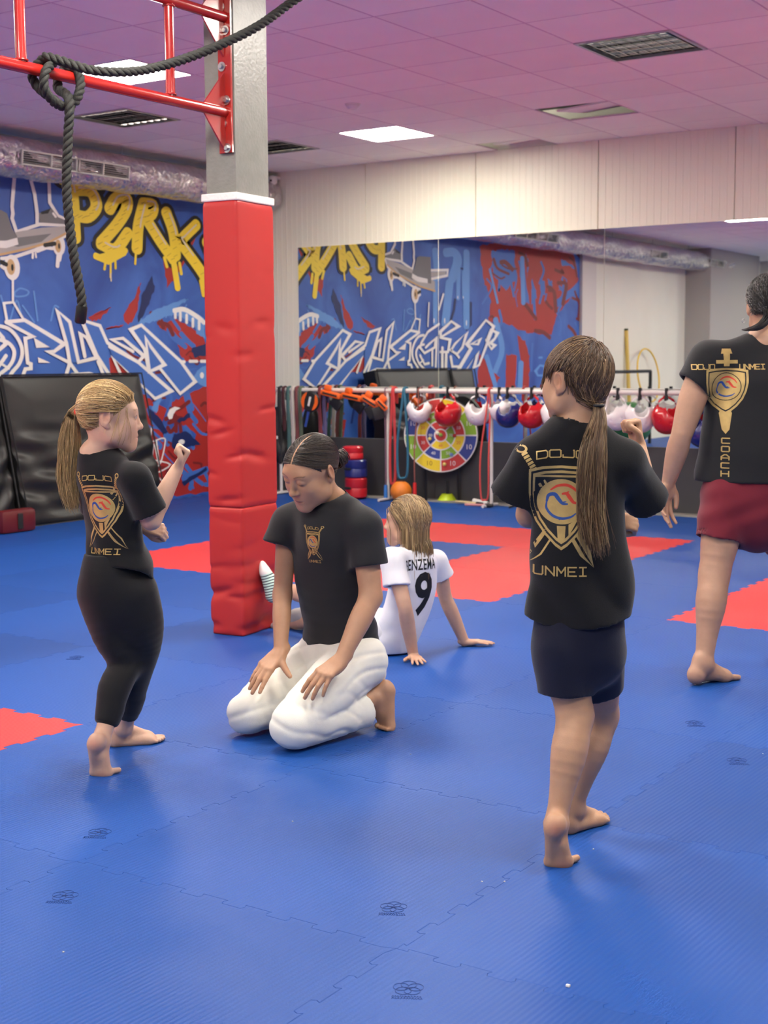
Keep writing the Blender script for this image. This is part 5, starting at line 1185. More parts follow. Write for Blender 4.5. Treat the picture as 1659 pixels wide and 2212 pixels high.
def hand(S, w, y, z, right, s=1.0, curl=(0.15, 0.2, 0.15), spread=0.06, fist=False, thumb=None, fcurl=None):
    """w wrist, y towards the fingers, z out of the back of the hand"""
    y = nrm(y); z = nrm(V(z)-y*np.dot(z, y)); x = np.cross(y, z)*(-1 if right else 1); R = np.stack([x, y, z], 1)
    W = lambda a, b, c: w+s*(R @ V(a, b, c))
    S.cone(w-y*0.02*s, W(0, 0.02, 0), 0.024*s, 0.026*s, 0.01*s, flat=z, ratio=0.75)
    kn = [(0.0265, 0.088), (0.0085, 0.092), (-0.0095, 0.087), (-0.0265, 0.078)]
    for (a, b) in kn: S.cone(W(a*0.55, 0.012, 0), W(a, b, 0.002), 0.0135*s, 0.0108*s, 0.010*s)
    S.ell(W(0.020, 0.035, -0.008), V(0.016, 0.03, 0.013)*s, R, 0.012*s); S.ell(W(-0.022, 0.035, -0.006), V(0.012, 0.03, 0.012)*s, R, 0.012*s)
    ln = [(0.042, 0.026, 0.020), (0.047, 0.030, 0.021), (0.043, 0.028, 0.020), (0.034, 0.020, 0.018)]; rr_ = [0.0098, 0.0102, 0.0096, 0.0084]
    tips = []
    for i in range(4):
        c = (1.45, 1.75, 1.1) if fist else (fcurl[i] if fcurl else curl)
        p = W(kn[i][0], kn[i][1], 0.0); a = 0.0; sp = spread*(1.5-i) if not fist else 0.0; r = rr_[i]*s
        for j in range(3):
            a += c[j]; d = R @ V(math.sin(sp)*math.cos(a), math.cos(sp)*math.cos(a), -math.sin(a))
            q = p+d*ln[i][j]*s; S.cone(p, q, r*(1-0.10*j), r*(0.90-0.10*j), 0.0028*s if j else 0.005*s); p = q
        tips.append(p)
    if thumb is None:
        thumb = [(0.020, 0.022, -0.008), (0.038, 0.050, -0.018), (0.030, 0.078, -0.040), (0.008, 0.088, -0.046)] if fist else [(0.018, 0.020, -0.006), (0.043, 0.052, -0.012), (0.056, 0.082, -0.013), (0.064, 0.106, -0.014)]
    S.chain([W(*t) for t in thumb], [0.0145*s, 0.0125*s, 0.0112*s, 0.0085*s], 0.005*s)
    return tips, [W(*t) for t in thumb]
def foot(S, a, y, z, right, s=1.0, toe=None, sock=False):
    """a ankle centre, y along the sole to the toes, z out of the instep; toe = direction of bent toes"""
    y = nrm(y); z = nrm(V(z)-y*np.dot(z, y)); x = np.cross(y, z)*(-1 if right else 1); R = np.stack([x, y, z], 1)
    W = lambda p, q, r: a+s*(R @ V(p, q, r)); E = lambda p, r, k=0.015: S.ell(W(*p), np.array(r)*s, R, k*s)
    E((0, -0.030, -0.052), (0.031, 0.036, 0.034)); S.cone(W(0, -0.012, 0.01), W(0, -0.030, -0.045), 0.026*s, 0.030*s, 0.02*s)
    E((0.025, 0.0, -0.008), (0.013, 0.014, 0.013), 0.014); E((-0.026, -0.004, -0.014), (0.012, 0.013, 0.013), 0.014)
    S.cone(W(0.0, 0.012, -0.018), W(0.010, 0.105, -0.056), 0.035*s, 0.023*s, 0.025*s)
    S.cone(W(-0.012, -0.02, -0.062), W(-0.022, 0.105, -0.066), 0.024*s, 0.020*s, 0.02*s)
    S.cone(W(0.008, 0.05, -0.052), W(0.022, 0.115, -0.062), 0.022*s, 0.022*s, 0.02*s)
    E((0.0, 0.118, -0.066), (0.044, 0.030, 0.019), 0.02)
    if sock:
        E((0.004, 0.140, -0.066), (0.040, 0.038, 0.018), 0.02); return W
    t = y if toe is None else nrm(toe); tx = x-t*np.dot(x, t); tx = nrm(tx)
    base = [(0.026, 0.130, 0.0130, 0.050), (0.008, 0.138, 0.0092, 0.044), (-0.007, 0.134, 0.0086, 0.038), (-0.021, 0.127, 0.0082, 0.033), (-0.034, 0.117, 0.0080, 0.027)]
    for i, (bx, by, r, L) in enumerate(base):
        p = W(bx, by, -0.070)
        if toe is not None and abs(t[2]) < 0.3: p = p+UP*max(0.0, r*0.95*s+0.0005-p[2])
        d = nrm(t+tx*(0.10-0.05*i)*(1 if i else 1.0)); S.cone(p, p+d*L*0.55*s, r*0.95*s, r*0.85*s, 0.008*s); S.cone(p+d*L*0.55*s, p+d*L*s-z*0.002*s*(toe is None), r*0.95*s, r*0.85*s, 0.003*s)
    return W
def foot_ankle(ball, y, z, right, s):
    """ankle place for which the ball of the foot touches the point ball"""
    y = nrm(y); z = nrm(V(z)-y*np.dot(z, y)); x = np.cross(y, z)*(-1 if right else 1); R = np.stack([x, y, z], 1)
    return V(ball)-s*(R @ V(0.0, 0.120, -0.080))
def crease(x, w=0.35): return np.exp(-(np.sin(x)/w)**2)     # narrow grooves
def rdg(x, p=1.6): return 0.5-np.abs(np.sin(x))**p          # sharp-crested folds
def garment(name, S, vox, m, parent, cuts=(), thick=0.012, folds=None, rel=2, origin=None, col=None):
    g, ax, lo = S.grid(vox)
    P = np.stack(np.meshgrid(*ax, indexing='ij'), -1)
    if folds is not None: g = g+folds(P).astype(np.float32)
    g = np.maximum(g, -(g+thick))
    for c in cuts:
        if c[0] == 'plane': g = np.maximum(g, (P-c[1]) @ nrm(c[2]))
        elif c[0] == 'wave': g = np.maximum(g, (P-c[1]) @ nrm(c[2])+c[3](P))
        elif c[0] == 'cyl':
            d = nrm(c[2]); q = P-c[1]; t = q @ d; rad = np.sqrt(np.maximum((q*q).sum(-1)-t*t, 0))
            g = np.maximum(g, -np.maximum(np.maximum(-t, rad-c[3]), t-c[4]))
        elif c[0] == 'bore':
            e = c[2]+nrm(c[2]-c[1])*0.06; bl, bh = np.minimum(c[1], e)-c[3]-vox, np.maximum(c[1], e)+c[3]+vox
            i0 = np.clip(np.floor((bl-lo)/vox).astype(int), 0, g.shape); i1 = np.clip(np.ceil((bh-lo)/vox).astype(int)+1, 0, g.shape); sl = tuple(slice(x, y) for x, y in zip(i0, i1)); Pq = P[sl]
            dd = nrm(c[2]-c[1]); t = (Pq-c[1]) @ dd; rad = np.sqrt(np.maximum((((Pq-c[1]))**2).sum(-1)-t*t, 0)); d = np.maximum(rad-c[3], -t)
            if c[4] is not None: d = np.maximum(d, -(c[4].at(Pq)-0.002))
            g[sl] = np.maximum(g[sl], -d)
        elif c[0] == 'sub': g = np.maximum(g, -c[1].at(P))
    v, q = surface_nets(g, lo, vox); v = relax(v, q, rel, 0.5)
    o = np_obj(name, v-(0 if origin is None else np.array(origin)), q, m, parent, True, None if col is None else col(v)); return o
def strand_mesh(name, C, r, cols, parent, origin, m=None, sides=3, thin=True):
    """C (n, k, 3) curves, r (k,) radii or (n,k), cols (n,3)"""
    C = np.asarray(C, float)
    if thin and C.shape[1] > 12:
        C = np.concatenate([C[:, :-1:2], C[:, -1:]], 1)
        if np.ndim(r): r = np.r_[r[:-1:2], r[-1]]
    n, k, _ = C.shape; T = np.gradient(C, axis=1); T /= np.maximum(np.linalg.norm(T, axis=2, keepdims=True), 1e-9)
    ref = np.where(np.abs(T[..., 2:3]) < 0.9, V(0, 0, 1.0), V(1.0, 0, 0)); A = np.cross(T, ref); A /= np.maximum(np.linalg.norm(A, axis=2, keepdims=True), 1e-9); Bv = np.cross(T, A)
    r = np.broadcast_to(r, (n, k))
    ang = 2*np.pi*np.arange(sides)/sides
    v = C[:, :, None]+r[..., None, None]*(A[:, :, None]*np.cos(ang)[:, None]+Bv[:, :, None]*np.sin(ang)[:, None])
    idx = np.arange(n*k*sides).reshape(n, k, sides); a = idx[:, :-1]; b = idx[:, 1:]
    q = np.stack([a, np.roll(a, -1, 2), np.roll(b, -1, 2), b], -1).reshape(-1, 4)
    col = np.repeat(np.asarray(cols)[:, None], k*sides, 1).reshape(-1, 3)
    return np_obj(name, v.reshape(-1, 3)-np.array(origin), q, m or M['hair'], parent, True, col)
def scalp(S, c, R, s, n, mask, seed=0):
    """random points on the head surface where mask(local) is true"""
    r = np.random.default_rng(seed); out = []; tot = 0
    while tot < n:
        d = r.normal(size=(max(600, int(n*0.9)), 3)); d[:, 2] = np.abs(d[:, 2])*np.where(r.uniform(size=len(d)) < 0.7, 1, -0.6); d /= np.linalg.norm(d, axis=1)[:, None]; p = c+s*V(0, 0, 0)+d*0.13*s+R@V(0, -0.01*s, 0.02*s)
        for _ in range(3): p = p-S.grad(p)*S.at(p)[:, None]*0.95
        l = ((p-c) @ R)/s; ok = mask(l); out.append(p[ok]); tot += ok.sum()
    return np.concatenate(out)[:n]
def flow(S, p, dirf, steps, step, hf, seed=0, jit=0.15):
    """grow strands over the head: dirf(p, i) desired direction, hf(i) height over scalp"""
    r = np.random.default_rng(seed); pts = [p.copy()]; off = r.normal(size=(len(p), 3))*jit
    hs = r.uniform(0.3, 1.0, len(p))
    for i in range(steps):
        g = S.grad(p); d = dirf(p, i); d = d/np.maximum(np.linalg.norm(d, axis=1, keepdims=True), 1e-9)+off; d = d-g*(d*g).sum(1, keepdims=True)*0.9; d /= np.maximum(np.linalg.norm(d, axis=1, keepdims=True), 1e-9)
        st = step if np.isscalar(step) else step(p, i); p = p+d*(st if np.isscalar(st) else st[:, None]); h = hf(i)*hs; sd = S.at(p); p = p+g*np.clip(h-sd, -0.02, 0.02)[:, None]; pts.append(p.copy())
    return np.stack(pts, 1)
def off_ears(C, hc, R, hs, zt=0.030, y0=-0.034, y1=0.022):
    """leave out strands that would cross the ears"""
    l = ((C-hc) @ R)/hs; bad = ((np.abs(l[..., 0]) > 0.062) & (l[..., 2] < zt) & (l[..., 2] > -0.05) & (l[..., 1] > y0) & (l[..., 1] < y1)).any(1); return ~bad
def hair_cols(n, base, var, seed=0, streak=None, sw=0.2):
    r = np.random.default_rng(seed); c = np.array(base)[None]*(1+var*r.normal(size=(n, 1))); c = np.clip(c, 0.004, 1)
    if streak is not None:
        m = r.uniform(size=n) < sw; c[m] = np.array(streak)*(1+0.2*r.normal(size=(m.sum(), 1)))
    return np.clip(c, 0.004, 1)
def tail(name, path, widths, n, cols, parent, origin, seed=0, r0=0.0011, k=26, flat=None, ratio=1.0, fray=0.0):
    """ponytail: many strands following a path, each holding its place in the bundle"""
    r = np.random.default_rng(seed); P = np.array(catmull(path, 8)); L = np.r_[0, np.cumsum(np.linalg.norm(np.diff(P, axis=0), axis=1))]; S_ = np.linspace(0, L[-1], k)
    X = np.stack([np.interp(S_, L, P[:, i]) for i in range(3)], 1); T = np.gradient(X, axis=0); T /= np.linalg.norm(T, axis=1)[:, None]
    A = nrm(flat) if flat is not None else V(1.0, 0, 0); Bx = np.cross(T, A); Bx /= np.linalg.norm(Bx, axis=1)[:, None]; Ax = np.cross(Bx, T)
    w = np.interp(np.linspace(0, 1, k), np.linspace(0, 1, len(widths)), widths)
    a = r.uniform(0, 2*np.pi, n); rad = np.sqrt(r.uniform(0, 1, n)); u = rad*np.cos(a); v = rad*np.sin(a)*ratio
    ph = r.uniform(0, 6.28, n); wob = 0.10*np.sin(np.linspace(0, 7, k)[None]*r.uniform(0.6, 1.4, n)[:, None]+ph[:, None])
    U = (u[:, None]+wob)*w[None]; Vv = (v[:, None]+wob*0.6*ratio)*w[None]
    C = X[None]+U[..., None]*Bx[None]+Vv[..., None]*Ax[None]
    if fray: C += (np.linspace(0, 1, k)[None, :, None]**3)*r.normal(size=(n, 1, 3))*fray
    C[:, :, :] = C
    ends = r.uniform(0.82, 1.0, n); t = np.linspace(0, 1, k)
    idx = ends[:, None]*t[None]*(k-1); i0 = np.clip(idx.astype(int), 0, k-2); f = (idx-i0)[..., None]
    C = np.take_along_axis(C, i0[..., None], 1)*(1-f)+np.take_along_axis(C, i0[..., None]+1, 1)*f
    rr2 = r0*np.interp(t, [0, 0.8, 1], [1, 1, 0.35])
    return strand_mesh(name, C, rr2, cols, parent, origin)
# ---- flat prints laid on cloth
BVHC = {}
def project(o, target, direction, off=0.0015, origin=None, dist=0.3):
    """move the vertices of o (world coordinates) along direction until they lie on target"""
    me = target.data; Mw = target.matrix_world if False else None
    vs = np.empty(len(me.vertices)*3, np.float32); me.vertices.foreach_get('co', vs); vs = vs.reshape(-1, 3)+np.array(origin)
    if me.name not in BVHC:
        lt = np.empty(len(me.loops), np.int32); me.loops.foreach_get('vertex_index', lt); BVHC[me.name] = BVHTree.FromPolygons(vs.tolist(), lt.reshape(-1, 4).tolist())
    bvh = BVHC[me.name]; d = Vector(direction).normalized()
    for v in o.data.vertices:
        p = v.co.copy(); hit = bvh.ray_cast(p-d*0.5, d, 1.2)
        if hit[0] is None or (hit[0]-p).length > 0.42: hit = bvh.find_nearest(p+d*dist)
        if hit[0] is not None: v.co = hit[0]-d*off
    o.data.update()
def densify(bm, L=0.006):
    for _ in range(4):
        bmesh.ops.triangulate(bm, faces=bm.faces)
        es = [e for e in bm.edges if e.calc_length() > L]
        if not es: break
        bmesh.ops.subdivide_edges(bm, edges=es, cuts=1)
class Print:
    """2D drawing (x right, y up, metres) placed on a plane and pressed onto cloth"""
    def __init__(s, c, x, y, d, cloth_o, origin): s.c, s.x, s.y, s.d, s.o, s.origin, s.n = V(c), nrm(x), nrm(y), nrm(d), cloth_o, origin, 0
    def add(s, name, polys, m, off=0.0015):
        bm = bmesh.new()
        for pg in polys:
            try: bm.faces.new([bm.verts.new(s.c+s.x*a+s.y*b) for a, b in pg])
            except ValueError: pass
        densify(bm); s.n += 1
        me = bpy.data.meshes.new(name); bm.to_mesh(me); bm.free(); me.materials.append(m); o = bpy.data.objects.new(name, me); link(o, s.o)
        project(o, s.o, s.d, 0.0006+0.00012*s.n, s.origin)
        for v in me.vertices: v.co = v.co-Vector(s.origin)
        return o
    def text(s, name, txt, cx, cy, h, m, arc=0.0, sx=1.0, bold=0.0, spacing=1.0, rot=0.0):
        t = text_mesh(txt, h*1.38, name, m, s.o, 0.0, bold=bold, spacing=spacing); me = t.data
        bm = bmesh.new(); bm.from_mesh(me); densify(bm, 0.008); bm.to_mesh(me); bm.free(); s.n += 1
        for v in me.vertices:
            x, y = v.co.x*sx, v.co.y
            x, y = x*math.cos(rot)-y*math.sin(rot), x*math.sin(rot)+y*math.cos(rot)
            y -= arc*x*x; v.co = Vector(s.c+s.x*(cx+x)+s.y*(cy+y))
        project(t, s.o, s.d, 0.0006+0.00012*s.n, s.origin)
        for v in me.vertices: v.co = v.co-Vector(s.origin)
        return t
def ring_poly(outer, inner):
    """two nested outlines of equal length -> quads"""
    n = len(outer); return [[outer[i], outer[(i+1) % n], inner[(i+1) % n], inner[i]] for i in range(n)]
def shield(w, h, n=14):
    """heater shield outline, centre top origin"""
    r = [(w*0.5, 0.0), (w*0.50, -h*0.12), (w*0.49, -h*0.30), (w*0.45, -h*0.48), (w*0.37, -h*0.66), (w*0.24, -h*0.82), (w*0.09, -h*0.95), (0, -h)]
    top = [(-w*0.5, 0.0), (-w*0.3, h*0.035), (0, h*0.05), (w*0.3, h*0.035)]
    return top+r+[(-x, y) for x, y in reversed(r[1:-1])]
def scaled(pts, k, c): return [(c[0]+(x-c[0])*k, c[1]+(y-c[1])*k) for x, y in pts]
def arcband(r0, r1, a0, a1, c=(0, 0), n=14, taper=True):
    o = []; mid = (r0+r1)/2
    for k in range(n+1):
        t = k/n; a = math.radians(a0+(a1-a0)*t); th = (r1-r0)/2*(math.sin(math.pi*min(1, 0.12+t*0.95)) if taper else 1); o.append((c[0]+(mid+th)*math.cos(a), c[1]+(mid+th)*math.sin(a)))
    for k in range(n, -1, -1):
        t = k/n; a = math.radians(a0+(a1-a0)*t); th = (r1-r0)/2*(math.sin(math.pi*min(1, 0.12+t*0.95)) if taper else 1); o.append((c[0]+(mid-th)*math.cos(a), c[1]+(mid-th)*math.sin(a)))
    return o
def line(a, b, w):
    d = Vector((b[0]-a[0], b[1]-a[1])); n = Vector((-d.y, d.x)).normalized()*w/2; return [(a[0]+n.x, a[1]+n.y), (b[0]+n.x, b[1]+n.y), (b[0]-n.x, b[1]-n.y), (a[0]-n.x, a[1]-n.y)]
M['gold'] = mat('gold foil print', srgb(194, 164, 100), 0.42, metal=0.25, noise=0.2, nscale=30); M['pred'] = mat('red print', srgb(206, 62, 40), 0.6); M['pblue'] = mat('blue print', srgb(36, 74, 140), 0.6); M['pblack'] = mat('black print', srgb(14, 14, 15), 0.7)
def emblem_disc(P, c, r, tag_=True):
    n = 40; P.add('emblem_disc', [[(c[0]+r*math.cos(2*math.pi*k/n), c[1]+r*math.sin(2*math.pi*k/n)) for k in range(n)]], M['gold'])
    def rib(pts, w):
        Q = catmull([(c[0]+x*r, c[1]+y*r) for x, y in pts], 6); n_ = len(Q); L_, R_ = [], []
        for i in range(n_):
            d = Q[min(i+1, n_-1)]-Q[max(i-1, 0)]; d = d/max(np.linalg.norm(d), 1e-9); h = w*r*0.5*(0.25+0.75*math.sin(math.pi*(0.1+0.85*i/(n_-1)))); L_.append((Q[i][0]-d[1]*h, Q[i][1]+d[0]*h)); R_.append((Q[i][0]+d[1]*h, Q[i][1]-d[0]*h))
        return [[L_[i], R_[i], R_[i+1], L_[i+1]] for i in range(n_-1)]
    P.add('red_dragon', rib([(-0.45, 0.50), (-0.15, 0.70), (0.25, 0.73), (0.60, 0.52), (0.78, 0.25)], 0.13)+rib([(0.02, 0.34), (0.22, 0.36), (0.36, 0.18), (0.52, -0.02), (0.74, -0.06)], 0.16)+rib([(0.2, 0.38), (0.32, 0.46)], 0.07), M['pred'])
    P.add('blue_dragon', rib([(-0.60, -0.02), (-0.52, 0.26), (-0.28, 0.32), (-0.10, 0.10), (0.06, -0.08), (0.28, -0.10)], 0.17)+rib([(-0.60, -0.02), (-0.60, -0.32), (-0.36, -0.62), (0.02, -0.74), (0.40, -0.66), (0.62, -0.50)], 0.12)+rib([(-0.1, -0.8), (0.05, -0.7)], 0.07)+rib([(0.06, -0.02), (0.22, 0.0)], 0.06), M['pblue'])
GLYPH = {'D': [[(0, 0), (0, 1), (.85, 1), (1, .8), (1, .2), (.85, 0), (0, 0)]], 'O': [[(0.1, 0), (0, .12), (0, .88), (.1, 1), (.9, 1), (1, .88), (1, .12), (.9, 0), (.1, 0)]], 'J': [[(.95, 1), (1, 1), (1, .15), (.88, 0), (0, 0), (0, .3)]], 'U': [[(0, 1), (0, .15), (.12, 0), (.88, 0), (1, .15), (1, 1)]], 'N': [[(0, 0), (0, 1), (1, 0), (1, 1)]], 'M': [[(0, 0), (0, 1), (.5, .35), (1, 1), (1, 0)]], 'E': [[(1, 1), (0, 1), (0, 0), (1, 0)], [(0, .5), (.8, .5)]], 'I': [[(0.1, 1), (.9, 1)], [(.5, 1), (.5, 0)], [(.1, 0), (.9, 0)]], 'C': [[(1, 1), (.1, 1), (0, .88), (0, .12), (.1, 0), (1, 0)]], 'A': [[(0, 0), (0, .6), (.35, 1), (.65, 1), (1, .6), (1, 0)], [(0, .35), (1, .35)]], 'H': [[(0, 0), (0, 1)], [(1, 0), (1, 1)], [(0, .5), (1, .5)]]}
def stroke_text(P, name, txt, cx, cy, h, w, gap, lw, m, arc=0.0, vertical=False):
    polys = []; n = len(txt); tot = n*w+(n-1)*gap
    for i, ch in enumerate(txt):
        ox, oy = (cx-tot/2+i*(w+gap), cy-h/2) if not vertical else (cx-w/2, cy-i*(h+gap)-h/2)
        for st in GLYPH[ch]:
            q = [(ox+a*w, oy+b*h) for a, b in st]; q = [(x, y-arc*(x-cx)**2) for x, y in q]
            for a, b in zip(q[:-1], q[1:]):
                d = Vector((b[0]-a[0], b[1]-a[1]))
                if d.length < 1e-6: continue
                d = d.normalized()*lw*0.45; polys.append(line((a[0]-d.x, a[1]-d.y), (b[0]+d.x, b[1]+d.y), lw))
    return P.add(name, polys, m)
def club_logo(P, k=1.0, words=True):
    """crossed swords behind a ringed shield, club name above and below; k = scale, shield about 0.20 k wide"""
    w, h = 0.185*k, 0.235*k; sh = shield(w, h); c = (0, -h*0.42)
    sw = []
    for sx in (-1, 1):
        hx, hy = sx*0.113*k, 0.058*k; tx, ty = -sx*0.094*k, -0.285*k; d = Vector((tx-hx, ty-hy)).normalized(); n = Vector((-d.y, d.x))
        g0 = Vector((hx, hy)); g1 = g0+d*0.075*k
        for j in range(6): a = g0+d*(0.012+0.0105*j)*k; b = a+d*0.0075*k; sw.append([tuple(a+n*0.008*k), tuple(b+n*0.009*k), tuple(b-n*0.009*k), tuple(a-n*0.008*k)])
        pm = [(g0.x+0.017*k*math.cos(t), g0.y+0.012*k*math.sin(t)) for t in np.linspace(0, 2*math.pi, 17)[:-1]]; sw += ring_poly(pm, scaled(pm, 0.6, (g0.x, g0.y)))
        sw.append(line(tuple(g1-n*0.02*k), tuple(g1+n*0.02*k), 0.008*k))
        bl0 = g1; bl1 = Vector((tx, ty)); sw.append([tuple(bl0+n*0.011*k), tuple(bl1-d*0.05*k+n*0.017*k), tuple(bl1), tuple(bl1-d*0.05*k+n*0.012*k), tuple(bl0+n*0.006*k)])
        sw.append([tuple(bl0-n*0.011*k), tuple(bl1-d*0.05*k-n*0.017*k), tuple(bl1), tuple(bl1-d*0.04*k-n*0.006*k), tuple(bl0-n*0.003*k)])
    P.add('crossed_swords', sw, M['gold'])
    P.add('shield_ground', [sh], M['pblack'])
    s1 = scaled(sh, 0.93, c); s2 = scaled(sh, 0.87, c); s3 = scaled(sh, 0.80, c); s4 = scaled(sh, 0.77, c)
    P.add('shield_rim', ring_poly(sh, s1)+ring_poly(s2, s3), M['gold'])
    P.add('shield_bar', [line((-w*0.40, -h*0.085), (w*0.40, -h*0.085), 0.006*k)], M['gold']); P.add('shield_blade', [[(-0.012*k, -h*0.70), (0.012*k, -h*0.70), (0.010*k, -h*0.86), (0, -h*0.92), (-0.010*k, -h*0.86)]], M['gold']); P.add('shield_facet', [[(0.02*k, -h*0.68), (w*0.26, -h*0.60), (w*0.14, -h*0.78), (0.02*k, -h*0.86)]], M['gold'])
    emblem_disc(P, (0, -h*0.40), 0.066*k)
    if words:
        stroke_text(P, 'club_name_upper', 'DOJO', 0, 0.046*k, 0.021*k, 0.031*k, 0.006*k, 0.0036*k, M['gold'], 1.2/k); stroke_text(P, 'club_name_lower', 'UNMEI', 0, -h-0.062*k, 0.025*k, 0.023*k, 0.008*k, 0.0042*k, M['gold'])
# ================================================================== boy seen from behind, in a fighting stance
def build_boy():
    D = 3.58; J = lambda x, y, d=0.0: atd(x, y, D+d)
    fw = vec(0.12, 0.99); rt = nrm(np.cross(fw, UP)); loc = onZ(1235, 1830, 0)
    B = Body((0.50, 0.285, 0.17))
    hf = vec(-0.58, 0.80, 0.02); hr = nrm(np.cross(hf, UP)); R = np.stack([hr, hf, nrm(np.cross(hr, hf))], 1)
    hc = J(1248, 824, 0.0); hs = 0.94; nk = J(1243, 945, -0.01)
    hairb = np.array([0.105, 0.058, 0.030])
    HS, W = head(B, hc, R, hs, True, nk, 0.047, hairc=hairb*0.8, ears=(-1, 1))
    # arms
    A = B.new(0.003); sh, el, wr = J(1345, 1000, 0.0), J(1396, 1090, 0.13), J(1379, 962, 0.235)
    A.chain([sh, (sh+el)/2, el], [0.040, 0.036, 0.031], 0.02); A.chain([el, el*0.65+wr*0.35, wr], [0.031, 0.033, 0.021], 0.02)
    hand(A, wr, nrm(J(1372, 925, 0.235)-wr), vec(0.75, 0.35, 0.2), True, 0.74, fist=True)
    A = B.new(0.003); sh, el, wr = J(1155, 1000, 0.0), J(1143, 1112, 0.08), J(1322, 1122, 0.24)
    A.chain([sh, (sh+el)/2, el], [0.040, 0.036, 0.031], 0.02); A.chain([el, el*0.65+wr*0.35, wr], [0.031, 0.033, 0.021], 0.02)
    hand(A, wr, nrm(J(1370, 1130, 0.235)-wr), vec(0.1, -0.8, 0.4), False, 0.74, fist=True)
    # legs
    yb = nrm(fw*0.42-UP*0.90+rt*0.06); zb = nrm(fw*0.90+UP*0.42); an = foot_ankle(onZ(1206, 1872, 0.0)+UP*0.001, yb, zb, False, 0.80)
    L = B.new(0.003); hip, kn = J(1212, 1400, 0.0), J(1243, 1545, -0.02)
    L.chain([hip, (hip+kn)/2, kn], [0.068, 0.058, 0.043], 0.03); L.chain([kn, kn*0.68+an*0.32-fw*0.012, kn*0.3+an*0.7-fw*0.006, an], [0.042, 0.048, 0.033, 0.0265], 0.03)
    FW = foot(L, an, yb, zb, False, 0.80, toe=nrm(fw*0.75+rt*0.55))
    L = B.new(0.003); hip, kn, an = J(1288, 1400, 0.05), J(1300, 1545, 0.16), J(1238, 1742, 0.15)
    L.chain([hip, (hip+kn)/2, kn], [0.068, 0.058, 0.042], 0.03); L.chain([kn, kn*0.68+an*0.32-fw*0.012, kn*0.3+an*0.7-fw*0.005, an], [0.041, 0.046, 0.032, 0.0265], 0.03)
    foot(L, V(an[0], an[1], 0.068), nrm(onZ(1305, 1762, 0)-onZ(1232, 1786, 0)), UP, True, 0.80); L.cone(an, V(an[0], an[1], 0.068), 0.0265, 0.027, 0.02)
    T = B.new(0.008); T.chain([J(1248, 1010), J(1250, 1150), J(1252, 1390)], [0.075, 0.075, 0.085], 0.05, flat=fw, ratio=0.7)
    T.cone(J(1160, 1000), J(1340, 1000), 0.035, 0.035, 0.03); T.cone(J(1215, 1395), J(1288, 1395, 0.05), 0.06, 0.06, 0.03)
    # colours: scalp under the hair, pink heels
    loc_l = lambda v: ((v-hc) @ R)/hs
    def hairline(l): x, y, z = l.T; return ((z > 0.045-0.55*np.clip(y-0.02, -1, 1)*0+0.0) & (y < 0.085)) | ((z > -0.015-0.02*(y < -0.05)) & (y < 0.02) & ~((np.abs(x) > 0.060) & (z < 0.032) & (y > -0.036))) | ((y < -0.045) & (z > -0.055))
    def hz(v): l = loc_l(v); return (hairline(l) & (np.linalg.norm(l, axis=1) < 0.16) & (l[:, 2] > -0.06)).astype(float)
    B.zonef(hz, hairb*0.7)
    for c_, r in ((FW(0, -0.04, -0.085), 0.034), (FW(0.015, 0.12, -0.085), 0.034)): B.zone(c_, r, (0.52, 0.19, 0.13), 0.6, 0.9)
    B.zone(FW(0.0, 0.03, -0.075), 0.022, (0.34, 0.22, 0.19), 0.4, 0.9)
    body = B.build('person', loc)
    tag(body, 'boy with a brown ponytail in black T-shirt and navy shorts, standing with one fist raised', 'person')
    # T-shirt
    S = Sdf(); TS = Sdf(); bores = []
    for q_ in (S, TS): q_.chain([J(1247, 1003, 0.0), J(1248, 1100, 0.0), J(1253, 1240, 0.0), J(1255, 1400, 0.01), J(1255, 1440, 0.01)], [0.118, 0.122, 0.132, 0.145, 0.147], 0.04, flat=fw, ratio=0.64)
    S.cone(J(1243, 950, -0.008), J(1246, 995, 0), 0.072, 0.090, 0.05, flat=fw, ratio=0.9)
    for (a, b, c, d2) in (((1205, 967), (1155, 995), (1108, 1076), 0.03), ((1288, 967), (1346, 1000), (1397, 1082), 0.095)):
        S.cone(J(*a), J(*b), 0.042, 0.052, 0.04); e0, e1 = J(*b), J(*c, d2); S.cap(e0, e1, 0.054, 0.064, 0.03); bores.append(('bore', e0*0.45+e1*0.55, e1, 0.047, TS))
    def folds(P):
        q = P-J(1250, 1200); u, f_, z = q @ rt, q @ fw, q[..., 2]
        low = np.clip((0.10-z)/0.25, 0, 1)
        return 0.010*low*rdg(15*z+6*u+1.5*np.sin(11*u))+0.004*crease(18*u+7*z+np.sin(9*z), 0.5)*np.clip((0.02-z)/0.15, 0, 1)+0.003*np.sin(24*u-18*z)
    NS = Sdf().cone(J(1243, 952, -0.01), J(1243, 880, 0.0), 0.049, 0.052, 0.001)
    hemz = J(1255, 1366, -0.09)[2]
    M['tee_black'] = cloth('black cotton', srgb(21, 21, 23), 0.9)
    tee = garment('t_shirt', S, 0.005, M['tee_black'], body, [('wave', V(0, 0, hemz), -UP, lambda P: 1.5*((P-J(1250, 1200)) @ rt)**2+0.003*np.sin(16*((P-J(1250, 1200)) @ rt)+1)), ('sub', NS)]+bores, folds=folds, origin=loc)
    tag(tee, 'loose black T-shirt with a gold shield print on the back')
    Pn = Print(J(1240, 1030, -0.3), RH, UP, FH, tee, loc); club_logo(Pn, 0.88)
    # shorts
    S = Sdf(); S.cone(J(1252, 1350, 0.01), J(1250, 1405, 0.01), 0.118, 0.12, 0.03, flat=fw, ratio=0.75)
    l0, l1, r0, r1 = J(1216, 1400, 0.0), J(1219, 1530, -0.01), J(1285, 1400, 0.05), J(1292, 1520, 0.13)
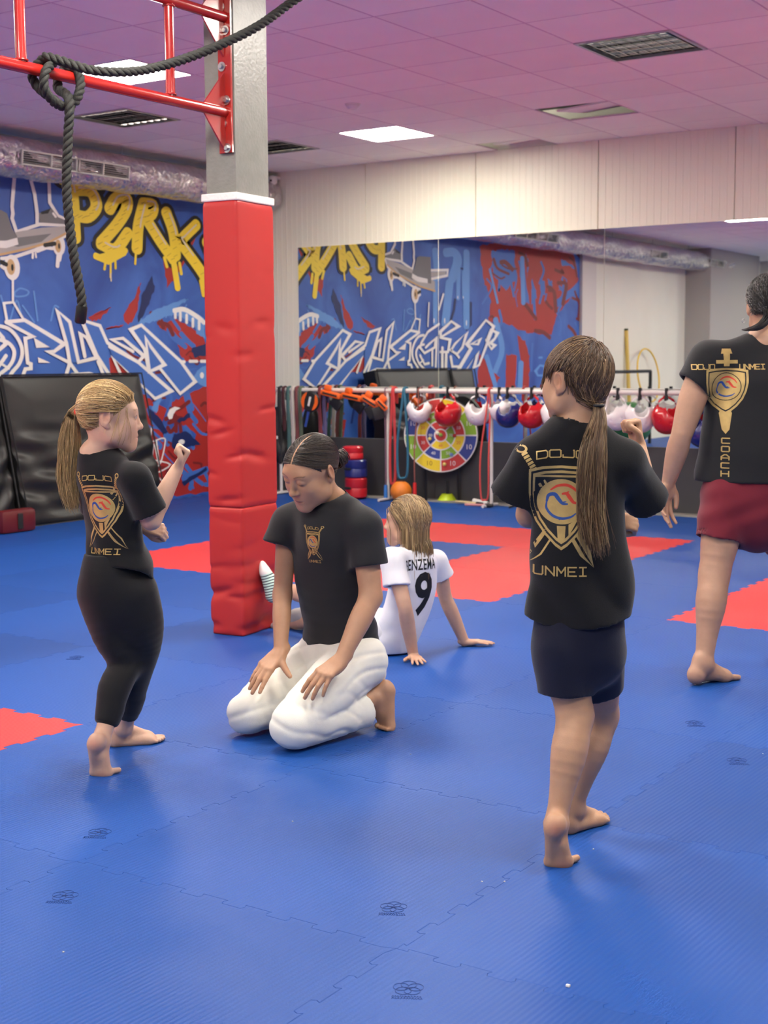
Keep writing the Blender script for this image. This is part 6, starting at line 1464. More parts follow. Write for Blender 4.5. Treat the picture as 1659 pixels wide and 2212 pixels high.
    S.cap(l0, J(1219, 1499, -0.01), 0.080, 0.072, 0.03); S.cap(r0, J(1291, 1486, 0.12), 0.077, 0.068, 0.03)
    def sf(P): q = P-J(1250, 1450); return 0.003*np.sin(40*(q @ rt)+15*q[..., 2])
    garment('shorts', S, 0.005, cloth('navy jersey', srgb(14, 18, 40), 0.75), body, [('bore', J(1219, 1470, -0.01), J(1219, 1499, -0.01), 0.060, Sdf().cone(r0, r1, 0.075, 0.066)), ('bore', J(1291, 1460, 0.10), J(1291, 1486, 0.12), 0.056, Sdf().cone(l0, l1, 0.08, 0.072))], folds=sf, origin=loc)
    # hair: falls from the crown, gathered low at the nape
    crown = hc+R@V(0.012, -0.055, 0.085)*hs; tie = J(1293, 876, -0.085)
    p0 = scalp(HS, hc, R, hs, 4200, hairline, 3)
    def dirf(p, i):
        away = p-crown; l = loc_l(p); d = away+R@V(0, 0, -0.03); front = (l[:, 1] > 0.0)[:, None]
        to = tie-p; wgt = np.clip((0.03-l[:, 2])/0.08, 0, 1)[:, None]*np.clip((0.0-l[:, 1])/0.05, 0, 1)[:, None]
        return d/np.linalg.norm(d, axis=1, keepdims=True)*(1-0.75*wgt)+to/np.linalg.norm(to, axis=1, keepdims=True)*0.75*wgt
    side_ = np.abs(loc_l(p0)[:, 0]) > 0.055
    C = flow(HS, p0, dirf, 11, lambda p, i: np.where(side_ & (loc_l(p)[:, 2] < 0.05), 0.0035, 0.0066), lambda i: 0.0075, 5, 0.16)
    C = C[off_ears(C, hc, R, hs, 0.024, -0.030, 0.02)]; p0 = C[:, 0]
    cols = hair_cols(len(p0), hairb, 0.30, 2, (0.30, 0.19, 0.095), 0.16)
    strand_mesh('hair', C, 0.0010*np.interp(np.linspace(0, 1, 12), [0, .8, 1], [1, 1, .4]), cols, body, loc)
    n = 900; tl = tail('ponytail', [tie+V(0, 0, 0.004), J(1294, 905, -0.10), J(1283, 960, -0.125), J(1278, 1030, -0.135), J(1277, 1100, -0.135), J(1283, 1150, -0.14), J(1290, 1195, -0.14)], [0.011, 0.024, 0.034, 0.036, 0.034, 0.028, 0.020], n, hair_cols(n, hairb*1.15, 0.30, 4, (0.36, 0.25, 0.13), 0.25), body, loc, 6, 0.0008, 30, flat=FH, ratio=0.4, fray=0.012)
    tag(tl, 'long thin brown ponytail')
    bm = bmesh.new(); b_tube(bm, [Vector(tie-loc)+Vector(RH)*0.011*math.cos(t)+Vector(FH)*0.011*math.sin(t) for t in np.linspace(0, 6.283, 17)[:-1]], 0.004, 6, closed=True); bmobj('hair_tie', bm, M['black'], body, True)
    return body
build_boy()
# ================================================================== girl with the long fair ponytail, same stance
def build_girl():
    D = 4.38; J = lambda x, y, d=0.0: atd(x, y, D+d)
    fw = vec(0.72, 0.69); rt = nrm(np.cross(fw, UP)); loc = onZ(255, 1650, 0)
    B = Body((0.60, 0.37, 0.26))
    hf = vec(0.965, 0.20, -0.06); hr = nrm(np.cross(hf, UP)); R = np.stack([hr, hf, nrm(np.cross(hr, hf))], 1)
    hc = J(236, 902, 0.0); hs = 0.93; nk = J(208, 984, 0.01); hb = np.array([0.42, 0.27, 0.115])
    HS, W = head(B, hc, R, hs, True, nk, 0.043, hairc=hb*0.6, brow=(0.30, 0.19, 0.10), look=(0.2, 0), nose=0.85, lip=(0.50, 0.20, 0.17))
    A = B.new(0.003); sh, el, wr = J(298, 1030, -0.09), J(326, 1122, -0.05), J(382, 1014, 0.02)
    A.chain([sh, (sh+el)/2, el], [0.036, 0.033, 0.030], 0.02); A.chain([el, el*0.62+wr*0.38, wr], [0.030, 0.031, 0.020], 0.02)
    hand(A, wr, nrm(J(402, 978, 0.03)-wr), vec(0.45, -0.3, 0.8)*0+vec(0.75, 0.25, -0.6), True, 0.72, fist=True)
    A = B.new(0.003); sh, el, wr = J(190, 1025, 0.10), J(215, 1120, 0.20), J(312, 1140, 0.10)
    A.chain([sh, (sh+el)/2, el], [0.036, 0.033, 0.030], 0.02); A.chain([el, el*0.62+wr*0.38, wr], [0.030, 0.031, 0.020], 0.02)
    hand(A, wr, nrm(J(345, 1146, 0.09)-wr), vec(-0.2, -0.8, 0.5), False, 0.72, fist=True)
    # legs
    yb, zb = nrm(FH*0.40-UP*0.91+RH*0.03), nrm(FH*0.9+UP*0.4+RH*0.1); an = foot_ankle(onZ(216, 1676, 0.0)+UP*0.001, yb, zb, False, 0.78)
    L = B.new(0.003); hip, kn = J(228, 1290, 0.03), J(268, 1435, 0.02)
    l_hip, l_kn, l_an = hip, kn, an
    L.chain([hip, (hip+kn)/2, kn], [0.060, 0.055, 0.038], 0.03); L.chain([kn, kn*0.68+an*0.32-fw*0.01, kn*0.3+an*0.7, an], [0.038, 0.043, 0.031, 0.026], 0.03)
    FW = foot(L, an, yb, zb, False, 0.78, toe=nrm(FH*0.60+RH*0.75))
    L = B.new(0.003); hip, kn, an = J(290, 1290, 0.0), J(312, 1395, 0.05), J(268, 1572, 0.20)
    r_hip, r_kn, r_an = hip, kn, an
    L.chain([hip, (hip+kn)/2, kn], [0.060, 0.055, 0.040], 0.03); L.chain([kn, kn*0.68+an*0.32-fw*0.01, kn*0.3+an*0.7, an], [0.040, 0.044, 0.032, 0.026], 0.03)
    ay = nrm(onZ(366, 1601, 0)-onZ(248, 1612, 0)); fa = onZ(262, 1611, 0); foot(L, V(fa[0], fa[1], 0.066)+FH*0.01, ay, UP, True, 0.80); L.cone(an, V(fa[0], fa[1], 0.066)+FH*0.01, 0.026, 0.026, 0.02)
    T = B.new(0.008); T.chain([J(225, 1040), J(235, 1140), J(255, 1290)], [0.065, 0.06, 0.075], 0.05, flat=fw, ratio=0.7); T.cone(J(200, 1030, 0.08), J(285, 1032, -0.06), 0.03, 0.03, 0.03)
    loc_l = lambda v: ((v-hc) @ R)/hs
    def hairline(l): x, y, z = l.T; return (z > np.interp(y, [-0.12, -0.06, -0.02, 0.03, 0.06, 0.085], [-0.05, -0.045, -0.02, 0.022, 0.05, 0.062])) & ~((np.abs(x) > 0.060) & (z < 0.030) & (y > -0.034) & (y < 0.012))
    B.zonef(lambda v: (hairline(loc_l(v)) & (np.linalg.norm(loc_l(v), axis=1) < 0.16)).astype(float), hb*0.62)
    for c_, r in ((FW(0, -0.04, -0.085), 0.034), (FW(0.01, 0.12, -0.085), 0.030)): B.zone(c_, r, (0.58, 0.22, 0.15), 0.6, 0.9)
    B.zone(FW(-0.008, 0.035, -0.075), 0.030, (0.26, 0.18, 0.17), 0.55, 0.9)
    body = B.build('person', loc)
    tag(body, 'girl with a long fair ponytail in black T-shirt and black leggings, one fist raised', 'person')
    # leggings
    S = Sdf(); S.chain([J(245, 1200, 0.02), J(247, 1255, 0.02), J(255, 1300, 0.02)], [0.092, 0.112, 0.105], 0.03, flat=rt, ratio=0.92)
    lc, rc = l_kn*0.22+l_an*0.78, r_kn*0.16+r_an*0.84
    S.chain([J(232, 1285, 0.03), l_hip*0.5+l_kn*0.5, l_kn, l_kn*0.68+l_an*0.32-fw*0.01, l_kn*0.3+l_an*0.7], [0.094, 0.076, 0.052, 0.052, 0.040], 0.03); S.cap(l_kn*0.4+l_an*0.6, lc, 0.043, 0.037, 0.01)
    S.chain([J(282, 1285, 0.01), r_hip*0.5+r_kn*0.5, r_kn, r_kn*0.68+r_an*0.32-fw*0.008, r_kn*0.28+r_an*0.72], [0.090, 0.078, 0.054, 0.053, 0.041], 0.03); S.cap(r_kn*0.4+r_an*0.6, rc, 0.044, 0.037, 0.01)
    def lf(P):
        q = P-l_kn; return 0.0035*np.sin(95*q[..., 2]+12*(q @ rt))*np.exp(-((q*q).sum(-1))/0.0035)
    garment('leggings', S, 0.005, cloth('black stretch jersey', srgb(15, 15, 17), 0.7), body, [('plane', J(245, 1195, 0), UP)], folds=lf, origin=loc)
    # T-shirt
    S = Sdf(); TS = Sdf()
    for q_ in (S, TS): q_.chain([J(229, 1038, 0.02), J(238, 1090, 0.02), J(248, 1160, 0.02), J(256, 1235, 0.03), J(262, 1290, 0.03)], [0.104, 0.108, 0.108, 0.130, 0.140], 0.04, flat=fw, ratio=0.72)
    S.cone(J(211, 987, 0.015), J(222, 1020, 0.02), 0.058, 0.078, 0.05)
    e0, e1 = J(290, 1035, -0.085), J(326, 1108, -0.06); S.cone(J(240, 1008, -0.03), e0, 0.034, 0.046, 0.04); S.cap(e0, e1, 0.048, 0.056, 0.03)
    f0, f1 = J(192, 1030, 0.11), J(206, 1100, 0.17); S.cone(J(205, 1005, 0.06), f0, 0.034, 0.044, 0.04); S.cap(f0, f1, 0.046, 0.052, 0.03)
    def folds(P):
        q = P-J(245, 1180, 0.02); u, f_, z = q @ rt, q @ fw, q[..., 2]
        return 0.012*rdg(26*(z+0.35*u)+2.5*np.sin(12*u))*np.exp(-((z+0.035)/0.06)**2)+0.004*np.sin(26*u+18*f_-22*z)*np.clip((0.10-z)/0.15, 0, 1)+0.002*np.sin(33*u+20*z)
    NS = Sdf().cone(J(208, 998, 0.01), J(215, 930, 0.0), 0.045, 0.048, 0.001)
    hem = J(245, 1226, -0.08); hn = nrm(-UP-rt*0.05+fw*0.10)
    tee = garment('t_shirt', S, 0.005, M['tee_black'], body, [('wave', hem, nrm(-UP-rt*(-0.12)+fw*(-0.42)), lambda P: 0.006*np.sin(20*((P-hem) @ fw))), ('bore', e0*0.4+e1*0.6, e1, 0.040, TS), ('bore', f0*0.4+f1*0.6, f1, 0.036, TS), ('sub', NS)], folds=folds, origin=loc)
    tag(tee, 'black T-shirt with a gold shield print across the back')
    bx = nrm(rt*1.0); pd = nrm(fw*0.75-rt*0.65); pd = nrm(fw)
    Pn = Print(J(200, 1054, -0.08)-fw*0.3, rt, UP, fw, tee, loc); club_logo(Pn, 0.68)
    # hair swept back into the tie, long ponytail down the back
    tie = J(169, 880, 0.02)
    p0 = scalp(HS, hc, R, hs, 4600, hairline, 11)
    C = flow(HS, p0, lambda p, i: (tie-p), 22, lambda p, i: np.minimum(0.0105, 0.16*np.linalg.norm(tie-p, axis=1)), lambda i: 0.012, 12, 0.07)
    C = C[off_ears(C, hc, R, hs, 0.018, -0.026, 0.012)]; p0 = C[:, 0]
    cols = hair_cols(len(p0), hb, 0.22, 13, (0.66, 0.47, 0.22), 0.3)
    strand_mesh('hair', C, 0.0009*np.interp(np.linspace(0, 1, 23), [0, .8, 1], [1, 1, .6]), cols, body, loc)
    fr = scalp(HS, hc, R, hs, 14, lambda l: (l[:, 2] > 0.01) & (l[:, 2] < 0.06) & (l[:, 1] > 0.02) & (l[:, 1] < 0.06) & (l[:, 0] > 0), 17)
    C = flow(HS, fr, lambda p, i: np.repeat((-UP*1.0-R[:, 1]*0.25)[None], len(p), 0), 14, 0.008, lambda i: 0.006, 18, 0.22); strand_mesh('loose_strands', C, 0.0005, hair_cols(14, hb*1.1, 0.2, 3), body, loc)
    n = 1000; tl = tail('ponytail', [tie, J(158, 895, 0.02), J(152, 935, 0.03), J(150, 985, 0.03), J(148, 1030, 0.03), J(152, 1070, 0.02), J(160, 1100, 0.01)], [0.012, 0.026, 0.034, 0.036, 0.035, 0.028, 0.014], n, hair_cols(n, hb*0.82, 0.25, 14, (0.56, 0.38, 0.18), 0.25), body, loc, 16, 0.0008, 30, flat=FH, ratio=0.75, fray=0.008)
    tag(tl, 'long straight fair ponytail')
    tx = nrm(R[:, 1]*0.8+UP*-0.3); a_, b_ = frame_dir(tx)[:2]
    bm = bmesh.new(); b_tube(bm, [Vector(tie-loc)+(a_*math.cos(t)+b_*math.sin(t))*0.019 for t in np.linspace(0, 6.283, 17)[:-1]], 0.008, 8, closed=True); tag(bmobj('hair_tie', bm, mat('coral elastic', srgb(255, 92, 70), 0.6), body, True), 'coral red hair tie')
    return body
build_girl()
# ================================================================== young woman kneeling on her heels
def build_woman():
    D = 4.80; J = lambda x, y, d=0.0: atd(x, y, D+d)
    fw = vec(-0.62, -0.78); rt = nrm(np.cross(fw, UP)); loc = onZ(690, 1590, 0)
    B = Body((0.50, 0.275, 0.16))
    hf = vec(-0.62, -0.66, -0.46); hr = nrm(np.cross(hf, vec(0.10, -0.05, 1.0))); R = np.stack([hr, hf, nrm(np.cross(hr, hf))], 1)
    hc = J(672, 1016, -0.06); hs = 1.02; nk = J(716, 1092, 0.06); hb = np.array([0.030, 0.021, 0.016])
    HS, W = head(B, hc, R, hs, False, nk, 0.054, hairc=hb, brow=(0.06, 0.035, 0.025), closed=True, nose=1.08, vox=0.0024, lip=(0.40, 0.15, 0.12))
    # arms
    A = B.new(0.003); sh, el, wr = J(622, 1130, 0.09), J(610, 1285, 0.05), J(606, 1408, -0.06)
    A.chain([sh, (sh+el)/2, el], [0.040, 0.036, 0.031], 0.02); A.chain([el, el*0.66+wr*0.34, el*0.3+wr*0.7, wr], [0.031, 0.033, 0.027, 0.0235], 0.02)
    hy = nrm(J(540, 1478, -0.17)-wr); hand(A, wr, hy, vec(-0.25, -0.62, 0.70), True, 0.98, fcurl=[(0.25, 0.15, 0.1), (0.20, 0.15, 0.1), (0.20, 0.2, 0.1), (0.3, 0.2, 0.1)], spread=0.05, thumb=[(0.018, 0.022, -0.006), (0.040, 0.040, -0.012), (0.062, 0.052, -0.020), (0.084, 0.062, -0.028)])
    A = B.new(0.003); sh, el, wr = J(787, 1148, -0.08), J(801, 1290, -0.12), J(738, 1424, -0.23)
    A.chain([sh, (sh+el)/2, el], [0.042, 0.043, 0.037], 0.02); A.chain([el, el*0.66+wr*0.34, el*0.3+wr*0.7, wr], [0.037, 0.039, 0.031, 0.025], 0.02)
    hy = nrm(J(672, 1480, -0.31)-wr); hand(A, wr, hy, vec(-0.10, -0.55, 0.83), False, 0.98, fcurl=[(0.35, 0.25, 0.15), (0.35, 0.25, 0.15), (0.35, 0.3, 0.15), (0.45, 0.3, 0.2)], spread=0.09, thumb=[(0.018, 0.022, -0.006), (0.036, 0.050, -0.020), (0.040, 0.080, -0.030), (0.038, 0.102, -0.036)])
    # left foot, standing on its toes
    fy_, fz_ = nrm(-UP*0.97-RH*0.02-FH*0.08), nrm(-RH*0.85-FH*0.25-UP*0.10); L = B.new(0.003); an = foot_ankle(onZ(846, 1572, 0.001), fy_, fz_, False, 0.92); kn = J(725, 1548, -0.12)
    L.chain([kn, kn*0.5+an*0.5, kn*0.15+an*0.85, an], [0.036, 0.036, 0.032, 0.030], 0.02)
    foot(L, an, fy_, fz_, False, 0.92, toe=nrm(-RH*0.70-FH*0.70))
    L = B.new(0.004); an2 = J(700, 1500, 0.22); L.chain([J(640, 1525, 0.12), an2], [0.036, 0.03], 0.02); foot(L, an2, nrm(-UP*0.9+fw*0.2), nrm(fw), True, 0.80, toe=fw)
    T = B.new(0.008); T.chain([J(705, 1150, 0.03), J(715, 1270, 0.06), J(735, 1410, 0.11)], [0.10, 0.09, 0.11], 0.05, flat=fw, ratio=0.7); T.cone(J(620, 1130, 0.10), J(785, 1140, -0.08), 0.04, 0.04, 0.03)
    loc_l = lambda v: ((v-hc) @ R)/hs
    def hairline(l): x, y, z = l.T; return (z > np.interp(y, [-0.12, -0.05, -0.02, 0.02, 0.06, 0.09], [-0.055, -0.045, -0.012, 0.020, 0.062, 0.075])-0.10*np.clip(np.abs(x)-0.035, 0, 1)*(y > 0.02)) & ~((np.abs(x) > 0.060) & (z < 0.034) & (y > -0.036) & (y < 0.02))
    B.zonef(lambda v: (hairline(loc_l(v)) & (np.abs(loc_l(v)[:, 0]) > 0.0022) & (np.linalg.norm(loc_l(v), axis=1) < 0.17)).astype(float), hb*0.9)
    B.zone(J(822, 1475, -0.02), 0.03, (0.50, 0.20, 0.14), 0.35, 0.9)
    body = B.build('person', loc)
    tag(body, 'woman kneeling with bowed head in black T-shirt and white trousers, hands on thighs', 'person')
    # trousers
    rk, lk = J(540, 1553, -0.06), J(632, 1580, -0.25); rh, lh = J(690, 1430, 0.17), J(775, 1428, 0.02); z0 = 0.0
    S = Sdf(); S.ell(J(740, 1440, 0.12), (0.17, 0.14, 0.13), np.stack([rt, fw, UP], 1), 0.04)
    S.cone(J(728, 1385, 0.10), J(735, 1430, 0.11), 0.135, 0.15, 0.04, flat=fw, ratio=0.75)
    def onf(p, r): return V(p[0], p[1], max(p[2], r+0.004))
    lk = onf(lk, 0.078); rk = onf(rk, 0.078)
    S.chain([rh, rh*0.5+rk*0.5+UP*0.005, rk], [0.100, 0.094, 0.080], 0.03); S.chain([lh, lh*0.5+lk*0.5+UP*0.005, lk], [0.104, 0.098, 0.080], 0.02)
    la = J(790, 1536, -0.035); ra = J(690, 1515, 0.20)
    S.chain([onf(lk-UP*0.01, 0.074), onf(lk*0.5+la*0.5-UP*0.02, 0.07), lk*0.12+la*0.88], [0.074, 0.068, 0.054], 0.012); S.cap(lk*0.35+la*0.65, la, 0.058, 0.056, 0.01); S.chain([onf(rk-UP*0.01, 0.074), onf(rk*0.5+ra*0.5, 0.06), ra], [0.074, 0.065, 0.055], 0.012)
    td = nrm(lk-lh)
    def folds(P):
        q = P-lh; t = q @ td; u = q @ rt; z = q[..., 2]; near = np.exp(-((t-0.03)/0.14)**2)
        k = P-lk; kk = np.exp(-(k*k).sum(-1)/0.018); s2 = P-J(735, 1545, -0.12); sh_ = np.exp(-(s2*s2).sum(-1)/0.02)
        k2 = P-rk; kk2 = np.exp(-(k2*k2).sum(-1)/0.018)
        n1 = nrm(np.cross(td, FH)); w1 = q @ n1; tr_ = nrm(rk-rh); qr = P-rh; t2 = qr @ tr_; sd = nrm(la-lk); s3 = P-lk; w3 = s3 @ nrm(np.cross(sd, FH)); t3 = s3 @ sd
        side_l = (u < 0.16) & True
        f = 0.006*crease(52*w1+10*t+1.2*np.sin(16*t), 0.4)*np.exp(-((t-0.06)/0.13)**2)
        f += 0.0045*crease(44*t2+12*(qr @ rt)+1.5*np.sin(18*(qr @ rt)), 0.4)*np.exp(-((t2-0.15)/0.14)**2)*np.clip((0.12-np.abs((P-(rh*0.5+rk*0.5)) @ rt))/0.04, 0, 1)
        f += 0.006*kk*crease(40*k[..., 2]-18*(k @ rt)+np.sin(20*(k @ FH)), 0.45)+0.006*kk2*crease(40*k2[..., 2]+16*(k2 @ rt), 0.45)
        f += 0.006*crease(48*w3+14*t3+np.sin(25*t3), 0.45)*np.exp(-((t3-0.22)/0.14)**2)*(z < 0.02-0.0)*np.exp(-((s3[..., 2])/0.10)**2)
        dc = np.sqrt(((P-la)**2).sum(-1)); return (f+0.002*np.sin(30*t+14*u))*np.clip((dc-0.07)/0.05, 0, 1)
    wt = cloth('white twill', srgb(236, 234, 222), 0.8, 700, 0.25)
    tr = garment('trousers', S, 0.0045, wt, body, [('bore', lk*0.1+la*0.9, la, 0.040, None), ('plane', V(0, 0, 0.003), -UP)], folds=folds, origin=loc)
    tag(tr, 'creased white martial arts trousers')
    # side seam
    # T-shirt
    S = Sdf(); TS = Sdf()
    for q_ in (S, TS): q_.chain([J(708, 1172, 0.025), J(712, 1220, 0.04), J(725, 1320, 0.07), J(740, 1400, 0.10), J(748, 1450, 0.12)], [0.155, 0.150, 0.146, 0.158, 0.165], 0.05, flat=fw, ratio=0.64)
    S.cone(J(722, 1094, 0.06), J(708, 1130, 0.03), 0.070, 0.11, 0.06, flat=fw, ratio=0.85)
    r0, r1 = J(626, 1128, 0.09), J(607, 1178, 0.075); l0, l1 = J(785, 1138, -0.08), J(797, 1222, -0.10)
    S.cone(J(668, 1102, 0.07), r0, 0.050, 0.056, 0.05); S.cap(r0, r1, 0.057, 0.064, 0.03)
    S.cone(J(755, 1108, -0.03), l0, 0.050, 0.060, 0.05); S.cap(l0, l1, 0.062, 0.066, 0.03)
    def tf(P):
        q = P-J(715, 1250, 0.04); u, f_, z = q @ rt, q @ fw, q[..., 2]
        return 0.008*rdg(14*u+9*z+np.sin(9*z))*np.clip(0.4-z, 0, 1)*1.2+0.006*np.sin(40*z+16*u)*np.exp(-((z+0.19)/0.07)**2)+0.005*np.sin(26*u)*np.exp(-((z-0.16)/0.10)**2)*np.clip(f_/0.1, 0, 1)
    NS = Sdf().cone(J(722, 1092, 0.06), J(690, 1040, -0.01), 0.060, 0.062, 0.001)
    hp = J(740, 1424, 0.1)
    tee = garment('t_shirt', S, 0.005, cloth('washed black cotton', srgb(38, 38, 40), 0.9), body, [('wave', hp, nrm(-UP-fw*0.20), lambda P: 0.004*np.sin(12*((P-hp) @ rt))), ('bore', r0*0.4+r1*0.6, r1, 0.044, TS), ('bore', l0*0.4+l1*0.6, l1, 0.046, TS), ('sub', NS)], folds=tf, origin=loc)
    tag(tee, 'faded black T-shirt with a small gold shield crest on the chest')
    pc = J(694, 1150, -0.4); Pn = Print(pc, -rt, UP, -fw, tee, loc)
    Pn.c = J(697, 1147, -0.03)+fw*0.3; club_logo(Pn, 0.34)
    # hair parted in the middle, combed back to a low bun
    bun = hc+R@V(0.0, -0.118, -0.035)*hs
    p0 = scalp(HS, hc, R, hs, 4600, lambda l: hairline(l) & (np.abs(l[:, 0]) > 0.002), 21)
    side = np.sign(((p0-hc) @ R)[:, 0])[:, None]
    def df(p, i):
        to = bun-p; l = loc_l(p); w = np.clip(1-i/7, 0, 1)*np.clip((l[:, 1]+0.02)/0.08, 0, 1)[:, None]
        return to/np.linalg.norm(to, axis=1, keepdims=True)+w*side*R[:, 0]*0.9-w*UP*0.3
    C = flow(HS, p0, df, 22, lambda p, i: np.minimum(0.0105, 0.15*np.linalg.norm(bun-p, axis=1)), lambda i: 0.0055, 22, 0.05)
    C = C[off_ears(C, hc, R, hs, 0.012, -0.024, 0.004)]; p0 = C[:, 0]
    strand_mesh('hair', C, 0.0008, hair_cols(len(p0), hb, 0.35, 23, (0.085, 0.055, 0.036), 0.15), body, loc)
    r_ = np.random.default_rng(5); cv = []
    ax = [R[:, 0], R[:, 2]]
    for k in range(260):
        a0 = r_.uniform(0, 6.28); rr2 = 0.012+0.016*math.sqrt(r_.uniform()); yy = r_.normal()*0.010; cv.append([bun-R[:, 1]*(0.012+yy+0.012*math.sqrt(max(0, 1-(rr2/0.03)**2)))+(ax[0]*math.cos(a0+t)+ax[1]*math.sin(a0+t))*(rr2+0.002*math.sin(3*t)) for t in np.linspace(0, 2.6, 10)])
    tag(strand_mesh('hair_bun', np.array(cv), 0.0018, hair_cols(260, hb, 0.3, 6), body, loc), 'low dark bun')
    return body
build_woman()
# ================================================================== child in a white football shirt, sitting back on both hands
def build_seated():
    D = 6.05; J = lambda x, y, d=0.0: atd(x, y, D+d)
    fw = vec(-0.56, 0.83); rt = nrm(np.cross(fw, UP)); loc = onZ(850, 1398, 0)
    B = Body((0.58, 0.35, 0.24))
    hf = vec(-0.96, 0.22, 0.0); hr = nrm(np.cross(hf, UP)); R = np.stack([hr, hf, nrm(np.cross(hr, hf))], 1)
    hc = J(880, 1128, 0.0); hs = 0.93; nk = J(893, 1185, -0.01); hb = np.array([0.24, 0.155, 0.075])
    HS, W = head(B, hc, R, hs, True, nk, 0.042, hairc=hb, brow=(0.22, 0.14, 0.08), nose=0.85, vox=0.003)
    A = B.new(0.003); sh, el, wr = J(850, 1215, -0.115), J(874, 1310, -0.17), onZ(893, 1416, 0.021)
    A.chain([sh, (sh+el)/2, el, el*0.65+wr*0.35, wr], [0.037, 0.035, 0.031, 0.032, 0.022], 0.02)
    wr2 = V(wr[0], wr[1], 0.030); hand(A, V(wr[0], wr[1], 0.021), nrm(onZ(922, 1442, 0)-onZ(890, 1412, 0)), UP, False, 0.72, curl=(0.1, 0.05, 0.05), spread=0.14, thumb=[(0.018, 0.015, -0.006), (0.045, 0.030, -0.010), (0.062, 0.050, -0.012), (0.070, 0.070, -0.012)])
    A = B.new(0.003); sh, el, wr = J(946, 1215, 0.12), J(962, 1290, 0.17), onZ(1003, 1386, 0.021)
    A.chain([sh, (sh+el)/2, el, el*0.65+wr*0.35, wr], [0.037, 0.035, 0.031, 0.032, 0.022], 0.02)
    hand(A, V(wr[0], wr[1], 0.021), nrm(onZ(1068, 1392, 0)-onZ(1005, 1392, 0)), UP, True, 0.72, curl=(0.1, 0.05, 0.05), spread=0.10)
    # legs: one foot up against the column, one on the mat
    L = B.new(0.004); hip, kn, an = J(815, 1362, 0.06), J(705, 1296, 0.32), J(603, 1272, 0.555)+RH*0.006
    L.chain([hip, (hip+kn)/2, kn], [0.070, 0.06, 0.045], 0.03); L.chain([kn, kn*0.65+an*0.35, an], [0.044, 0.046, 0.030], 0.03)
    yu = nrm(UP*0.96-RH*0.22); zf = nrm(RH*0.97+UP*0.22); foot(L, an, yu, zf, False, 0.80, sock=True)
    L2 = B.new(0.004); hip2, kn2, an2 = J(830, 1355, 0.16), J(720, 1330, 0.42), J(640, 1345, 0.62)
    L2.chain([hip2, (hip2+kn2)/2, kn2], [0.068, 0.06, 0.045], 0.03); L2.chain([kn2, kn2*0.65+an2*0.35, an2], [0.044, 0.046, 0.030], 0.03)
    an2b = V(an2[0], an2[1], 0.062); foot(L2, an2b, nrm(onZ(590, 1352, 0)-onZ(640, 1356, 0)), UP, True, 0.74, sock=True); L2.cone(an2, an2b, 0.03, 0.027, 0.02)
    T = B.new(0.008); T.chain([J(888, 1220, 0.0), J(880, 1290, 0.02), J(845, 1365, 0.06)], [0.06, 0.06, 0.07], 0.05); T.cone(J(862, 1215, -0.1), J(940, 1215, 0.1), 0.03, 0.03, 0.03)
    loc_l = lambda v: ((v-hc) @ R)/hs
    def hairline(l): x, y, z = l.T; return (z > np.interp(y, [-0.12, -0.05, -0.02, 0.02, 0.06, 0.085], [-0.055, -0.05, -0.03, 0.020, 0.055, 0.065]))
    B.zonef(lambda v: (hairline(loc_l(v)) & (np.linalg.norm(loc_l(v), axis=1) < 0.16)).astype(float), hb*0.6)
    body = B.build('person', loc)
    tag(body, 'child in a white football shirt numbered 9, sitting and leaning back on both hands', 'person')
    # socks
    S = Sdf(); S.cone(an+nrm(kn-an)*0.015, an, 0.036, 0.036, 0.02); foot(S, an, yu, zf, False, 0.84, sock=True)
    sm = mat('striped sock', srgb(196, 224, 214), 0.9); nt = sm.node_tree; N = nt.nodes; Lk = nt.links
    tc = N.new('ShaderNodeTexCoord'); mp = N.new('ShaderNodeMapping'); q = Vector(yu).rotation_difference(Vector((1, 0, 0))).to_euler(); mp.inputs['Rotation'].default_value = q
    wv = N.new('ShaderNodeTexWave'); wv.inputs['Scale'].default_value = 24; wv.wave_profile = 'SIN'; Lk.new(tc.outputs['Object'], mp.inputs[0]); Lk.new(mp.outputs[0], wv.inputs[0])
    cr = N.new('ShaderNodeValToRGB'); cr.color_ramp.interpolation = 'CONSTANT'; cr.color_ramp.elements[0].color = srgb(50, 60, 70); cr.color_ramp.elements[1].position = 0.30; cr.color_ramp.elements[1].color = srgb(200, 226, 214)
    Lk.new(wv.outputs['Fac'], cr.inputs[0])
    sx = N.new('ShaderNodeSeparateXYZ'); Lk.new(mp.outputs[0], sx.inputs[0]); tipv = float(np.dot(an-np.array(loc), yu)+0.125*0.84)
    gt = N.new('ShaderNodeMath'); gt.operation = 'GREATER_THAN'; gt.inputs[1].default_value = tipv-0.015; Lk.new(sx.outputs[0], gt.inputs[0]); mx = N.new('ShaderNodeMix'); mx.data_type = 'RGBA'; mx.inputs[7].default_value = srgb(232, 230, 224); Lk.new(gt.outputs[0], mx.inputs[0]); Lk.new(cr.outputs[0], mx.inputs[6]); Lk.new(mx.outputs[2], N['Principled BSDF'].inputs['Base Color'])
    g, ax_, lo = S.grid(0.004); v, qd = surface_nets(g-0.003, lo, 0.004); tag(np_obj('sock', relax(v, qd, 1)-np.array(loc), qd, sm, body), 'pale green ankle sock with thin dark stripes')
    S = Sdf(); S.cone(an2b+nrm(kn2-an2)*0.06, an2b, 0.036, 0.036, 0.02); foot(S, an2b, nrm(onZ(590, 1352, 0)-onZ(640, 1356, 0)), UP, True, 0.78, sock=True); g, ax_, lo = S.grid(0.005); v, qd = surface_nets(g-0.003, lo, 0.005); np_obj('sock', relax(v, qd, 1)-np.array(loc), qd, mat('grey sock', srgb(176, 174, 170), 0.9), body)
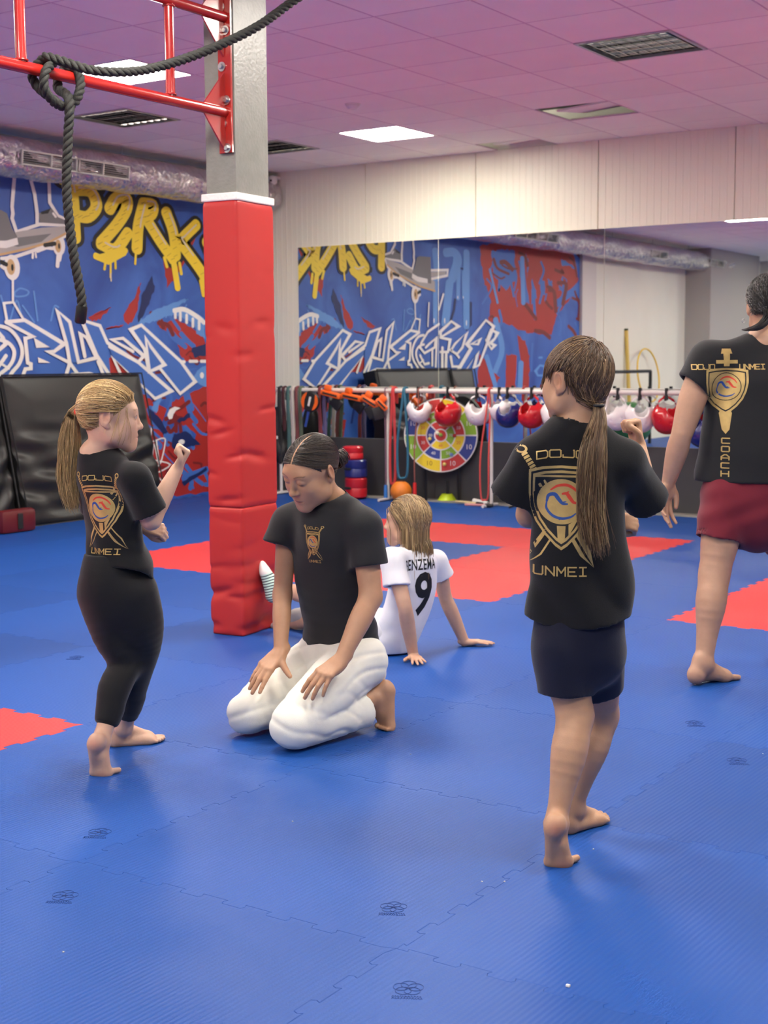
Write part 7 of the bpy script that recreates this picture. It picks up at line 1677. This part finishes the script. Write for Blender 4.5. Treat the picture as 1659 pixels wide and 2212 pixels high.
    # shorts
    S = Sdf(); S.ell(J(838, 1362, 0.08), (0.125, 0.12, 0.10), np.stack([rt, fw, UP], 1), 0.03); S.cap(hip, hip*0.4+kn*0.6, 0.085, 0.075, 0.03); S.cap(hip2, hip2*0.4+kn2*0.6, 0.085, 0.075, 0.02)
    garment('shorts', S, 0.006, cloth('white football shorts', srgb(226, 226, 228), 0.7), body, [('plane', V(0, 0, 0.003), -UP)], origin=loc)
    # shirt
    S = Sdf(); TS = Sdf()
    for q_ in (S, TS): q_.chain([J(894, 1230, 0.0), J(892, 1265, 0.0), J(878, 1320, 0.02), J(858, 1365, 0.04), J(846, 1392, 0.05)], [0.108, 0.112, 0.112, 0.116, 0.112], 0.04, flat=nrm(fw+UP*0.2), ratio=0.72)
    S.cone(J(893, 1186, -0.005), J(893, 1210, 0), 0.052, 0.08, 0.05)
    l0, l1 = J(848, 1210, -0.11), J(856, 1266, -0.14); r0, r1 = J(940, 1212, 0.11), J(956, 1246, 0.14)
    S.cone(J(878, 1196, -0.05), l0, 0.036, 0.050, 0.04); S.cap(l0, l1, 0.050, 0.062, 0.03); S.cone(J(908, 1196, 0.05), r0, 0.036, 0.048, 0.04); S.cap(r0, r1, 0.048, 0.053, 0.03)
    def folds(P):
        q = P-J(870, 1320, 0.02); u, f_, z = q @ rt, q @ fw, q[..., 2]
        return 0.012*rdg(22*z+12*f_+6*u+np.sin(9*u))*np.clip((0.02-z)/0.10, 0, 1)*np.clip(0.4-u*3, 0, 1)+0.003*np.sin(34*u+10*z)
    NS = Sdf().cone(J(893, 1192, -0.01), J(888, 1150, 0.0), 0.047, 0.05, 0.001)
    tee = garment('football_shirt', S, 0.005, cloth('white polyester', srgb(232, 232, 236), 0.6, 900), body, [('bore', l0*0.4+l1*0.6, l1, 0.040, TS), ('bore', r0*0.4+r1*0.6, r1, 0.037, TS), ('sub', NS), ('plane', V(0, 0, 0.008), -UP)], folds=folds, origin=loc)
    tag(tee, 'white football shirt with black name and number on the back')
    Pn = Print(J(907, 1262, -0.09)-fw*0.35, rt, UP, fw, tee, loc); Pn.text('name_print', 'BENZEMA', 0.008, 0.082, 0.048, M['pblack'], sx=0.53, bold=0.0012, spacing=1.06); Pn.text('number_print', '9', 0.030, -0.058, 0.19, M['pblack'], sx=0.72, bold=0.007)
    # shoulder-length streaked hair
    p0 = scalp(HS, hc, R, hs, 4200, hairline, 31); part = hc+R@V(0, 0.03, 0.11)*hs
    def df(p, i):
        l = loc_l(p); d = (p-part); d[:, 2] = d[:, 2]*0.3-0.05-0.012*i; return d-R[:, 1]*0.16*np.clip((l[:, 1]+0.02)/0.05, 0, 1)[:, None]
    class HH:                                       # head widened by neck and shoulders so that hair drapes over them
        def at(s_, p): return np.minimum(HS.at(p), np.linalg.norm((p-J(893, 1190, 0.0))/np.array([1, 1, 1]), axis=-1)-0.075)
        def grad(s_, p, e=0.001):
            out = np.zeros_like(p)
            for i in range(3): d = np.zeros(3); d[i] = e; out[..., i] = s_.at(p+d)-s_.at(p-d)
            return out/np.maximum(np.linalg.norm(out, axis=-1, keepdims=True), 1e-9)
    C = flow(HH(), p0, df, 24, 0.0090, lambda i: 0.016, 32, 0.10)
    dn = np.repeat((-UP)[None], len(p0), 0)
    for i in range(10, 25):                          # below the ears the strands simply hang
        m_ = C[:, i-1, 2] < hc[2]-0.02; C[m_, i] = C[m_, i-1]-UP*0.0085+(C[m_, i-1]-C[m_, i-2])*0.12*np.array([1, 1, 0])
    strand_mesh('hair', C, 0.0011*np.interp(np.linspace(0, 1, 25), [0, .8, 1], [1, 1, .5]), hair_cols(len(p0), hb, 0.30, 33, (0.52, 0.37, 0.18), 0.28), body, loc)
    return body
build_seated()
# ================================================================== coach walking away
def build_coach():
    D = 5.62; J = lambda x, y, d=0.0: atd(x, y, D+d)
    fw = vec(0.22, 0.97); rt = nrm(np.cross(fw, UP)); loc = onZ(1545, 1485, 0)
    B = Body((0.47, 0.27, 0.175))
    hf = vec(0.30, 0.94, -0.12); hr = nrm(np.cross(hf, UP)); R = np.stack([hr, hf, nrm(np.cross(hr, hf))], 1)
    hc = J(1662, 662, 0.04); hs = 1.03; nk = J(1650, 745, 0.0); hb = np.array([0.022, 0.018, 0.016])
    HS, W = head(B, hc, R, hs, False, nk, 0.062, hairc=hb, vox=0.003)
    A = B.new(0.003); sh, el, wr = J(1522, 790, 0.0), J(1472, 940, -0.02), J(1444, 1042, 0.04)
    A.chain([sh, (sh+el)/2-rt*0.004, el*0.92+sh*0.08, el, el*0.7+wr*0.3, el*0.3+wr*0.7, wr], [0.056, 0.056, 0.045, 0.042, 0.045, 0.036, 0.027], 0.02)
    hand(A, wr, nrm(J(1432, 1112, 0.05)-wr), nrm(-RH*0.55+FH*0.75), False, 1.0, fcurl=[(0.35, 0.35, 0.2), (0.25, 0.35, 0.2), (0.3, 0.45, 0.3), (0.4, 0.5, 0.3)], spread=0.07, thumb=[(0.018, 0.020, -0.006), (0.036, 0.045, -0.016), (0.040, 0.075, -0.024), (0.036, 0.098, -0.030)])
    A = B.new(0.005); sh, el, wr = J(1775, 790, 0.0), J(1800, 940, 0.0), J(1800, 1042, 0.15)
    A.chain([sh, (sh+el)/2, el, el*0.5+wr*0.5, wr], [0.056, 0.054, 0.042, 0.042, 0.027], 0.02); hand(A, wr, nrm(-UP+fw*0.3), nrm(RH), True, 1.0, curl=(0.4, 0.4, 0.3))
    L = B.new(0.0035); hip, kn, an = J(1572, 1070, 0.0), J(1543, 1240, -0.06), J(1520, 1432, -0.16)
    L.chain([hip, (hip+kn)/2, kn], [0.088, 0.080, 0.058], 0.03); L.chain([kn, kn*0.70+an*0.30-fw*0.016, kn*0.35+an*0.65-fw*0.004, an], [0.056, 0.062, 0.044, 0.034], 0.03)
    fy = nrm(onZ(1565, 1472, 0)-onZ(1500, 1484, 0)); fa = onZ(1516, 1478, 0)
    foot(L, V(fa[0], fa[1], 0.092), nrm(fy-UP*0.05), nrm(UP+fy*0.05), False, 1.0); L.cone(an, V(fa[0], fa[1], 0.092), 0.034, 0.034, 0.02)
    L = B.new(0.005); hip, kn, an = J(1700, 1070, 0.05), J(1702, 1240, 0.22), J(1690, 1420, 0.18)
    L.chain([hip, (hip+kn)/2, kn], [0.088, 0.080, 0.058], 0.03); L.chain([kn, kn*0.70+an*0.30-fw*0.016, an], [0.056, 0.062, 0.034], 0.03); foot(L, V(an[0], an[1], 0.085), fw, UP, True, 1.0); L.cone(an, V(an[0], an[1], 0.085), 0.034, 0.034, 0.02)
    T = B.new(0.01); T.chain([J(1645, 790), J(1645, 930), J(1638, 1070)], [0.13, 0.12, 0.13], 0.05, flat=fw, ratio=0.65); T.cone(J(1540, 790), J(1755, 790), 0.05, 0.05, 0.03)
    loc_l = lambda v: ((v-hc) @ R)/hs
    def hairline(l): x, y, z = l.T; return (z > np.interp(y, [-0.12, -0.06, -0.02, 0.02, 0.06, 0.09], [-0.045, -0.04, 0.0, 0.030, 0.065, 0.08])) & ~((np.abs(x) > 0.064) & (z < 0.034) & (y > -0.045))
    B.zonef(lambda v: (hairline(loc_l(v)) & (np.linalg.norm(loc_l(v), axis=1) < 0.17)).astype(float)*0.75, hb*2)
    B.zonef(lambda v: ((loc_l(v)[:, 1] > 0.0) & (np.abs(loc_l(v)[:, 0]) > 0.03) & (loc_l(v)[:, 2] < -0.03) & (np.linalg.norm(loc_l(v), axis=1) < 0.15)).astype(float)*0.5, hb*3)
    B.zone(J(1503, 1472, -0.18), 0.04, (0.52, 0.20, 0.15), 0.5, 0.9)
    body = B.build('person', loc)
    tag(body, 'man with dark tied-back hair walking away in black T-shirt and maroon shorts', 'person')
    S = Sdf(); TS = Sdf()
    for q_ in (S, TS): q_.chain([J(1648, 858, 0.0), J(1648, 910, 0.0), J(1642, 980, 0.0), J(1640, 1080, 0.01)], [0.222, 0.240, 0.250, 0.262], 0.05, flat=fw, ratio=0.58)
    S.cone(J(1650, 762, 0.0), J(1650, 820, 0), 0.078, 0.15, 0.06, flat=fw, ratio=0.8)
    l0, l1 = J(1535, 782, 0.0), J(1497, 832, -0.01); r0, r1 = J(1768, 782, 0.0), J(1795, 850, 0.0)
    S.cone(J(1610, 760), l0, 0.062, 0.078, 0.06); S.cap(l0, l1, 0.080, 0.076, 0.04); S.cone(J(1690, 760), r0, 0.062, 0.078, 0.06); S.cap(r0, r1, 0.080, 0.078, 0.04)
    def folds(P): q = P-J(1645, 950); u, z = q @ rt, q[..., 2]; return 0.004*np.sin(20*u+10*z)+0.003*np.sin(34*z+14*u)*np.clip((0.05-z)/0.2, 0, 1)
    NS = Sdf().cone(J(1650, 742, 0.0), J(1655, 650, 0.02), 0.066, 0.072, 0.001)
    tee = garment('t_shirt', S, 0.006, cloth('black sports cotton', srgb(30, 30, 32), 0.85), body, [('plane', J(1640, 1046, -0.13), -UP), ('bore', l0*0.3+l1*0.7, l1, 0.058, TS), ('bore', r0*0.3+r1*0.7, r1, 0.058, TS), ('sub', NS)], folds=folds, origin=loc, thick=0.014)
    tag(tee, 'black T-shirt with a gold sword and shield print')
    k = 1.0; Pn = Print(J(1614, 850, -0.4), RH, UP, FH, tee, loc); w, h = 0.165, 0.175; sh_ = shield(w, h); sh2 = [(x, y+0.085) for x, y in sh_]; c = (0, 0.085-h*0.42)
    Pn.add('sword_blade', [[(-0.012, -0.06), (0.012, -0.06), (0.022, -0.085), (0.013, -0.15), (0, -0.168), (-0.013, -0.15), (-0.022, -0.085)]], M['gold']); Pn.add('sword_hilt', [line((-0.045, 0.118), (0.045, 0.118), 0.014), [(-0.012, 0.10), (0.012, 0.10), (0.014, 0.15), (-0.014, 0.15)], [(-0.024, 0.150), (0.024, 0.150), (0.018, 0.170), (-0.018, 0.170)]], M['gold'])
    Pn.add('shield_plate', [sh2], M['gold']); s1 = scaled(sh2, 0.90, c); s2 = scaled(sh2, 0.84, c); Pn.add('shield_line', ring_poly(s1, s2), M['pblack']); emblem_disc(Pn, (0, 0.012+0.008), 0.052)
    Pn.add('disc_outline', ring_poly([(0.056*math.cos(t), 0.02+0.056*math.sin(t)) for t in np.linspace(0, 6.283, 33)[:-1]], [(0.053*math.cos(t), 0.02+0.053*math.sin(t)) for t in np.linspace(0, 6.283, 33)[:-1]]), M['pblack'])
    stroke_text(Pn, 'club_name_first', 'DOJO', -0.093, 0.098, 0.019, 0.018, 0.004, 0.0035, M['gold']); stroke_text(Pn, 'club_name_second', 'UNMEI', 0.098, 0.098, 0.019, 0.015, 0.004, 0.0035, M['gold']); stroke_text(Pn, 'coach_word', 'COACH', 0.0, -0.195, 0.020, 0.026, 0.013, 0.0045, M['gold'], vertical=True)
    # shorts
    S = Sdf(); S.cone(J(1638, 1030, 0.0), J(1638, 1080, 0.01), 0.205, 0.215, 0.04, flat=fw, ratio=0.66)
    l0, l1 = J(1572, 1075, 0.0), J(1552, 1190, -0.04); r0, r1 = J(1698, 1075, 0.03), J(1702, 1200, 0.14)
    S.cap(l0, J(1552, 1168, -0.035), 0.112, 0.096, 0.04); S.cap(r0, J(1702, 1184, 0.13), 0.112, 0.10, 0.03)
    def sf(P): q = P-l0; z = q[..., 2]; return 0.004*np.sin(58*z-26*(q @ rt))*np.exp(-((z+0.05)/0.07)**2)+0.003*np.sin(40*(q @ rt))
    garment('shorts', S, 0.006, cloth('maroon jersey', srgb(112, 30, 44), 0.8), body, [('bore', J(1553, 1145, -0.03), J(1552, 1168, -0.035), 0.083, Sdf().cone(r0, r1, 0.11, 0.1))], folds=sf, origin=loc, thick=0.014)
    # curly hair, grey at the temples
    p0 = scalp(HS, hc, R, hs, 3600, hairline, 41); bun = hc+R@V(0.0, -0.10, -0.03)*hs
    r_ = np.random.default_rng(8); ph = r_.uniform(0, 6.28, len(p0))
    def df(p, i): return (bun-p)/np.linalg.norm(bun-p, axis=1, keepdims=True)+0.7*np.stack([np.sin(i*1.3+ph), np.cos(i*1.1+ph), np.sin(i*0.9+ph*2)], 1)
    C = flow(HS, p0, df, 12, 0.0062, lambda i: 0.016, 42, 0.15); C = C[off_ears(C, hc, R, hs, 0.028, -0.03, 0.05)]; p0 = C[:, 0]; l0_ = loc_l(p0); cols = hair_cols(len(p0), hb, 0.4, 43, (0.16, 0.15, 0.15), 0.10); gm = (l0_[:, 2] < 0.05) & (l0_[:, 1] > -0.05); cols[gm] = np.array([0.20, 0.19, 0.18])*(1+0.3*r_.normal(size=(gm.sum(), 1)))
    strand_mesh('hair', C, 0.0011, np.clip(cols, 0.005, 1), body, loc)
    n = 160; tail('ponytail', [bun, bun-R[:, 1]*0.02-UP*0.03, J(1640, 705, -0.09), J(1612, 712, -0.06), J(1602, 712, -0.03)], [0.02, 0.018, 0.014, 0.006, 0.002], n, hair_cols(n, hb, 0.3, 44), body, loc, 45, 0.0012, 20, flat=FH, ratio=0.6)
    bm = bmesh.new(); e_ = J(1606, 693, 0.02); b_tube(bm, [Vector(e_-loc)+Vector(RH)*0.006*math.cos(t)+Vector(UP)*0.008*math.sin(t) for t in np.linspace(0, 6.283, 13)[:-1]], 0.0014, 5, closed=True); bmobj('earring', bm, M['zinc'], body, True)
    return body
build_coach()
